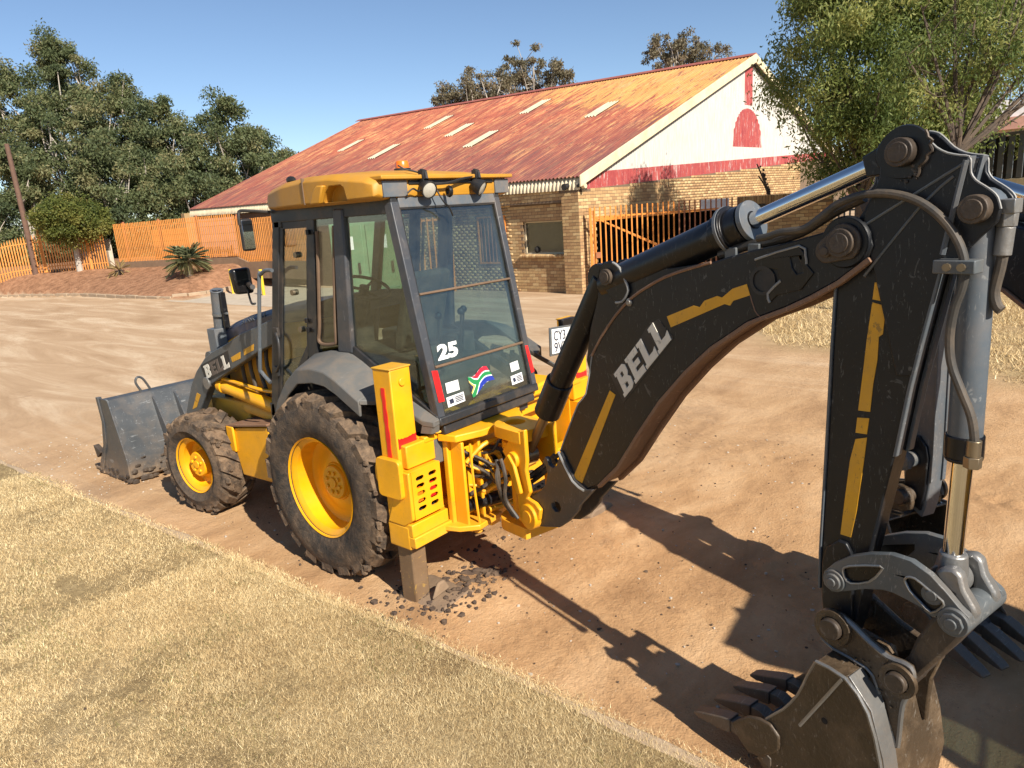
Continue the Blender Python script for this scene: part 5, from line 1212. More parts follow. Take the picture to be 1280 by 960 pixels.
# lawn sheet
def lawn_mat():
    m, t, b = nodes('lawn_soil'); v = coord(t)
    c = ramp(t, noise(t, v, 1.3, 9, 0.72, 0.5), [(0.3, (0.27, 0.185, 0.09)), (0.5, (0.50, 0.365, 0.18)), (0.7, (0.62, 0.47, 0.26))])
    c = mix(t, ramp(t, noise(t, v, 24, 6, 0.75), [(0.4, 0.0), (0.7, 0.7)]), c, (0.13, 0.085, 0.045))
    setc(t, b, c); b.inputs['Roughness'].default_value = 0.95; b.inputs['Specular IOR Level'].default_value = 0.1
    st = noise(t, mapping(t, v, (160, 40, 40), (0, 0, 0.6)), 1.0, 4, 0.7); st2 = noise(t, mapping(t, v, (40, 170, 40), (0, 0, 0.3)), 1.0, 4, 0.7)
    bump(t, b, math_(t, 'ADD', noise(t, v, 50, 6, 0.8), math_(t, 'MAXIMUM', st, st2)), 1.0, 0.02); MATS['lawn_soil'] = m
lawn_mat()
ly = np.concatenate([np.arange(-60, -6, 6), np.arange(-6, 13, 0.1), np.arange(13, 200, 12)])
lt = np.concatenate([[0, 0.02, 0.06, 0.12], np.arange(0.2, 5.2, 0.15), [8, 20, 90, 600]])
LX = edge(ly)[:, None]-0.10-lt[None, :]+0*ly[:, None]; LY = ly[:, None]+0*LX
wob = 0.06*(fbm(ly*2.2, ly*0+3, 4, 4)-0.45)
LX = LX+wob[:, None]*np.exp(-lt*3)[None, :]
LZ = 0.035+0.05*(fbm(LX*.7, LY*.7, 4, 6)-.45)*np.clip(lt/0.4, 0, 1)[None, :]-0.045*(lt < 0.01)[None, :]
V = np.stack([LX, LY, LZ], -1).reshape(-1, 3); I = np.arange(LX.size).reshape(LX.shape)
F = np.stack([I[:-1, :-1], I[1:, :-1], I[1:, 1:], I[:-1, 1:]], -1).reshape(-1, 4)
link('lawn', arr_mesh('lawn', V, F, 'lawn_soil', None, True), kind='structure')

# grass: short dry blades, one object
def blades(name, X, Y, Z, L, wd, lean, tone, mat):
    n = len(X); az = np.random.uniform(0, 2*np.pi, n); az2 = np.random.uniform(0, 2*np.pi, n)
    wx, wy = np.cos(az)*wd, np.sin(az)*wd; lx, ly_ = np.cos(az2)*L*np.sin(lean), np.sin(az2)*L*np.sin(lean); h = L*np.cos(lean)
    A_ = np.stack([X-wx, Y-wy, Z], 1); B_ = np.stack([X+wx, Y+wy, Z], 1)
    C_ = np.stack([X+wx*.7+lx*.4, Y+wy*.7+ly_*.4, Z+h*.6], 1); D_ = np.stack([X+lx, Y+ly_, Z+h], 1)
    V = np.stack([A_, B_, D_], 1).reshape(-1, 3); F = np.arange(3*n).reshape(n, 3)
    return arr_mesh(name, V, F, mat, np.repeat(tone, 3))
def scatter_lawn(n, y0, y1, depth):
    Y = np.random.uniform(y0, y1, n); t = np.random.uniform(0, 1, n)*depth
    e = edge(Y)-0.10+0.06*(fbm(Y*2.2, Y*0+3, 4, 4)-0.45)
    return e+0.02+0.10*np.random.rand(n)**3-t, Y
parts_ = [scatter_lawn(820000, -3.6, 1.0, 2.7), scatter_lawn(330000, 1.0, 5.0, 3.0), scatter_lawn(80000, 5.0, 12.0, 4.0), scatter_lawn(16000, -6.0, -3.6, 3.0)]
X = np.concatenate([p[0] for p in parts_]); Y = np.concatenate([p[1] for p in parts_])
dens = fbm(X*3.1, Y*3.1, 4, 11); worn = fbm(X*0.9, Y*0.9, 4, 12)
tr = np.exp(-((X+1.55-0.12*(Y+1))/0.10)**2)          # the faint scuff line across the lawn
keep = (dens+0.30*np.random.rand(len(X)) > 0.38+0.12*tr) ; X, Y, dens, worn = X[keep], Y[keep], dens[keep], worn[keep]
d_ = np.hypot(X-CAM[0], Y-CAM[1])
Z = 0.028+0.05*(fbm(X*.7, Y*.7, 4, 6)-.45)*np.clip((edge(Y)-0.1-X)/0.4, 0, 1)
L = (np.random.gamma(4, 0.0043, len(X))+0.004)*(0.8+0.4*dens)*np.clip(1.1-0.0*d_, .5, 2); wd = np.random.uniform(0.0008, 0.0020, len(X))*np.clip(d_/3.2, 0.8, 2.0)
lean = np.random.uniform(0.35, 1.52, len(X)); tone = np.clip(np.random.normal(0.68, 0.26, len(X))+0.45*(worn-0.48)+0.5*(fbm(X*5, Y*5, 3, 41)-.47), 0, 1)
grn = (fbm(X*2.3, Y*2.3, 4, 31) > 0.60) & (np.random.rand(len(X)) < 0.14)
link('dry_grass', blades('dry_grass', X[~grn], Y[~grn], Z[~grn], L[~grn], wd[~grn], lean[~grn], tone[~grn], 'straw'), label='short straw coloured dry lawn grass beside the kerb', cat='grass', kind='stuff')
leafmat('grass_green', (0.06, 0.075, 0.02), (0.17, 0.17, 0.05), (0.30, 0.27, 0.09))
link('green_grass', blades('green_grass', X[grn], Y[grn], Z[grn], L[grn], wd[grn], lean[grn], tone[grn], 'grass_green'), label='faded green grass patches within the dry lawn', cat='grass', kind='stuff')
# coarse dry grass on the far verge to the right
n = 60000; X = np.random.uniform(8.0, 15.0, n); Y = np.random.uniform(-6, 3.0, n)
q = (X-9.9-0.5*np.clip(Y, -9, 9)+1.2*fbm(X*.8, Y*.8, 4, 2))/1.2
keep = (np.clip(q, 0, 1)*fbm(X*2, Y*2, 4, 21) > 0.36*np.random.rand(n)+0.14); X, Y = X[keep], Y[keep]
link('verge_grass', blades('verge_grass', X, Y, 0*X, np.random.gamma(4, 0.022, len(X)), np.random.uniform(.004, .010, len(X)), np.random.uniform(.3, 1.45, len(X)), np.clip(np.random.normal(.5, .26, len(X)), 0, 1), 'straw'), label='coarse dry grass on the verge in front of the brick wall', cat='grass', kind='stuff')

# lawn edging: flush concrete kerb, most of it under dust
ke = empty('lawn_kerb', (0, 0, 0), 'flush worn concrete edging between the dry lawn and the dirt road', 'kerb')
y = -6.0; rg = random.Random(4)
while y < 14:
    l_ = 0.9; x0 = float(edge(y)); x1 = float(edge(y+l_)); h = 0.030+rg.uniform(-0.012, 0.006); w_ = 0.10
    m = MB(); m.prism([(x0-0.06-w_, y+0.006), (x0-0.06, y+0.006), (x0-0.055+rg.uniform(-.01, .01), y+l_*0.5), (x1-0.06, y+l_-0.006), (x1-0.06-w_, y+l_-0.006)], FZ, -0.06, h)
    m.build('kerb_stone', 'kerb', ke, 0.012); y += l_
# far kerb stones
fk = empty('road_kerb', (0, 0, 0), 'row of weathered kerb stones at the foot of the mulched bank', 'kerb')
pts = [(10.45, 26.0)]
ys = np.arange(26.0, 48.0, 1.0)
line = [(float(np.interp(q, [20, 26, 34, 41, 46, 60], [10.6, 10.45, 10.3, 8.7, 7.0, 3.5])), float(q)) for q in ys]
curve = [(13.9, 25.55), (12.9, 25.15), (11.9, 24.9), (11.1, 24.85), (10.62, 25.2), (10.47, 25.9)]
allp = curve+line
for i in range(len(allp)-1):
    a = Vector((*allp[i], 0)); b = Vector((*allp[i+1], 0)); d = (b-a); l_ = d.length; d.normalize(); nrm = Vector((-d.y, d.x, 0))
    a2 = a+d*0.012; b2 = b-d*0.012; h = rg.uniform(0.13, 0.16)
    zz = float(terr(a.x, a.y))*0.0
    q = [a2-nrm*0.09, b2-nrm*0.09, b2+nrm*0.09, a2+nrm*0.09]
    m = MB(); m.prism([(p.x, p.y) for p in q], FZ, -0.05, h+(0.08 if i < 4 else 0)); m.build('kerb_stone', 'kerb', fk, 0.02)
# apron of pale concrete in front of the yard gate
m = MB(); m.prism([(10.3, 17.0), (14.9, 16.2), (15.1, 25.3), (13.9, 25.4), (12.9, 25.0), (11.9, 24.75), (11.1, 24.7), (10.5, 25.0), (10.25, 25.2)], FZ, -0.05, 0.006); m.build('apron', 'concrete', None, 0, kind='structure')

# loose soil and clods
def lumps(name, C_, r_, mat, label, cat, parent=None):
    m = MB(); rg = random.Random(len(C_))
    base = MB(); base.ball((0, 0, 0), 1, 3)
    for (x, y, z), r in zip(C_, r_):
        s = (rg.uniform(.7, 1.3), rg.uniform(.7, 1.3), rg.uniform(.45, .9)); a = rg.uniform(0, 6.28); ca, sa = math.cos(a), math.sin(a)
        v = []; zg = max(gz(x, y), 0.0 if x > -0.2 else -0.02)
        for p in base.v:
            k = r*rg.uniform(0.7, 1.25); q0, q1 = p[0]*s[0]*k, p[1]*s[1]*k
            v.append((x+q0*ca-q1*sa, y+q0*sa+q1*ca, z+zg+p[2]*s[2]*k))
        m.add(v, base.f)
    return m.build(name, mat, parent, 0, label=label, cat=cat, kind='stuff', smooth=25)
rg = random.Random(21); C_ = []; r_ = []
for (cx, cy, sx_, sy_, n, r0, r1) in ((0.30, -1.0, .17, .13, 260, .004, .03), (0.62, -1.0, .10, .06, 60, .006, .055), (0.45, -0.95, .14, .08, 40, .005, .02), (0.8, -1.05, .2, .12, 50, .004, .016), (0.35, -1.15, .16, .10, 46, .008, .03), (-.02, -1.0, .10, .18, 36, .006, .025), (0.05, -0.72, .12, .12, 30, .01, .035), (1.2, -0.75, .25, .10, 60, .006, .03), (2.1, -0.35, .22, .14, 40, .01, .04), (0.3, 0.1, .25, .5, 40, .006, .03)):
    for k in range(n): C_.append((rg.gauss(cx, sx_), rg.gauss(cy, sy_), 0.0+rg.uniform(-.008, .01))); r_.append((r0+(r1-r0)*rg.random()**2.2)*rg.uniform(.5, 1.15))
for k in range(420): C_.append((rg.uniform(-.1, 4.5), rg.uniform(-3.5, 2.0), 0.002)); r_.append(rg.uniform(.003, .009)*(2 if rg.random() < .06 else 1))
lumps('mud_clods', C_, r_, 'mud', 'dark clods of mud scattered round the stabiliser foot and wheels', 'mud')
C_ = []; r_ = []
for k in range(2600): C_.append((rg.uniform(-.1, 4.8), rg.uniform(-3.6, 6.0), rg.uniform(-.004, .002))); r_.append(0.0018+0.012*rg.random()**5)
for k in range(90): C_.append((rg.uniform(-.4, .4), rg.uniform(3.5, 6.5), 0.004)); r_.append(rg.uniform(.004, .014))
lumps('gravel', C_, r_, 'stone_pale', 'pale grit lying on the dirt road', 'gravel')
C_ = []; r_ = []
for k in range(140):
    y = rg.uniform(-3.4, 4); C_.append((float(edge(y))-rg.uniform(0.15, 2.2), y, 0.045)); r_.append(rg.uniform(.004, .016))
lumps('leaf_litter', C_, r_, 'mud', 'dark crumbs of soil and dead leaf lying in the lawn', 'litter')
# ---------------------------------------------------------------- the warehouse
BA = np.array([14.93, 7.92]); baz = R(2.1)
DD = np.array([math.sin(baz), math.cos(baz)]); EE = np.array([math.cos(baz), -math.sin(baz)])
def FB(t, e, z): p = BA+DD*t+EE*e; return (p[0], p[1], z)          # along the long wall, along the gable, up
def fwall(t, z, e): return FB(t, e, z)                             # long wall polygons
def fgab(e, z, t): return FB(t, e, z)                              # gable polygons
LB, WB2 = 25.0, 11.75
def zroof(t, e):
    s = 0.376+0.0015*t
    return 3.40+0.016*t+s*min(e, WB2)-s*max(e-WB2, 0)
WH = empty('warehouse', (BA[0], BA[1], 0), 'long face brick warehouse with faded red and yellow corrugated roof and white gable', 'warehouse')
WH.matrix_world = Matrix.Identity(4)
def B(mb, name, mat, parent=WH, bevel=0.0, **k): return mb.build(name, mat, parent, bevel, **k)

def brickmat(name, obj_random, cols):
    m, t, b = nodes(name); v = coord(t)
    f = nd(t, "ShaderNodeObjectInfo").outputs['Random'] if obj_random else nd(t, "ShaderNodeAttribute", attribute_name="tone").outputs['Fac']
    c = ramp(t, f, [(0.0, cols[0]), (0.4, cols[1]), (0.75, cols[2]), (1.0, cols[3])])
    c = mix(t, ramp(t, noise(t, coord(t, 'Generated') if False else v, 9, 6, 0.7), [(0.4, 0.0), (0.8, 0.45)]), c, (0.22, 0.13, 0.07))
    setc(t, b, c); b.inputs['Roughness'].default_value = 0.85; b.inputs['Specular IOR Level'].default_value = 0.25
    bump(t, b, noise(t, v, 30, 5, 0.7), 0.35, 0.006); MATS[name] = m
BC = ((0.34, 0.20, 0.095), (0.44, 0.275, 0.13), (0.52, 0.35, 0.165), (0.60, 0.43, 0.22))
brickmat('brick_part', True, BC); brickmat('brick_mass', False, BC)
brickmat('brick_brown_part', True, tuple(tuple(x*0.72 for x in c) for c in BC)); brickmat('brick_brown_mass', False, tuple(tuple(x*0.72 for x in c) for c in BC))
paint('mortar', (0.15, 0.10, 0.062), 0.95, 0.3)
CO, BL_ = 0.096, 0.250
def brick_runs(fr, a0, a1, zfun, zlo, holes=(), seed=0):
    """brick rectangles (a0,a1,z0,z1) in stretcher bond"""
    rg = random.Random(seed); out = []
    k = 0
    while zlo+CO*(k+1) <= 5:
        z0 = zlo+CO*k; a = a0-(BL_/2 if k % 2 else 0); any_ = False
        while a < a1:
            s, e = max(a, a0), min(a+BL_, a1); a += BL_
            if e-s < 0.05: continue
            if z0+CO > zfun((s+e)/2)+0.02: continue
            any_ = True
            c = (s+e)/2; ok = True
            for h in holes:
                if h[0] < c < h[1] and h[2] < z0+CO/2 < h[3]: ok = False
            if ok: out.append((s+0.006, e-0.006, z0+0.007, z0+CO-0.007, rg.random()))
        k += 1
        if not any_ and k > 3 and z0 > 3.2: break
    return out
WALLS = []     # (frame, face offset, outward sign, rect, tone)
def add_wall(parent, fr, face, sgn, rects, mats):
    for r in rects: WALLS.append((parent, fr, face, sgn, r, mats))
def emit_bricks(limit):
    """the largest in view become single bricks, the rest one mass per wall"""
    def dist(w):
        r = w[4]; p = w[1]((r[0]+r[1])/2, (r[2]+r[3])/2, w[2]); return (p[0]-CAM[0])**2+(p[1]-CAM[1])**2+(p[2]-CAM[2])**2
    order = sorted(range(len(WALLS)), key=lambda i: dist(WALLS[i])); cnt = {}; cache = {}
    mass = {}
    for i in order:
        par, fr, face, sg, r, mats = WALLS[i]; key = id(par)
        cnt.setdefault(key, 0)
        if cnt[key] < limit:
            cnt[key] += 1
            w_, h_ = round(r[1]-r[0], 3), round(r[3]-r[2], 3); ck = (id(fr), w_, sg, mats[0])
            if ck not in cache:
                m = MB(); m.prism([(-w_/2, -h_/2), (w_/2, -h_/2), (w_/2, h_/2), (-w_/2, h_/2)], lambda a, z, d: tuple(np.array(fr(a, z, face+d))-np.array(fr(0, 0, face))), -0.008, 0.004)
                o = m.build('brick', mats[0], par, 0, smooth=0); cache[ck] = o.data
            else: o = link('brick', cache[ck], par)
            p = fr((r[0]+r[1])/2, (r[2]+r[3])/2, face); q = fr(0, 0, face); z_ = fr(0, 0, 0)
            o.location = Vector(p)
            o.rotation_euler = (0, 0, 0)
            jx = (r[4]-0.5)*0.003; o.location += Vector(fr(0, 0, face+jx))-Vector(fr(0, 0, face))
        else:
            mass.setdefault((key, mats[1]), (par, []))[1].append((fr, face, r))
    for (key, mt), (par, L_) in mass.items():
        V = []; F = []; T_ = []
        for fr, face, r in L_:
            d0, d1 = face-0.008, face+0.003+(r[4]-0.5)*0.001; n = len(V)
            for z in (r[2], r[3]):
                for d in (d0, d1):
                    for a in (r[0], r[1]): V.append(fr(a, z, d))
            F += [(n, n+1, n+5, n+4), (n+2, n+6, n+7, n+3), (n, n+2, n+3, n+1), (n+4, n+5, n+7, n+6), (n, n+4, n+6, n+2), (n+1, n+3, n+7, n+5)]
            T_ += [r[4]]*8
        link('brickwork', arr_mesh('brickwork', np.array(V), np.array(F), mt, T_), par, kind='stuff')
# bricks face outward: the long wall faces -e, the gable faces -t, so their depth axes are flipped
def fw_(a, z, d): return FB(a, -d, z)
def fg_(a, z, d): return FB(-d, a, z)
def ztop(t): return 3.04+0.016*t
def zgab(e): return 3.02+0.048*e

# long wall: recessed face with window, door, corner pilaster
wn = (0.70, 2.42, 1.19, 2.20); dr = (3.12, 4.4, 0.9, 2.46)
m = MB(); m.prism([(0, -0.2), (LB, -0.2), (LB, ztop(LB)), (0, ztop(0))], fwall, 0.22, 0.46, [[(wn[0], wn[2]), (wn[1], wn[2]), (wn[1], wn[3]), (wn[0], wn[3])], [(dr[0], dr[2]), (dr[1], dr[2]), (dr[1], dr[3]), (dr[0], dr[3])]])
lw = B(m, 'long_wall', 'mortar')
m = MB(); m.prism([(0.0, -0.2), (0.62, -0.2), (0.62, ztop(.6)-0.002), (0.0, ztop(0)-0.002)], fwall, 0.0, 0.24); B(m, 'corner_pilaster', 'mortar')
m = MB(); m.prism([(0.0, ztop(0)-0.34), (9, ztop(9)-0.34), (9, ztop(9)), (0.0, ztop(0))], fwall, 0.06, 0.22); B(m, 'wall_head', 'mortar')
add_wall(lw, fw_, -0.22, 1, brick_runs(fw_, 0.62, 9.5, lambda t: ztop(t)-0.32, 0.0, [(wn[0]-.02, wn[1]+.02, wn[2]-0.02, wn[3]+.02), (dr[0], dr[1], dr[2], dr[3])], 1), ('brick_part', 'brick_mass'))
add_wall(lw, fw_, 0.0, 1, brick_runs(fw_, 0.0, 0.62, lambda t: 3.0, 0.0, (), 2), ('brick_part', 'brick_mass'))
add_wall(lw, fw_, -0.06, 1, [r for r in brick_runs(fw_, 0.62, 9.0, lambda t: ztop(t), 0.0, (), 3) if r[2] > ztop(r[0])-0.34], ('brick_part', 'brick_mass'))
# window
m = MB()
for (a, b, c, d) in ((wn[0], wn[1], wn[2], wn[2]+0.04), (wn[0], wn[1], wn[3]-0.04, wn[3]), (wn[0], wn[0]+0.04, wn[2]+0.04, wn[3]-0.04), (wn[1]-0.05, wn[1], wn[2]+0.04, wn[3]-0.04)): m.box(a, b, c, d, 0.33, 0.37, lambda t, z, e: FB(t, e, z))
wnd = B(m, 'window', 'cream_paint', bevel=0.004)
m = MB(); m.box(wn[0]+.04, wn[1]-.05, wn[2]+.04, wn[3]-.04, 0.352, 0.358, lambda t, z, e: FB(t, e, z)); B(m, 'pane', 'window_pane', wnd)
m = MB(); m.box(wn[0]+.04, wn[1]-.05, wn[2]+.04, wn[3]-.04, 0.40, 0.41, lambda t, z, e: FB(t, e, z)); B(m, 'blind', 'blind', wnd)
m = MB(); m.ball(FB(1.95, 0.385, wn[2]+0.13), 0.12, 6); B(m, 'vase', 'dark_void', wnd)
m = MB(); m.box(wn[1], wn[1]+0.005, wn[2], wn[3], 0.221, 0.36, lambda t, z, e: FB(t, e, z)); B(m, 'window_reveal', 'cream_paint')
sl_ = empty('sill', (0, 0, 0)); sl_.parent = lw
k = 0; a = wn[0]-0.06
while a < wn[1]+0.06:
    q = [(0.30, wn[2]-0.11), (0.12, wn[2]-0.11), (0.10, wn[2]-0.08), (0.10, wn[2]-0.04), (0.13, wn[2]+0.002), (0.30, wn[2]+0.004)]
    m = MB(); m.prism([(e, z) for e, z in q], lambda e, z, t: FB(t, e, z), a+0.004, a+0.090); o = m.build('sill_brick', 'brick_part', lw, 0.006); a += 0.094
bpy.data.objects.remove(sl_)
# barred opening in orange
m = MB()
for (a, b, c, d) in ((dr[0], dr[1], dr[2], dr[2]+.06), (dr[0], dr[1], dr[3]-.06, dr[3]), (dr[0], dr[0]+.06, dr[2]+.06, dr[3]-.06), (dr[1]-.06, dr[1], dr[2]+.06, dr[3]-.06)): m.box(a, b, c, d, 0.19, 0.25, lambda t, z, e: FB(t, e, z))
df = B(m, 'window', 'gate_orange', bevel=0.005)
for k in range(7):
    a = dr[0]+0.16+0.16*k; m = MB(); m.box(a, a+.025, dr[2]+.06, dr[3]-.06, 0.21, 0.235, lambda t, z, e: FB(t, e, z)); B(m, 'window_bar', 'gate_rust', df)
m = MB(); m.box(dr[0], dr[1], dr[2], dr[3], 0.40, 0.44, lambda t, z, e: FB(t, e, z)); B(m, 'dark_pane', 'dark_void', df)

# gable wall: brick above a wide dark carport opening
op = (0.75, 9.6, -0.2, 2.14)
m = MB(); m.prism([(0.24, -0.2), (0.75, -0.2), (0.75, 2.14), (9.6, 2.14), (9.6, -0.2), (23.4, -0.2), (23.4, zgab(23.4)), (0.24, zgab(0.24))], fgab, 0.0, 0.24); gw = B(m, 'gable_wall', 'mortar')
add_wall(gw, fg_, 0.0, 1, brick_runs(fg_, 0.0, 17.0, zgab, 0.0, [op], 5), ('brick_part', 'brick_mass'))
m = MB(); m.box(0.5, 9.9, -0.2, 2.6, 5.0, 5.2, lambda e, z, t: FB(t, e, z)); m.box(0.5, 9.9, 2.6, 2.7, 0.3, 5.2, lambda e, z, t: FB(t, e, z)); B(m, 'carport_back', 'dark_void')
m = MB(); m.box(0.7, 9.65, 2.09, 2.18, -0.03, 0.1, lambda e, z, t: FB(t, e, z)); B(m, 'lintel', 'gate_orange', bevel=0.006)

# gable cladding: corrugated white sheet with red painted figures
def cladding_mat():
    m, t, b = nodes('gable_sheet')
    a = nd(t, "ShaderNodeAttribute", attribute_name="ez"); sx = nd(t, "ShaderNodeSeparateXYZ"); t.links.new(a.outputs['Vector'], sx.inputs[0])
    e, z = sx.outputs[0], sx.outputs[1]
    v = a.outputs['Vector']
    streak = noise(t, mapping(t, v, (14, 0.9, 1)), 1.6, 5, 0.7)
    w = ramp(t, streak, [(0.3, (0.42, 0.385, 0.33)), (0.6, (0.53, 0.505, 0.465))])
    def rng(x, lo, hi): return math_(t, 'MULTIPLY', math_(t, 'GREATER_THAN', x, lo), math_(t, 'LESS_THAN', x, hi))
    base = math_(t, 'SUBTRACT', z, math_(t, 'MULTIPLY', e, 0.040))
    band = math_(t, 'LESS_THAN', base, 3.50)
    strip = math_(t, 'MULTIPLY', rng(e, 11.12, 11.85), rng(z, 5.98, 7.6))
    ax = math_(t, 'DIVIDE', math_(t, 'SUBTRACT', e, 11.45), 1.33); ay = math_(t, 'DIVIDE', math_(t, 'SUBTRACT', z, 4.40), 1.46)
    arch = math_(t, 'MULTIPLY', math_(t, 'LESS_THAN', math_(t, 'ADD', math_(t, 'POWER', math_(t, 'ABSOLUTE', ax), 2.2), math_(t, 'POWER', math_(t, 'ABSOLUTE', ay), 2.0)), 1.0), math_(t, 'GREATER_THAN', ay, 0.0))
    red = math_(t, 'MAXIMUM', math_(t, 'MAXIMUM', band, strip), arch)
    worn = ramp(t, noise(t, mapping(t, v, (13, 1.1, 1)), 1.1, 5, 0.75, 0.2), [(0.55, 1.0), (0.62, 0.35)])
    rc = ramp(t, noise(t, mapping(t, v, (6, 1.5, 1)), 1.3, 5, 0.7), [(0.3, (0.24, 0.028, 0.035)), (0.7, (0.40, 0.075, 0.06))])
    setc(t, b, mix(t, math_(t, 'MULTIPLY', red, worn), w, rc)); b.inputs['Roughness'].default_value = 0.55; MATS['gable_sheet'] = m
cladding_mat()
es = np.arange(0.3, 23.2, 0.035); V = []; F = []; EZ = []
for i, e in enumerate(es):
    d = 0.05-0.026*math.cos(2*math.pi*e/0.14)
    zt_ = max(zroof(0, e)-0.02, zgab(e))
    for z in (zgab(e)-0.02, zt_): V.append(FB(-d+0.09, e, z)); EZ.append((e, z, 0))
    if i: n = 2*i; F.append((n-2, n, n+1, n-1))
me = arr_mesh('gable_sheet', np.array(V), np.array(F), 'gable_sheet', None, True)
a = me.attributes.new('ez', 'FLOAT_VECTOR', 'POINT'); a.data.foreach_set('vector', np.array(EZ, np.float32).ravel())
link('gable_sheet', me, WH)
m = MB(); m.prism([(0.3, 3.1), (23.2, 4.1), (23.2, 4.2), (WB2, zroof(0, WB2)-0.1), (0.3, zroof(0, .3)-0.1)], fgab, 0.14, 0.2); B(m, 'gable_back', 'dark_void')
m = MB()
def bargep(e0, e1, h): return [(e0, zroof(0, e0)+0.05), (e1, zroof(0, e1)+0.05), (e1, zroof(0, e1)-h), (e0, zroof(0, e0)-h)]
m.prism(bargep(-0.05, WB2, 0.27), fgab, -0.16, -0.11)
zz = zroof(0, WB2)
m.prism([(WB2, zz+0.05), (23.6, zz+0.05-0.376*11.85), (23.6, zz-0.27-0.376*11.85), (WB2, zz-0.27)], fgab, -0.163, -0.113)
B(m, 'barge_board', 'cream_paint', bevel=0.008)
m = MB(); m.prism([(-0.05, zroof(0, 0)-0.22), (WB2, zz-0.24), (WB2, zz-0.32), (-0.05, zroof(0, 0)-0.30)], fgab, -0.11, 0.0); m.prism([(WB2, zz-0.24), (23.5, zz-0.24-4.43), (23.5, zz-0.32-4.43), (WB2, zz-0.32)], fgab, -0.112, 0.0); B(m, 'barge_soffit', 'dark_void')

# roof: corrugated sheets
def roof_mat():
    m, t, b = nodes('roof_sheet')
    a = nd(t, "ShaderNodeAttribute", attribute_name="te"); v = a.outputs['Vector']; sx = nd(t, "ShaderNodeSeparateXYZ"); t.links.new(v, sx.inputs[0])
    T_, E_ = sx.outputs[0], sx.outputs[1]
    n1 = noise(t, mapping(t, v, (2.2, 0.30, 1)), 1.0, 8, 0.7, 0.4); n2 = noise(t, mapping(t, v, (7.0, 0.35, 1), loc=(3, 1, 0)), 1.0, 6, 0.72)
    n3 = noise(t, mapping(t, v, (0.22, 0.25, 1), loc=(9, 4, 0)), 1.0, 5, 0.6, 0.8); n4 = noise(t, mapping(t, v, (16, 1.6, 1)), 1.0, 4, 0.7)
    red = ramp(t, n1, [(0.3, (0.17, 0.045, 0.034)), (0.5, (0.32, 0.088, 0.052)), (0.7, (0.47, 0.19, 0.095))])
    yel = ramp(t, n2, [(0.3, (0.40, 0.16, 0.05)), (0.6, (0.56, 0.30, 0.09))])
    grime = (0.10, 0.048, 0.05)
    # yellow paint survives high up, near the gable
    ky = nd(t, "ShaderNodeMapRange"); ky.inputs[1].default_value = 2.0; ky.inputs[2].default_value = -4.0
    q = math_(t, 'ADD', math_(t, 'MULTIPLY', T_, 0.55), math_(t, 'MULTIPLY', E_, -0.95)); t.links.new(math_(t, 'ADD', math_(t, 'ADD', q, 4.2), math_(t, 'ADD', math_(t, 'MULTIPLY', n3, 7.0), -3.5)), ky.inputs[0])
    ky2 = math_(t, 'ADD', math_(t, 'MULTIPLY', ky.outputs[0], 1.0), math_(t, 'MULTIPLY', math_(t, 'SUBTRACT', n2, 0.5), 2.2), False)
    yfac = ramp(t, ky2, [(0.38, 0.0), (0.62, 1.0)])
    c = mix(t, yfac, red, yel)
    n5 = noise(t, mapping(t, v, (7.0, 0.55, 1), loc=(1, 7, 0)), 1.0, 5, 0.75); n6 = noise(t, mapping(t, v, (0.5, 0.45, 1), loc=(2, 8, 0)), 1.0, 4, 0.6)
    stk = math_(t, 'MULTIPLY', ramp(t, n5, [(0.50, 0.0), (0.57, 0.85)]), ramp(t, n6, [(0.38, 0.15), (0.55, 1.0)])); c = mix(t, stk, c, ramp(t, n4, [(0.4, (0.50, 0.22, 0.09)), (0.6, (0.58, 0.32, 0.14))]))
    dk = ramp(t, noise(t, mapping(t, v, (7.0, 0.8, 1), loc=(11, 3, 0)), 1.0, 5, 0.75), [(0.54, 0.0), (0.62, 0.75)]); c = mix(t, dk, c, (0.13, 0.05, 0.045))
    # dirt on the lower half of the slope
    kg = nd(t, "ShaderNodeMapRange"); kg.inputs[1].default_value = 8.5; kg.inputs[2].default_value = 1.5; t.links.new(math_(t, 'ADD', E_, math_(t, 'MULTIPLY', math_(t, 'SUBTRACT', n3, 0.5), 9.0)), kg.inputs[0])
    gf = math_(t, 'MULTIPLY', ramp(t, math_(t, 'ADD', math_(t, 'MULTIPLY', kg.outputs[0], 0.55), math_(t, 'MULTIPLY', n1, 0.7)), [(0.48, 0.0), (0.85, 0.8)]), ramp(t, n2, [(0.38, 1.0), (0.6, 0.35)]))
    c = mix(t, gf, c, mix(t, ramp(t, n2, [(0.5, 0.0), (0.65, 1.0)]), grime, (0.22, 0.075, 0.06)))
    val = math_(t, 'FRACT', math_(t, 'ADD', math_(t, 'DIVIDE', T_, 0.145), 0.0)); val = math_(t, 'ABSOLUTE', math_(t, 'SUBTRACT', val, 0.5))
    vd = ramp(t, val, [(0.05, 0.75), (0.28, 0.0)])       # valley shade put into the colour so the ribs show
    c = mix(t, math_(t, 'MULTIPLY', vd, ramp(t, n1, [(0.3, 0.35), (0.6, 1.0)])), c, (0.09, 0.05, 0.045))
    fl = ramp(t, noise(t, mapping(t, v, (9, 5, 1), loc=(5, 2, 0)), 1.0, 4, 0.7), [(0.70, 0.0), (0.74, 0.8)]); c = mix(t, fl, c, (0.55, 0.38, 0.24))
    sid = nd(t, "ShaderNodeTexWhiteNoise", noise_dimensions='2D'); cb = nd(t, "ShaderNodeCombineXYZ"); t.links.new(math_(t, 'FLOOR', math_(t, 'DIVIDE', T_, 0.72)), cb.inputs[0]); t.links.new(math_(t, 'FLOOR', math_(t, 'DIVIDE', E_, 2.98)), cb.inputs[1]); t.links.new(cb.outputs[0], sid.inputs[0])
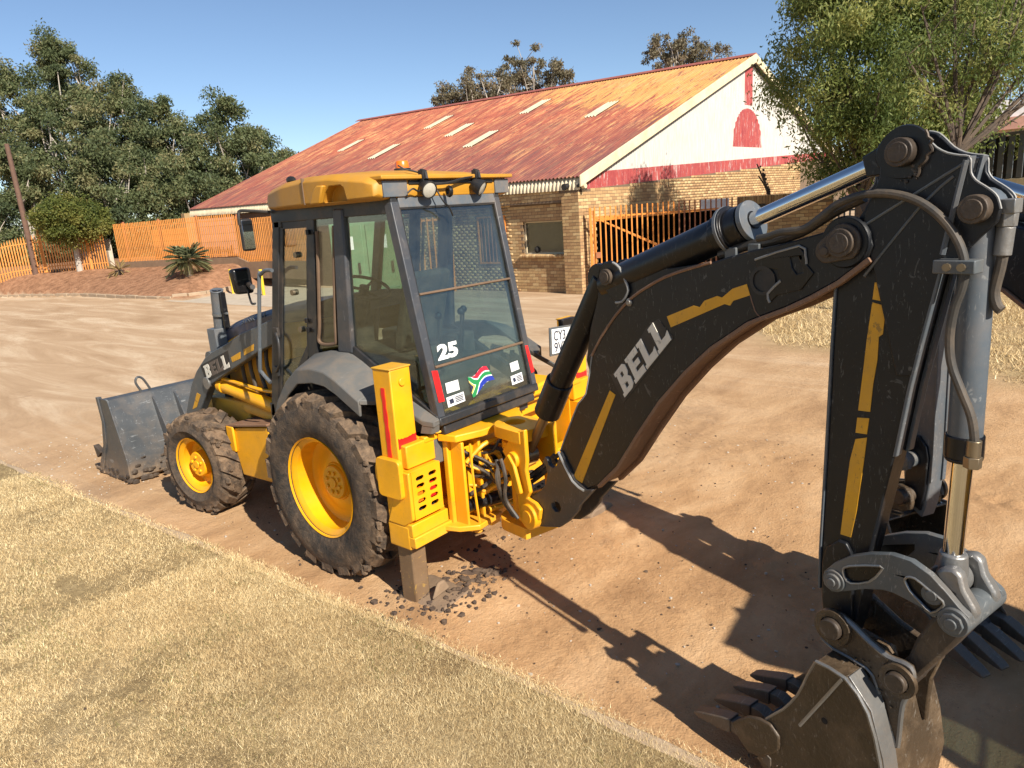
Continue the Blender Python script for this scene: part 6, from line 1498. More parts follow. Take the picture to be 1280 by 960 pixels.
    c = mix(t, ramp(t, sid.outputs[0], [(0.0, 0.28), (0.55, 0.0)]), c, (0.10, 0.04, 0.04))
    setc(t, b, c); b.inputs['Roughness'].default_value = 0.6; b.inputs['Specular IOR Level'].default_value = 0.3; MATS['roof_sheet'] = m
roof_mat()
PIT = 0.145
def corr(name, t0, t1, e0, e1, ne, lift, mat, z=zroof, amp=0.026, parent=WH, ph=0.0):
    ts = np.arange(t0, t1+1e-6, PIT/8); ev = np.linspace(e0, e1, ne+1)
    TT, EV = np.meshgrid(ts, ev, indexing='ij')
    SL = 0.376+0.0015*TT
    ZZ = 3.40+0.016*TT+SL*np.minimum(EV, WB2)-SL*np.maximum(EV-WB2, 0)+lift+amp*np.cos(2*np.pi*(TT+ph)/PIT)
    P_ = BA[None, None, :]+DD*TT[..., None]+EE*EV[..., None]
    V = np.concatenate([P_, ZZ[..., None]], -1).reshape(-1, 3); I = np.arange(TT.size).reshape(TT.shape)
    F = np.stack([I[:-1, :-1], I[1:, :-1], I[1:, 1:], I[:-1, 1:]], -1).reshape(-1, 4)
    me = arr_mesh(name, V, F, mat, None, True)
    a = me.attributes.new('te', 'FLOAT_VECTOR', 'POINT'); a.data.foreach_set('vector', np.stack([TT, EV, 0*TT], -1).astype(np.float32).ravel())
    return link(name, me, parent)
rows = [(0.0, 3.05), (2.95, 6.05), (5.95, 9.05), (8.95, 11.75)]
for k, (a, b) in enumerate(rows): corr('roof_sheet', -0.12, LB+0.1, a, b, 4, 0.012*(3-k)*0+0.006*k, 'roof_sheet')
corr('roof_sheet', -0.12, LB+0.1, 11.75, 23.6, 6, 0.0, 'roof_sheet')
for (t0, e0, e1) in ((8.40, 8.0, 9.7), (3.50, 6.05, 7.7), (14.65, 7.9, 9.55), (11.35, 6.1, 7.6), (8.20, 4.2, 5.9), (19.55, 6.1, 7.56), (14.65, 4.25, 5.9)):
    t0 = round(t0/PIT)*PIT; corr('skylight_sheet', t0, t0+PIT*4, e0, e1, 3, 0.045, 'fibreglass')
# rounded eave sheets, ridge caps
ts = np.arange(-0.10, LB+0.1, PIT/8); V = []; nb = 9
for t in ts:
    w_ = 0.022*math.cos(2*math.pi*t/PIT)
    for k in range(nb):
        f = k/(nb-1); ang = R(69)*(1-f)*1.0
        # quarter-round from the roof slope down to the wall head
        r_ = 0.42+w_; c0 = (0.40, zroof(t, 0)-0.31)
        th = R(108)+R(79)*f
        V.append(FB(t, c0[0]+r_*math.cos(th), c0[1]+r_*math.sin(th)))
I = np.arange(len(V)).reshape(len(ts), nb); F = np.stack([I[:-1, :-1], I[1:, :-1], I[1:, 1:], I[:-1, 1:]], -1).reshape(-1, 4)
link('eave_sheet', arr_mesh('eave_sheet', np.array(V), F, 'bullnose_cream', None, True), WH)
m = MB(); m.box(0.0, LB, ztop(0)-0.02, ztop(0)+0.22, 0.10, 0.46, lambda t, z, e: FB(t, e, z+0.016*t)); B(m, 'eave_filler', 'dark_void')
k = 0; t = -0.15
while t < LB:
    m = MB(); z0 = zroof(t, WB2)
    m.prism([(WB2-0.28, -0.075), (WB2, 0.035), (WB2+0.28, -0.075), (WB2+0.28, -0.05), (WB2, 0.065), (WB2-0.28, -0.05)], lambda e, z, tt: FB(tt, e, zroof(tt, WB2)+z+0.03), t, t+0.94); m.build('ridge_cap', 'roof_sheet' if False else 'red_ridge' if 'red_ridge' in MATS else paint('red_ridge', (0.30, 0.08, 0.06), 0.6, 0.4).name, WH, 0.004); t += 0.95
m = MB(); m.prism([(0.3, 3.1), (23.2, 3.1), (23.2, zroof(LB, WB2)-4.4), (WB2, zroof(LB, WB2)-0.05), (0.3, zroof(LB, .3)-.05)], fgab, LB-0.1, LB); B(m, 'far_gable', 'pale_wall')
m = MB(); m.prism([(0.24, -0.2), (23.4, -0.2), (23.4, 3.5), (0.24, 3.4)], fgab, LB-0.24, LB-0.02); m.box(23.2, 23.4, -0.2, 4.1, 0.24, LB-.24, lambda e, z, t: FB(t, e, z)); B(m, 'rear_wall', 'mortar')
# gutter end and camera at the corner
m = MB(); m.cyl(FB(-0.10, 0.10, 3.13), FB(-0.22, 0.10, 3.13), 0.07, n=16); B(m, 'downpipe_end', 'cream_paint', bevel=0)
m = MB(); m.cyl(FB(0.35, 0.0, 3.16), FB(0.35, -0.18, 3.14), 0.085, n=18).cyl(FB(0.35, -0.17, 3.14), FB(0.35, -0.20, 3.138), 0.095, n=18); B(m, 'eave_pipe', 'pad_black', bevel=0)
emit_bricks(300)

# ---------------------------------------------------------------- sliding gate and boundary wall
GA = np.array([15.02, 7.62]); gdir = np.array([0.639, -0.769]); gdir = gdir/np.linalg.norm(gdir); gn = np.array([-gdir[1], gdir[0]])
def FG(a, z, d): p = GA+gdir*a+gn*d; return (p[0], p[1], z)
gt = empty('sliding_gate', (GA[0], GA[1], 0), 'orange steel picket gate standing open across the carport mouth beside the brick corner', 'gate'); gt.matrix_world = Matrix.Identity(4)
first = None
npk = 27
for k in range(npk):
    a = 0.16+0.153*k
    if first is None:
        m = MB(); m.box(-0.02, 0.02, 0.06, 2.52, -0.012, 0.012, lambda x, z, y: FG(x, z, y)); first = m.build('picket', 'gate_orange', gt, 0.003); first.location = Vector(FG(a, 0, 0))-Vector(FG(0, 0, 0))
    else:
        o = first.copy(); col.objects.link(o); o.location = Vector(FG(a, random.uniform(-.012, .012), 0))-Vector(FG(0, 0, 0))
        if k > 15: o.material_slots[0].link = 'OBJECT'; o.material_slots[0].material = MATS['gate_rust']
m = MB(); m.box(0.0, 0.075, 0.0, 2.50, 0.02, 0.09, FG); m.build('gate_post', 'gate_orange', gt, 0.006)
m = MB(); m.box(0.10, 0.15, 0.04, 2.42, 0.014, 0.06, FG); m.build('gate_stile', 'gate_orange', gt, 0.005)
for z0 in (0.08, 2.2):
    m = MB(); m.box(0.15, 4.3, z0, z0+0.05, 0.014, 0.06, FG); m.build('gate_rail', 'gate_orange', gt, 0.004)
m = MB(); m.prism([(0.15, 2.2), (0.24, 2.2), (4.3, 0.22), (4.3, 0.13), (4.2, 0.13)], FG, 0.02, 0.05); m.build('gate_brace', 'gate_orange', gt, 0.004)
m = MB(); m.box(0.15, 0.30, 1.05, 1.22, -0.03, 0.02, FG); m.build('gate_lock', 'gate_rust', gt, 0.006)
WALLS.clear()
bw = empty('boundary_wall', (GA[0], GA[1], 0), 'face brick boundary wall with soldier course on top at the right end of the orange gate', 'wall'); bw.matrix_world = Matrix.Identity(4)
w0, w1, wh_ = 4.35, 7.05, 2.50
m = MB(); m.box(w0, w1, -0.2, wh_-0.002, 0.0, 0.22, FG); wc = m.build('wall_core', 'mortar', bw, 0)
def fgb(a, z, d): return FG(a, z, -d)
add_wall(wc, fgb, 0.0, 1, brick_runs(fgb, w0, w1, lambda a: wh_-0.22, 0.0, (), 8), ('brick_part', 'brick_mass'))
emit_bricks(300)
a = w0
while a < w1-0.05:
    m = MB(); m.box(a+0.005, a+0.078, wh_-0.22, wh_+0.01, -0.02, 0.235, FG); m.build('soldier_brick', 'brick_brown_part', bw, 0.004); a += 0.083
m = MB(); m.box(w1, w1+0.09, -0.1, wh_-0.25, -0.03, 0.2, FG); m.build('wall_end', 'cream_paint', bw, 0.01)
m = MB(); m.box(w0+0.1, w0+0.75, wh_-0.40, wh_-0.24, -0.05, -0.014, FG); sg = m.build('sign_board', 'pad_black', None, 0.004, label='small dark sign board fixed below the top course of the boundary wall', cat='sign')
m = MB(); m.box(w0-0.95, w0-0.1, 2.18, 2.42, 0.7, 0.73, FG); m.box(w0-0.95, w0-0.1, 2.42, 2.5, 0.69, 0.74, FG); m.build('notice_board', 'white_vinyl', None, 0.004, label='white notice board behind the right end of the orange gate', cat='sign')
# dark palisade beyond the wall
pg = empty('dark_palisade', (0, 0, 0), 'dark steel palisade between the brick boundary wall and the verge', 'fence')
for k in range(14):
    a = w1+0.18+0.16*k; m = MB(); m.box(a, a+0.05, 0.0, 2.3, 0.05, 0.065, FG); m.build('picket', 'grey_steel', pg, 0)
for z0 in (0.4, 1.9): m = MB(); m.box(w1+0.1, w1+2.5, z0, z0+0.05, 0.07, 0.11, FG); m.build('rail', 'grey_steel', pg, 0)

# ---------------------------------------------------------------- yard fence on the bank
paint('plinth_brown', (0.20, 0.125, 0.075), 0.9, 0.4)
fence = empty('picket_fence', (0, 0, 0), 'long orange steel picket fence on a low brick plinth along the mulched bank', 'fence')
fp = [(14.9, 21.5), (15.15, 25.0), (14.95, 27.2), (13.05, 35.9)]
def along(P_, s):
    for i in range(len(P_)-1):
        a = np.array(P_[i]); b = np.array(P_[i+1]); l_ = np.linalg.norm(b-a)
        if s <= l_: return a+(b-a)*s/l_, (b-a)/l_
        s -= l_
    return np.array(P_[-1]), (b-a)/l_
def plen(P_): return sum(np.linalg.norm(np.array(P_[i+1])-np.array(P_[i])) for i in range(len(P_)-1))
def baseh(p): return max(0.78, float(terr(p[0]-0.35, p[1])))
tot = plen(fp); s = 0.0; first = None; k = 0
m0 = MB(); m0.box(-0.012, 0.012, -0.028, 0.028, 0.0, 1.93); m1 = MB(); m1.box(-0.05, 0.05, -0.05, 0.05, -0.3, 2.0)
while s < tot:
    p, d = along(fp, s); z = baseh(p)+0.36; rz = math.atan2(d[1], d[0])-math.pi/2
    if first is None: first = m0.build('picket', 'orange_fence', fence, 0); o = first
    else: o = first.copy(); col.objects.link(o)
    o.location = (p[0], p[1], z+random.uniform(-.01, .01)); o.rotation_euler = (random.uniform(-.004, .004), random.uniform(-.004, .004), rz); s += 0.132; k += 1
s = 0.05; first = None
while s < tot:
    p, d = along(fp, s); z = baseh(p)+0.36
    if first is None: first = m1.build('post', 'gate_rust', fence, 0.006); o = first
    else: o = first.copy(); col.objects.link(o)
    o.location = (p[0]+0.06, p[1], z); s += 2.75
for zz in (0.14, 1.70):
    for i in range(len(fp)-1):
        for j in range(3):
            a = np.array(fp[i])+(np.array(fp[i+1])-np.array(fp[i]))*j/3; b = np.array(fp[i])+(np.array(fp[i+1])-np.array(fp[i]))*(j+1)/3
            m = MB(); m.tube([(a[0]+.03, a[1], baseh(a)+0.36+zz), (b[0]+.03, b[1], baseh(b)+0.36+zz)], 0.025, 4, 1); m.build('rail', 'orange_fence', fence, 0)
for i in range(len(fp)-1):
    for j in range(3):
        a = np.array(fp[i])+(np.array(fp[i+1])-np.array(fp[i]))*j/3; b = np.array(fp[i])+(np.array(fp[i+1])-np.array(fp[i]))*(j+1)/3
        za, zb = baseh(a), baseh(b); m = MB(); w_ = 0.11
        vs = [(a[0]-w_, a[1], za-.4), (a[0]+w_, a[1], za-.4), (b[0]+w_, b[1], zb-.4), (b[0]-w_, b[1], zb-.4), (a[0]-w_, a[1], za+.345), (a[0]+w_, a[1], za+.345), (b[0]+w_, b[1], zb+.345), (b[0]-w_, b[1], zb+.345)]
        m.add(vs, [(0, 1, 2, 3), (4, 5, 6, 7), (0, 1, 5, 4), (1, 2, 6, 5), (2, 3, 7, 6), (3, 0, 4, 7)]); m.build('plinth', 'plinth_brown', fence, 0)
# boards seen through the fence
for (y0, y1, z0, z1, mt, nm, lb_, xo) in ((28.2, 31.0, 1.35, 3.25, 'pink_board', 'hoarding', 'faded pink panelled hoarding standing close behind the orange fence', 0.9), (31.6, 34.4, 1.4, 2.9, 'orange_fence', 'hoarding', 'orange panelled hoarding behind the far left half of the picket fence', 0.9), (22.0, 27.6, 1.0, 2.0, 'pink_board', 'container', 'low pinkish boarded stack behind the fence near the warehouse eave', 0.45)):
    a, d = along(fp, (y0-21.5)); b, d2 = along(fp, (y1-21.5)); n_ = np.array([0.97, 0.2])
    h_ = empty(nm, (0, 0, 0), lb_, 'hoarding')
    for j in range(5):
        t0, t1 = z0+(z1-z0)*j/5, z0+(z1-z0)*(j+1)/5-0.02
        p0 = a+n_*xo; p1 = b+n_*xo; q0 = p0+n_*.04; q1 = p1+n_*.04
        m = MB(); m.prism([tuple(p0), tuple(p1), tuple(q1), tuple(q0)], FZ, t0, t1); m.build('board', mt, h_, 0)
# orange fence further left, and the broken white-topped stretch between
fence2 = empty('palisade_fence', (0, 0, 0), 'orange palisade fence left of the leaning pole behind the round tree', 'fence')
fp2 = [(12.75, 36.6), (11.2, 39.2), (9.64, 41.0), (5.5, 45.4), (1.5, 50)]
s = 0; first = None; tot2 = plen(fp2)
while s < tot2:
    p, d = along(fp2, s); z = float(terr(p[0]-.3, p[1])); rz = math.atan2(d[1], d[0])-math.pi/2
    if first is None:
        m = MB(); m.prism([(-0.035, 0.0), (0.035, 0.0), (0.035, 1.95), (0.0, 2.12), (-0.035, 1.95)], lambda y, z_, x: (x, y, z_), -0.008, 0.008); first = m.build('picket', 'orange_fence', fence2, 0); o = first
    else: o = first.copy(); col.objects.link(o)
    o.location = (p[0], p[1], z); o.rotation_euler = (0, 0, rz); s += 0.15
for zz in (0.3, 1.65):
    for i in range(len(fp2)-1):
        a, b = fp2[i], fp2[i+1]; m = MB(); m.tube([(a[0]+.04, a[1], float(terr(a[0], a[1]))+zz), (b[0]+.04, b[1], float(terr(b[0], b[1]))+zz)], 0.03, 4, 1); m.build('rail', 'orange_fence', fence2, 0)
s = 1.0
while s < tot2:
    p, d = along(fp2, s); m = MB(); m.box(p[0]-.03, p[0]+.05, p[1]-.04, p[1]+.04, 0.6, float(terr(p[0], p[1]))+2.3); m.build('post', 'orange_fence', fence2, 0); s += 2.7
m = MB(); p, d = along(fp2, 6.6); m.box(p[0]-0.3, p[0]-0.26, p[1]-.25, p[1]+.25, float(terr(p[0], p[1]))+1.0, float(terr(p[0], p[1]))+1.6); m.build('fence_sign', 'white_vinyl', None, 0, label='small white sign on the palisade fence at the far left', cat='sign')
m = MB()
for k in range(6): m.box(13.2+0.25*k*0.2, 13.26+.05*k, 37.0+0.5*k, 37.3+0.5*k, 1.0, 2.6)
m.box(12.9, 13.1, 36.6, 40.2, 1.0, 2.0); m.build('garden_wall', 'pale_wall', None, 0.01, label='low pale wall behind the round clipped tree', cat='wall')
# gable end beyond the fence
m = MB(); m.box(17.0, 26, 36.0, 36.4, 0.8, 3.7); m.build('brick_outhouse', 'brick_brown_part', None, 0.01, label='low brick outhouse beyond the left end of the warehouse roof', cat='outhouse')

# ---------------------------------------------------------------- street furniture
for i, ((x, y), lab) in enumerate((((12.73, 24.16), 'yellow steel bollard nearest the garden kerb'), ((12.6, 21.6), 'yellow steel bollard just left of the cab door'), ((10.1, 12.3), 'yellow steel bollard seen through the cab beside the green cabinet'))):
    m = MB(); m.cyl((x, y, -0.05), (x, y, 1.02), 0.065, n=16); m.build('bollard', 'post_yellow', None, 0.012, label=lab, cat='bollard', group='yellow bollards on the apron')
gc = empty('electrical_cabinet', (0, 0, 0), 'green electrical cabinet with white notices seen through the cab windows', 'cabinet')
def FC(a, d, z):
    p = np.array([9.05, 11.95])+np.array([0.63, -0.777])*a+np.array([0.777, 0.63])*d; return (p[0], p[1], z)
m = MB(); m.box(0, 1.85, 0.0, 1.0, 0.18, 2.62, FC); m.build('cabinet_body', 'green_cabinet', gc, 0.03)
m = MB(); m.box(-0.1, 1.95, -0.1, 1.1, -0.05, 0.18, FC); m.build('plinth', 'concrete', gc, 0.02)
for a in (0.08, 0.98):
    m = MB(); m.box(a, a+0.80, -0.03, 0.0, 0.30, 2.50, FC); d_ = m.build('door', 'green_cabinet', gc, 0.012)
    m = MB(); m.box(a+0.62, a+0.68, -0.07, -0.03, 1.2, 1.5, FC); m.build('handle', 'pad_black', d_, 0.008)
    m = MB(); m.box(a+0.30, a+0.55, -0.034, -0.03, 1.85, 2.2, FC); m.build('notice', 'white_vinyl', d_, 0)
m = MB(); m.box(-0.03, 1.88, -0.05, 1.05, 2.62, 2.68, FC); m.build('cabinet_lid', 'green_cabinet', gc, 0.01)
for k, a in enumerate((2.35, 2.55, 2.8)):
    pass
op_ = empty('orange_barrier', (0, 0, 0), 'narrow orange barred barrier standing right of the green cabinet', 'barrier')
for k in range(5): m = MB(); m.box(2.25+0.16*k, 2.29+0.16*k, 0.4, 0.44, 0.1, 2.55, FC); m.build('bar', 'gate_orange', op_, 0.003)
for z0 in (0.15, 2.45): m = MB(); m.box(2.2, 3.0, 0.44, 0.48, z0, z0+0.06, FC); m.build('barrier_rail', 'gate_orange', op_, 0.003)
for (t_, z1_) in ((7.4, 2.6), (5.4, 3.0)):
    m = MB(); m.cyl(FB(t_, -0.12, 0), FB(t_, -0.12, z1_), 0.05, n=10); m.build('wall_pole', 'gate_orange', None, 0, label='slim orange pole standing against the brick wall, ' + ('the taller one near the barred window' if z1_ > 2.8 else 'the shorter one near the cabinet'), cat='pole')
# telegraph pole
m = MB(); m.tube([(10.4, 40.1, 0.6), (10.42, 40.1, 4.0), (10.38, 40.1, 7.7)], [0.15, 0.11], 12, 3); m.build('utility_pole', 'wood_pole', None, 0, label='brown wooden utility pole at the far left in front of the eucalypts', cat='pole')
m = MB()
for k in range(24):
    pass
m.tube([(33, 60, 9.6), (22, 45, 8.6), (10.38, 40.1, 7.6)], 0.008, 4, 6); m.build('overhead_wire', 'pad_black', None, 0, label='thin overhead wire running left to the wooden pole', cat='wire')
# fence and buildings at the right edge
rf = empty('slat_fence', (0, 0, 0), 'grey slatted fence on a pale wall behind the sparse tree at the right', 'fence')
RA = np.array([19.2, -0.2]); RB = np.array([17.0, -4.6]); rd = (RB-RA)/np.linalg.norm(RB-RA); rl = np.linalg.norm(RB-RA)
def FR(a, z, d): p = RA+rd*a+np.array([-rd[1], rd[0]])*d; return (p[0], p[1], z)
for k in range(int(rl/0.23)): m = MB(); m.box(0.23*k, 0.23*k+0.13, 2.52, 3.5, 0, 0.02, FR); m.build('slat', 'cyl_grey', rf, 0)
m = MB(); m.box(0, rl, 3.5, 3.56, -0.03, 0.06, FR); m.build('top_rail', 'grey_steel', rf, 0.004)
m = MB(); m.box(0, rl, 0, 2.5, 0, 0.2, FR); m.build('base_wall', 'cream_paint', rf, 0.01)
m = MB(); m.box(0, rl, 2.5, 3.5, 0.5, 0.55, FR); m.build('dark_backing', 'dark_void', rf, 0)
hs = empty('distant_house', (0, 0, 0), 'distant pale house with a red roof edge behind the right hand trees', 'house')
m = MB(); m.box(44, 52, -2, 6, 0, 4.9); m.build('wall', 'pale_wall', hs, 0)
m = MB(); m.prism([(-3, 4.9), (7, 4.9), (7, 5.5), (-3, 5.5)], lambda y, z, x: (x, y, z), 43.6, 52.4); m.build('roof_edge', 'pink_board', hs, 0)
m = MB(); m.prism([(-3, 5.5), (7, 5.5), (2, 6.6)], lambda y, z, x: (x, y, z), 43.8, 52.2); m.build('roof', 'white_vinyl', hs, 0)
# ---------------------------------------------------------------- trees
def leaf_cloud(name, C_, r_, n_per, ll, lw, mat, parent, droop=0.3, flat=0.7, seed=1, tone_clump=0.22, label=None):
    rs = np.random.RandomState(seed); C_ = np.array(C_); r_ = np.array(r_)
    k = np.repeat(np.arange(len(C_)), n_per); n = len(k)
    u = rs.normal(size=(n, 3)); u /= np.linalg.norm(u, axis=1)[:, None]
    rad = rs.rand(n)**0.45
    p = C_[k]+u*(rad*r_[k])[:, None]*np.array([1, 1, flat])
    p += rs.normal(size=(n, 3))*0.12*r_[k][:, None]
    d = rs.normal(size=(n, 3)); d[:, 2] -= droop*1.6; d /= np.linalg.norm(d, axis=1)[:, None]
    s = np.cross(d, rs.normal(size=(n, 3))); s /= np.linalg.norm(s, axis=1)[:, None]
    L = ll*rs.uniform(.6, 1.35, n)[:, None]; W_ = lw*rs.uniform(.6, 1.3, n)[:, None]
    V = np.stack([p, p+d*L*.45+s*W_*.5, p+d*L, p+d*L*.45-s*W_*.5], 1).reshape(-1, 3); F = np.arange(4*n).reshape(n, 4)
    ct = rs.normal(0, tone_clump, len(C_))
    tone = np.clip(0.5+ct[k]+rs.normal(0, 0.16, n), 0, 1)
    return link(name, arr_mesh(name, V, F, mat, np.repeat(tone, 4)), parent, label=label)
def ellipsoid_clumps(c, rx, rz, n, rs, shell=0.55, ry=None):
    u = rs.normal(size=(n, 3)); u /= np.linalg.norm(u, axis=1)[:, None]
    rad = (shell+(1-shell)*rs.rand(n))
    rad[rs.rand(n) < 0.3] *= 0.5
    return np.array(c)+u*rad[:, None]*np.array([rx, ry or rx, rz])
def tree(name, base, crowns, n_clump, r_clump, n_per, ll, lw, mat, bark, tr, label, seed, group=None, cat='tree', droop=0.3, fork=0.45, limbs=14, flat=0.75):
    rs = np.random.RandomState(seed); root = empty(name, base, label, cat, group); b = Vector(base)
    C_ = np.concatenate([ellipsoid_clumps(np.array(c)-np.array(base), rx, rz, max(3, int(n_clump*f)), rs) for c, rx, rz, f in crowns])
    r_ = r_clump*rs.uniform(.55, 1.25, len(C_))
    leaf_cloud('crown', C_, r_, n_per, ll, lw, mat, root, droop, flat, seed)
    m = MB(); top = Vector(C_.mean(0)); f0 = Vector((top.x*0.5+rs.normal()*0.2, top.y*0.5+rs.normal()*0.2, top.z*fork))
    m.tube([(0, 0, -0.3), (f0.x*0.3, f0.y*0.3, f0.z*0.5), f0], [tr*1.15, tr*0.8], 9, 3)
    idx = rs.permutation(len(C_))[:limbs]
    for i in idx:
        e = Vector(C_[i]); mid = f0.lerp(e, 0.5)+Vector(rs.normal(size=3)*0.08*(e-f0).length)
        m.tube([f0-Vector((0, 0, rs.uniform(0, .25)*f0.z)), mid, e], [tr*rs.uniform(.25, .5), tr*0.07], 5, 3)
        for j in range(2):
            a = mid.lerp(e, rs.uniform(.1, .7)); q = Vector(C_[rs.randint(len(C_))]); q = a+(q-a)*0.35
            m.tube([a, a.lerp(q, .5)+Vector(rs.normal(size=3)*.1), q], [tr*0.14, tr*0.04], 4, 2)
    m.build('trunk', bark, root, 0)
    return root
G_E = 'eucalypts beyond the orange fence'
EUC = [(19.73, 68.5, 13.6, 3.6, 5.0, 'tall eucalypt at the far left edge with pale bare branches'),
 (25.7, 72.5, 17.4, 2.5, 4.4, 'tallest eucalypt, its open crown rising above the others at the left'),
 (21.0, 62.33, 10.3, 3.5, 4.9, 'dense dark eucalypt below the tallest crown'),
 (26.4, 63.48, 12.7, 2.8, 4.0, 'eucalypt with a pointed twin crown right of the tallest one'),
 (22.36, 56.39, 6.9, 3.7, 4.0, 'low spreading eucalypt straight behind the fence'),
 (28.7, 59.94, 10.2, 3.8, 4.2, 'broad rounded eucalypt in the middle of the left grove'),
 (30.05, 55.01, 9.9, 3.4, 3.9, 'olive green eucalypt between the broad one and the warehouse roof'),
 (35.2, 57.74, 8.2, 3.4, 3.7, 'eucalypt on the right of the grove, its crown sloping down behind the red roof'),
 (16.62, 59.69, 6.4, 3.3, 4.2, 'eucalypt low at the far left behind the utility pole'),
 (26.57, 54.23, 5.6, 4.2, 3.0, 'bushy young eucalypt low behind the left end of the warehouse'),
 (36.2, 53.8, 6.4, 2.2, 2.6, 'smallest eucalypt, just clearing the low end of the red roof')]
for i, (x, y, z, rx, rz, lab) in enumerate(EUC):
    rs = np.random.RandomState(50+i)
    cr = [((x, y, z), rx, rz, 0.55), ((x+rs.uniform(-1, 1)*rx*.6, y+rs.uniform(-1, 1), z-rz*0.75), rx*1.0, rz*0.7, 0.35), ((x+rs.uniform(-.5, .5)*rx, y, z+rz*0.45), rx*0.55, rz*0.5, 0.14)]
    if i in (2, 4, 8, 9): cr.append(((x, y, 2.6), rx*1.1, 1.8, 0.25))
    tree('eucalypt_tree', (x, y, 1.0), cr, 84, 0.95, 300, 0.27, 0.12, 'leaf_euc', 'bark_pale', 0.33, lab, 100+i, G_E, droop=0.55, fork=0.42, limbs=18)
# undergrowth under the grove
rs = np.random.RandomState(77); C_ = []; r_ = []
for k in range(64): C_.append((rs.uniform(6, 40), rs.uniform(58, 68), rs.uniform(1.2, 3.6))); r_.append(rs.uniform(1.2, 2.2))
C_ = [c for c in C_]; o = leaf_cloud('undergrowth', C_, r_, 260, 0.36, 0.16, 'leaf_euc', None, 0.3, 0.8, 5, label='dark undergrowth beneath the eucalypt grove'); o['category'] = 'bushes'; o['kind'] = 'stuff'
G_F = 'trees beyond the warehouse ridge'
FAR = [(57.18, 48.96, 15.2, 4.2, 2.4, 50, 'wide eucalypt showing low over the middle of the warehouse ridge'), (64.73, 48.92, 17.2, 3.6, 3.6, 40, 'tall open crowned eucalypt over the middle of the warehouse ridge'), (65.9, 45.17, 16.2, 2.5, 2.6, 26, 'small eucalypt at the right end of the middle ridge group'),
       (55.6, 52.0, 14.4, 2.2, 1.5, 16, 'thin low eucalypt at the left end of the middle ridge group'), (76.06, 36.07, 18.1, 4.2, 2.8, 46, 'eucalypt crown over the yellow end of the roof, left one of the pair'), (80.34, 34.24, 18.1, 3.2, 2.2, 30, 'eucalypt crown over the yellow end of the roof, right one of the pair')]
for i, (x, y, z, rx, rz, nc, lab) in enumerate(FAR):
    tree('eucalypt_tree', (x, y, 1.0), [((x, y, z), rx, rz, 1.0)], int(nc*1.5), 0.65, 110, 0.30, 0.13, 'leaf_far', 'bark_pale', 0.32, lab, 200+i, G_F, droop=0.6, fork=0.62, limbs=22, flat=0.7)
# the leafy tree over the boundary wall
rs = np.random.RandomState(9); root = empty('leafy_tree', (16.9, 0.6, 0), 'big leafy olive green tree hanging over the boundary wall in front of the white gable', 'tree')
C_ = []; r_ = []
cam_r = np.array([0.64, -0.77])
for k in range(330):
    a = rs.uniform(-1.75, 4.6); h = rs.uniform(-2.6, 3.6); dpt = rs.uniform(-1.6, 1.8)
    if (a/1.9)**2*(1 if a < 0 else 0)+(h/(3.1 if h > 0 else 2.8))**2*(1 if a < 0 else .8)+(dpt/2.2)**2*.4 > 1.0: continue
    if a > 2.6 and h < 1.0 and rs.rand() < 0.75: continue
    p = np.array([16.56, 1.1])+cam_r*(a+0.55)+np.array([0.77, 0.64])*dpt
    C_.append((p[0]-16.9, p[1]-0.6, 5.35+h)); r_.append(rs.uniform(.35, .75))
leaf_cloud('crown', C_, r_, 520, 0.115, 0.042, 'leaf_willow', root, 0.7, 0.9, 31, 0.2)
m = MB(); m.tube([(0, 0, -.2), (0.05, .1, 1.2), (-.1, .1, 2.6)], [0.22, 0.16], 10, 3)
for i in rs.permutation(len(C_))[:46]:
    e = Vector(C_[i]); f = Vector((-.1, .1, rs.uniform(1.6, 2.8))); mid = f.lerp(e, .5)+Vector(rs.normal(size=3)*.2); m.tube([f, mid, e], [0.055, 0.008], 5, 3)
    q = mid.lerp(e, .4); m.tube([q, q+Vector(rs.normal(size=3)*.5+np.array([0, 0, .3]))], [0.015, 0.004], 4, 1)
m.build('trunk', 'bark', root, 0)
# the sparse tree to its right
root = empty('sparse_tree', (13.0, -1.85, 0), 'sparse many branched tree with yellowing leaves at the right edge', 'tree'); b0 = Vector((13.0, -1.85, 0))
ends = [(13.1, -1.75, 4.0), (13.75, -2.15, 5.0), (14.3, -2.8, 4.7), (14.1, -2.8, 4.05), (13.52, -1.87, 5.1), (13.0, -1.3, 5.0), (13.3, -2.6, 5.3), (13.9, -3.2, 5.0), (14.2, -2.4, 5.6), (13.2, -1.6, 5.7), (12.7, -1.2, 4.4), (13.9, -3.6, 4.4)]
m = MB(); fk_ = Vector((0.0, 0.0, 3.1)); m.tube([(0, 0, -.2), (0.03, -.02, 1.6), fk_], [0.11, 0.075], 9, 3)
C_ = []; r_ = []
for e in ends:
    e = Vector(e)-b0; mid = fk_.lerp(e, .5)+Vector(rs.normal(size=3)*.07); ext = e+(e-fk_)*0.35
    m.tube([fk_+Vector((0, 0, -.15*rs.rand())), mid, e, ext], [0.045, 0.008], 6, 3)
    for j in range(9):
        a = fk_.lerp(ext, rs.uniform(.35, 1)); q = a+Vector(rs.normal(size=3)*.42+np.array([.0, 0, .25])); m.tube([a, a.lerp(q, .5)+Vector(rs.normal(size=3)*.05), q], [0.012, 0.003], 4, 2)
        C_.append(tuple(q)); r_.append(rs.uniform(.18, .38))
m.build('trunk', 'bark', root, 0)
leaf_cloud('crown', C_, r_, 75, 0.11, 0.032, 'leaf_willow', root, 0.6, 0.9, 44, 0.25)
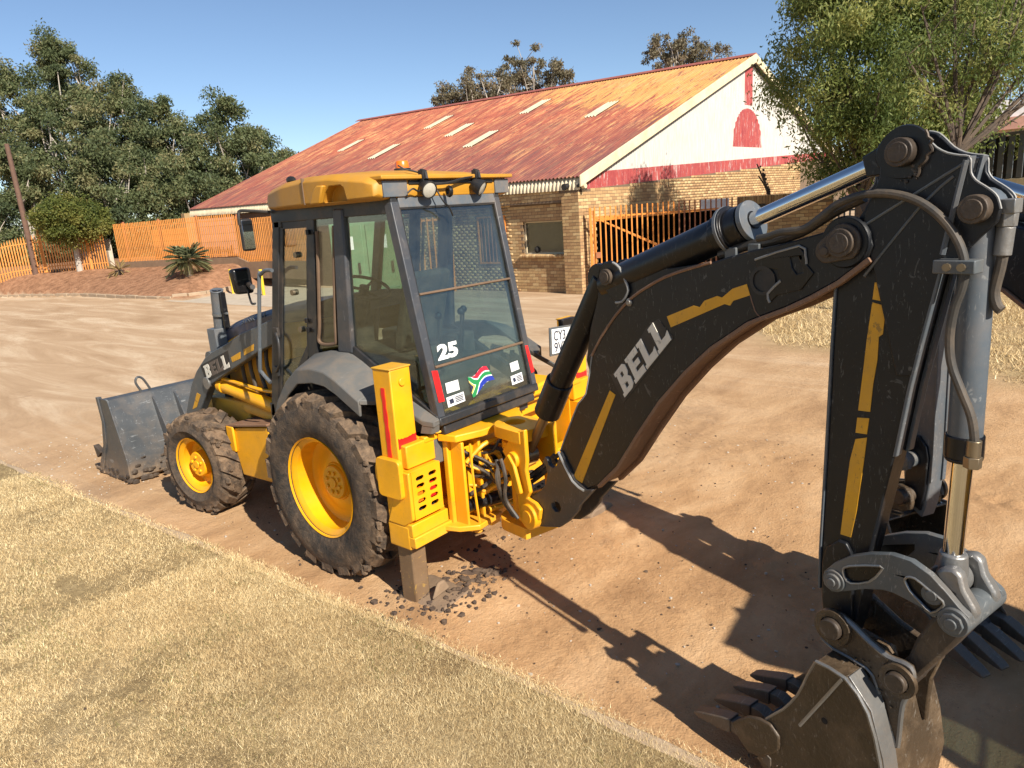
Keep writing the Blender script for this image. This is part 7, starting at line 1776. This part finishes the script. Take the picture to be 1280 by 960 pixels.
# round clipped tree, palm, yucca, cactus
tree('round_tree', (11.8, 37.89, 1.0), [((11.76, 37.56, 3.65), 1.75, 1.3, 1.0)], 120, 0.5, 330, 0.13, 0.07, 'leaf_round', 'bark_pale', 0.15, 'round clipped tree with a pale trunk in front of the palisade fence', 300, None, droop=0.1, fork=0.6, limbs=14, flat=0.85)
def fronds(name, base, n, L, mat, label, cat, h, seed, blade=0.42, up=0.7):
    rs = np.random.RandomState(seed); root = empty(name, base, label, cat)
    m = MB(); m.tube([(0, 0, -.2), (0.02, 0, h*.5), (0, 0, h)], [0.16, 0.13], 10, 2)
    for k in range(26): a = rs.uniform(0, 6.28); z = rs.uniform(0, h); m.tube([(0.12*math.cos(a), .12*math.sin(a), z), (0.22*math.cos(a), .22*math.sin(a), z+.07)], [0.03, 0.01], 4, 1)
    m.build('trunk', 'bark', root, 0)
    V = []; F = []; T_ = []
    for i in range(n):
        az = rs.uniform(0, 6.28); el = rs.uniform(-.5, 1.3)*up; l_ = L*rs.uniform(.75, 1.1); d = np.array([math.cos(az)*math.cos(el), math.sin(az)*math.cos(el), math.sin(el)]); pts = []
        for k in range(7): t = k/6; pts.append(np.array([0, 0, h])+d*l_*t+np.array([0, 0, -0.28*l_*t*t]))
        tn = rs.rand()*0.6+(0.35 if el < -0.05 else 0)
        for k in range(6):
            a, b = pts[k], pts[k+1]; s = np.cross(b-a, [0, 0, 1]); s /= np.linalg.norm(s)
            n0 = len(V); V += [a-s*.014, a+s*.014, b+s*.012, b-s*.012]; F.append((n0, n0+1, n0+2, n0+3)); T_ += [tn]*4
            if k >= 2:
                for sg in (-1, 1):
                    for q in range(3):
                        o_ = a+(b-a)*q/3; tip = o_+(s*sg*.75+d*.65)*blade*l_*(0.85-.35*abs(k/6-.7)); n0 = len(V); w_ = d*0.022
                        V += [o_-w_, o_+w_, o_*.45+tip*.55+w_+np.array([0, 0, .02]), tip+np.array([0, 0, -.05])]; F.append((n0, n0+1, n0+2, n0+3)); T_ += [min(1, max(0, tn+rs.uniform(-.12, .12)))]*4
    link('fronds', arr_mesh('fronds', np.array(V), np.array(F), mat, T_), root); return root
fronds('fan_palm', (12.64, 27.59, 0.70), 80, 1.0, 'leaf_palm', 'grey green fan palm growing on the mulched bank in front of the fence', 'palm', 0.75, 4, 0.36, 0.85)
fronds('yucca', (12.26, 34.06, 0.80), 26, 0.75, 'leaf_dry', 'small straw coloured yucca between the round tree and the palm', 'plant', 0.25, 6, 0.12, 1.1)
m = MB()
for (a, b_, h) in ((0, 0, 0.95), (0.18, .1, 0.6)): m.tube([(20.2+a, 4.3+b_, 2.5), (20.1+a*2-.15, 4.4+b_, 2.5+h*.5), (20.0+a*2.2-.35, 4.5+b_, 2.5+h)], [0.035, 0.02], 6, 3)
rs = np.random.RandomState(3)
for k in range(30): z = rs.uniform(0, 1); m.ball((20.2-.2*z+rs.uniform(-.05, .05), 4.3+.2*z+rs.uniform(-.05, .05), 2.5+z*.9), 0.035, 3)
m.build('bare_shrub', 'bark', None, 0, label='bare dark stems standing just above the boundary wall', cat='shrub')

# ---------------------------------------------------------------- the second machine, parked behind with its bucket facing the other way
B2 = copy_tree(BH)
B2['label'] = 'second backhoe loader, only its dark arm showing at the right edge behind the first bucket'
SC = 1.0
ang = R(-172.0); swing = R(-22.0)            # body heading, and the swing of its arm
joint = Vector(FN(3.43, 2.37, 1.01)); pvt = Vector((PV[0], PV[1], 0))
SW = Matrix.Translation(pvt) @ Matrix.Rotation(swing, 4, 'Z') @ Matrix.Translation(-pvt)
armset = {o.data.name for o in ARM_BOOM+ARM_DIP+ARM_BKT+[kp]}
for ch in B2.children:
    if ch.data and ch.data.name in armset: ch.matrix_local = SW
B2.rotation_euler = (0, 0, ang); B2.scale = (SC, SC, SC)
tgt = Vector((1.60, -3.60, 0))
rj = Matrix.Rotation(ang, 3, 'Z') @ (SW @ joint)*SC
B2.location = (tgt.x-rj.x, tgt.y-rj.y, 0)
for ch in B2.children:                      # its arm is painted a paler blue grey
    if ch.name.startswith('dipper') and ch.data and ch.data.name.startswith('dipper'):
        ch.material_slots[0].link = 'OBJECT'; ch.material_slots[0].material = MATS['cyl_grey']
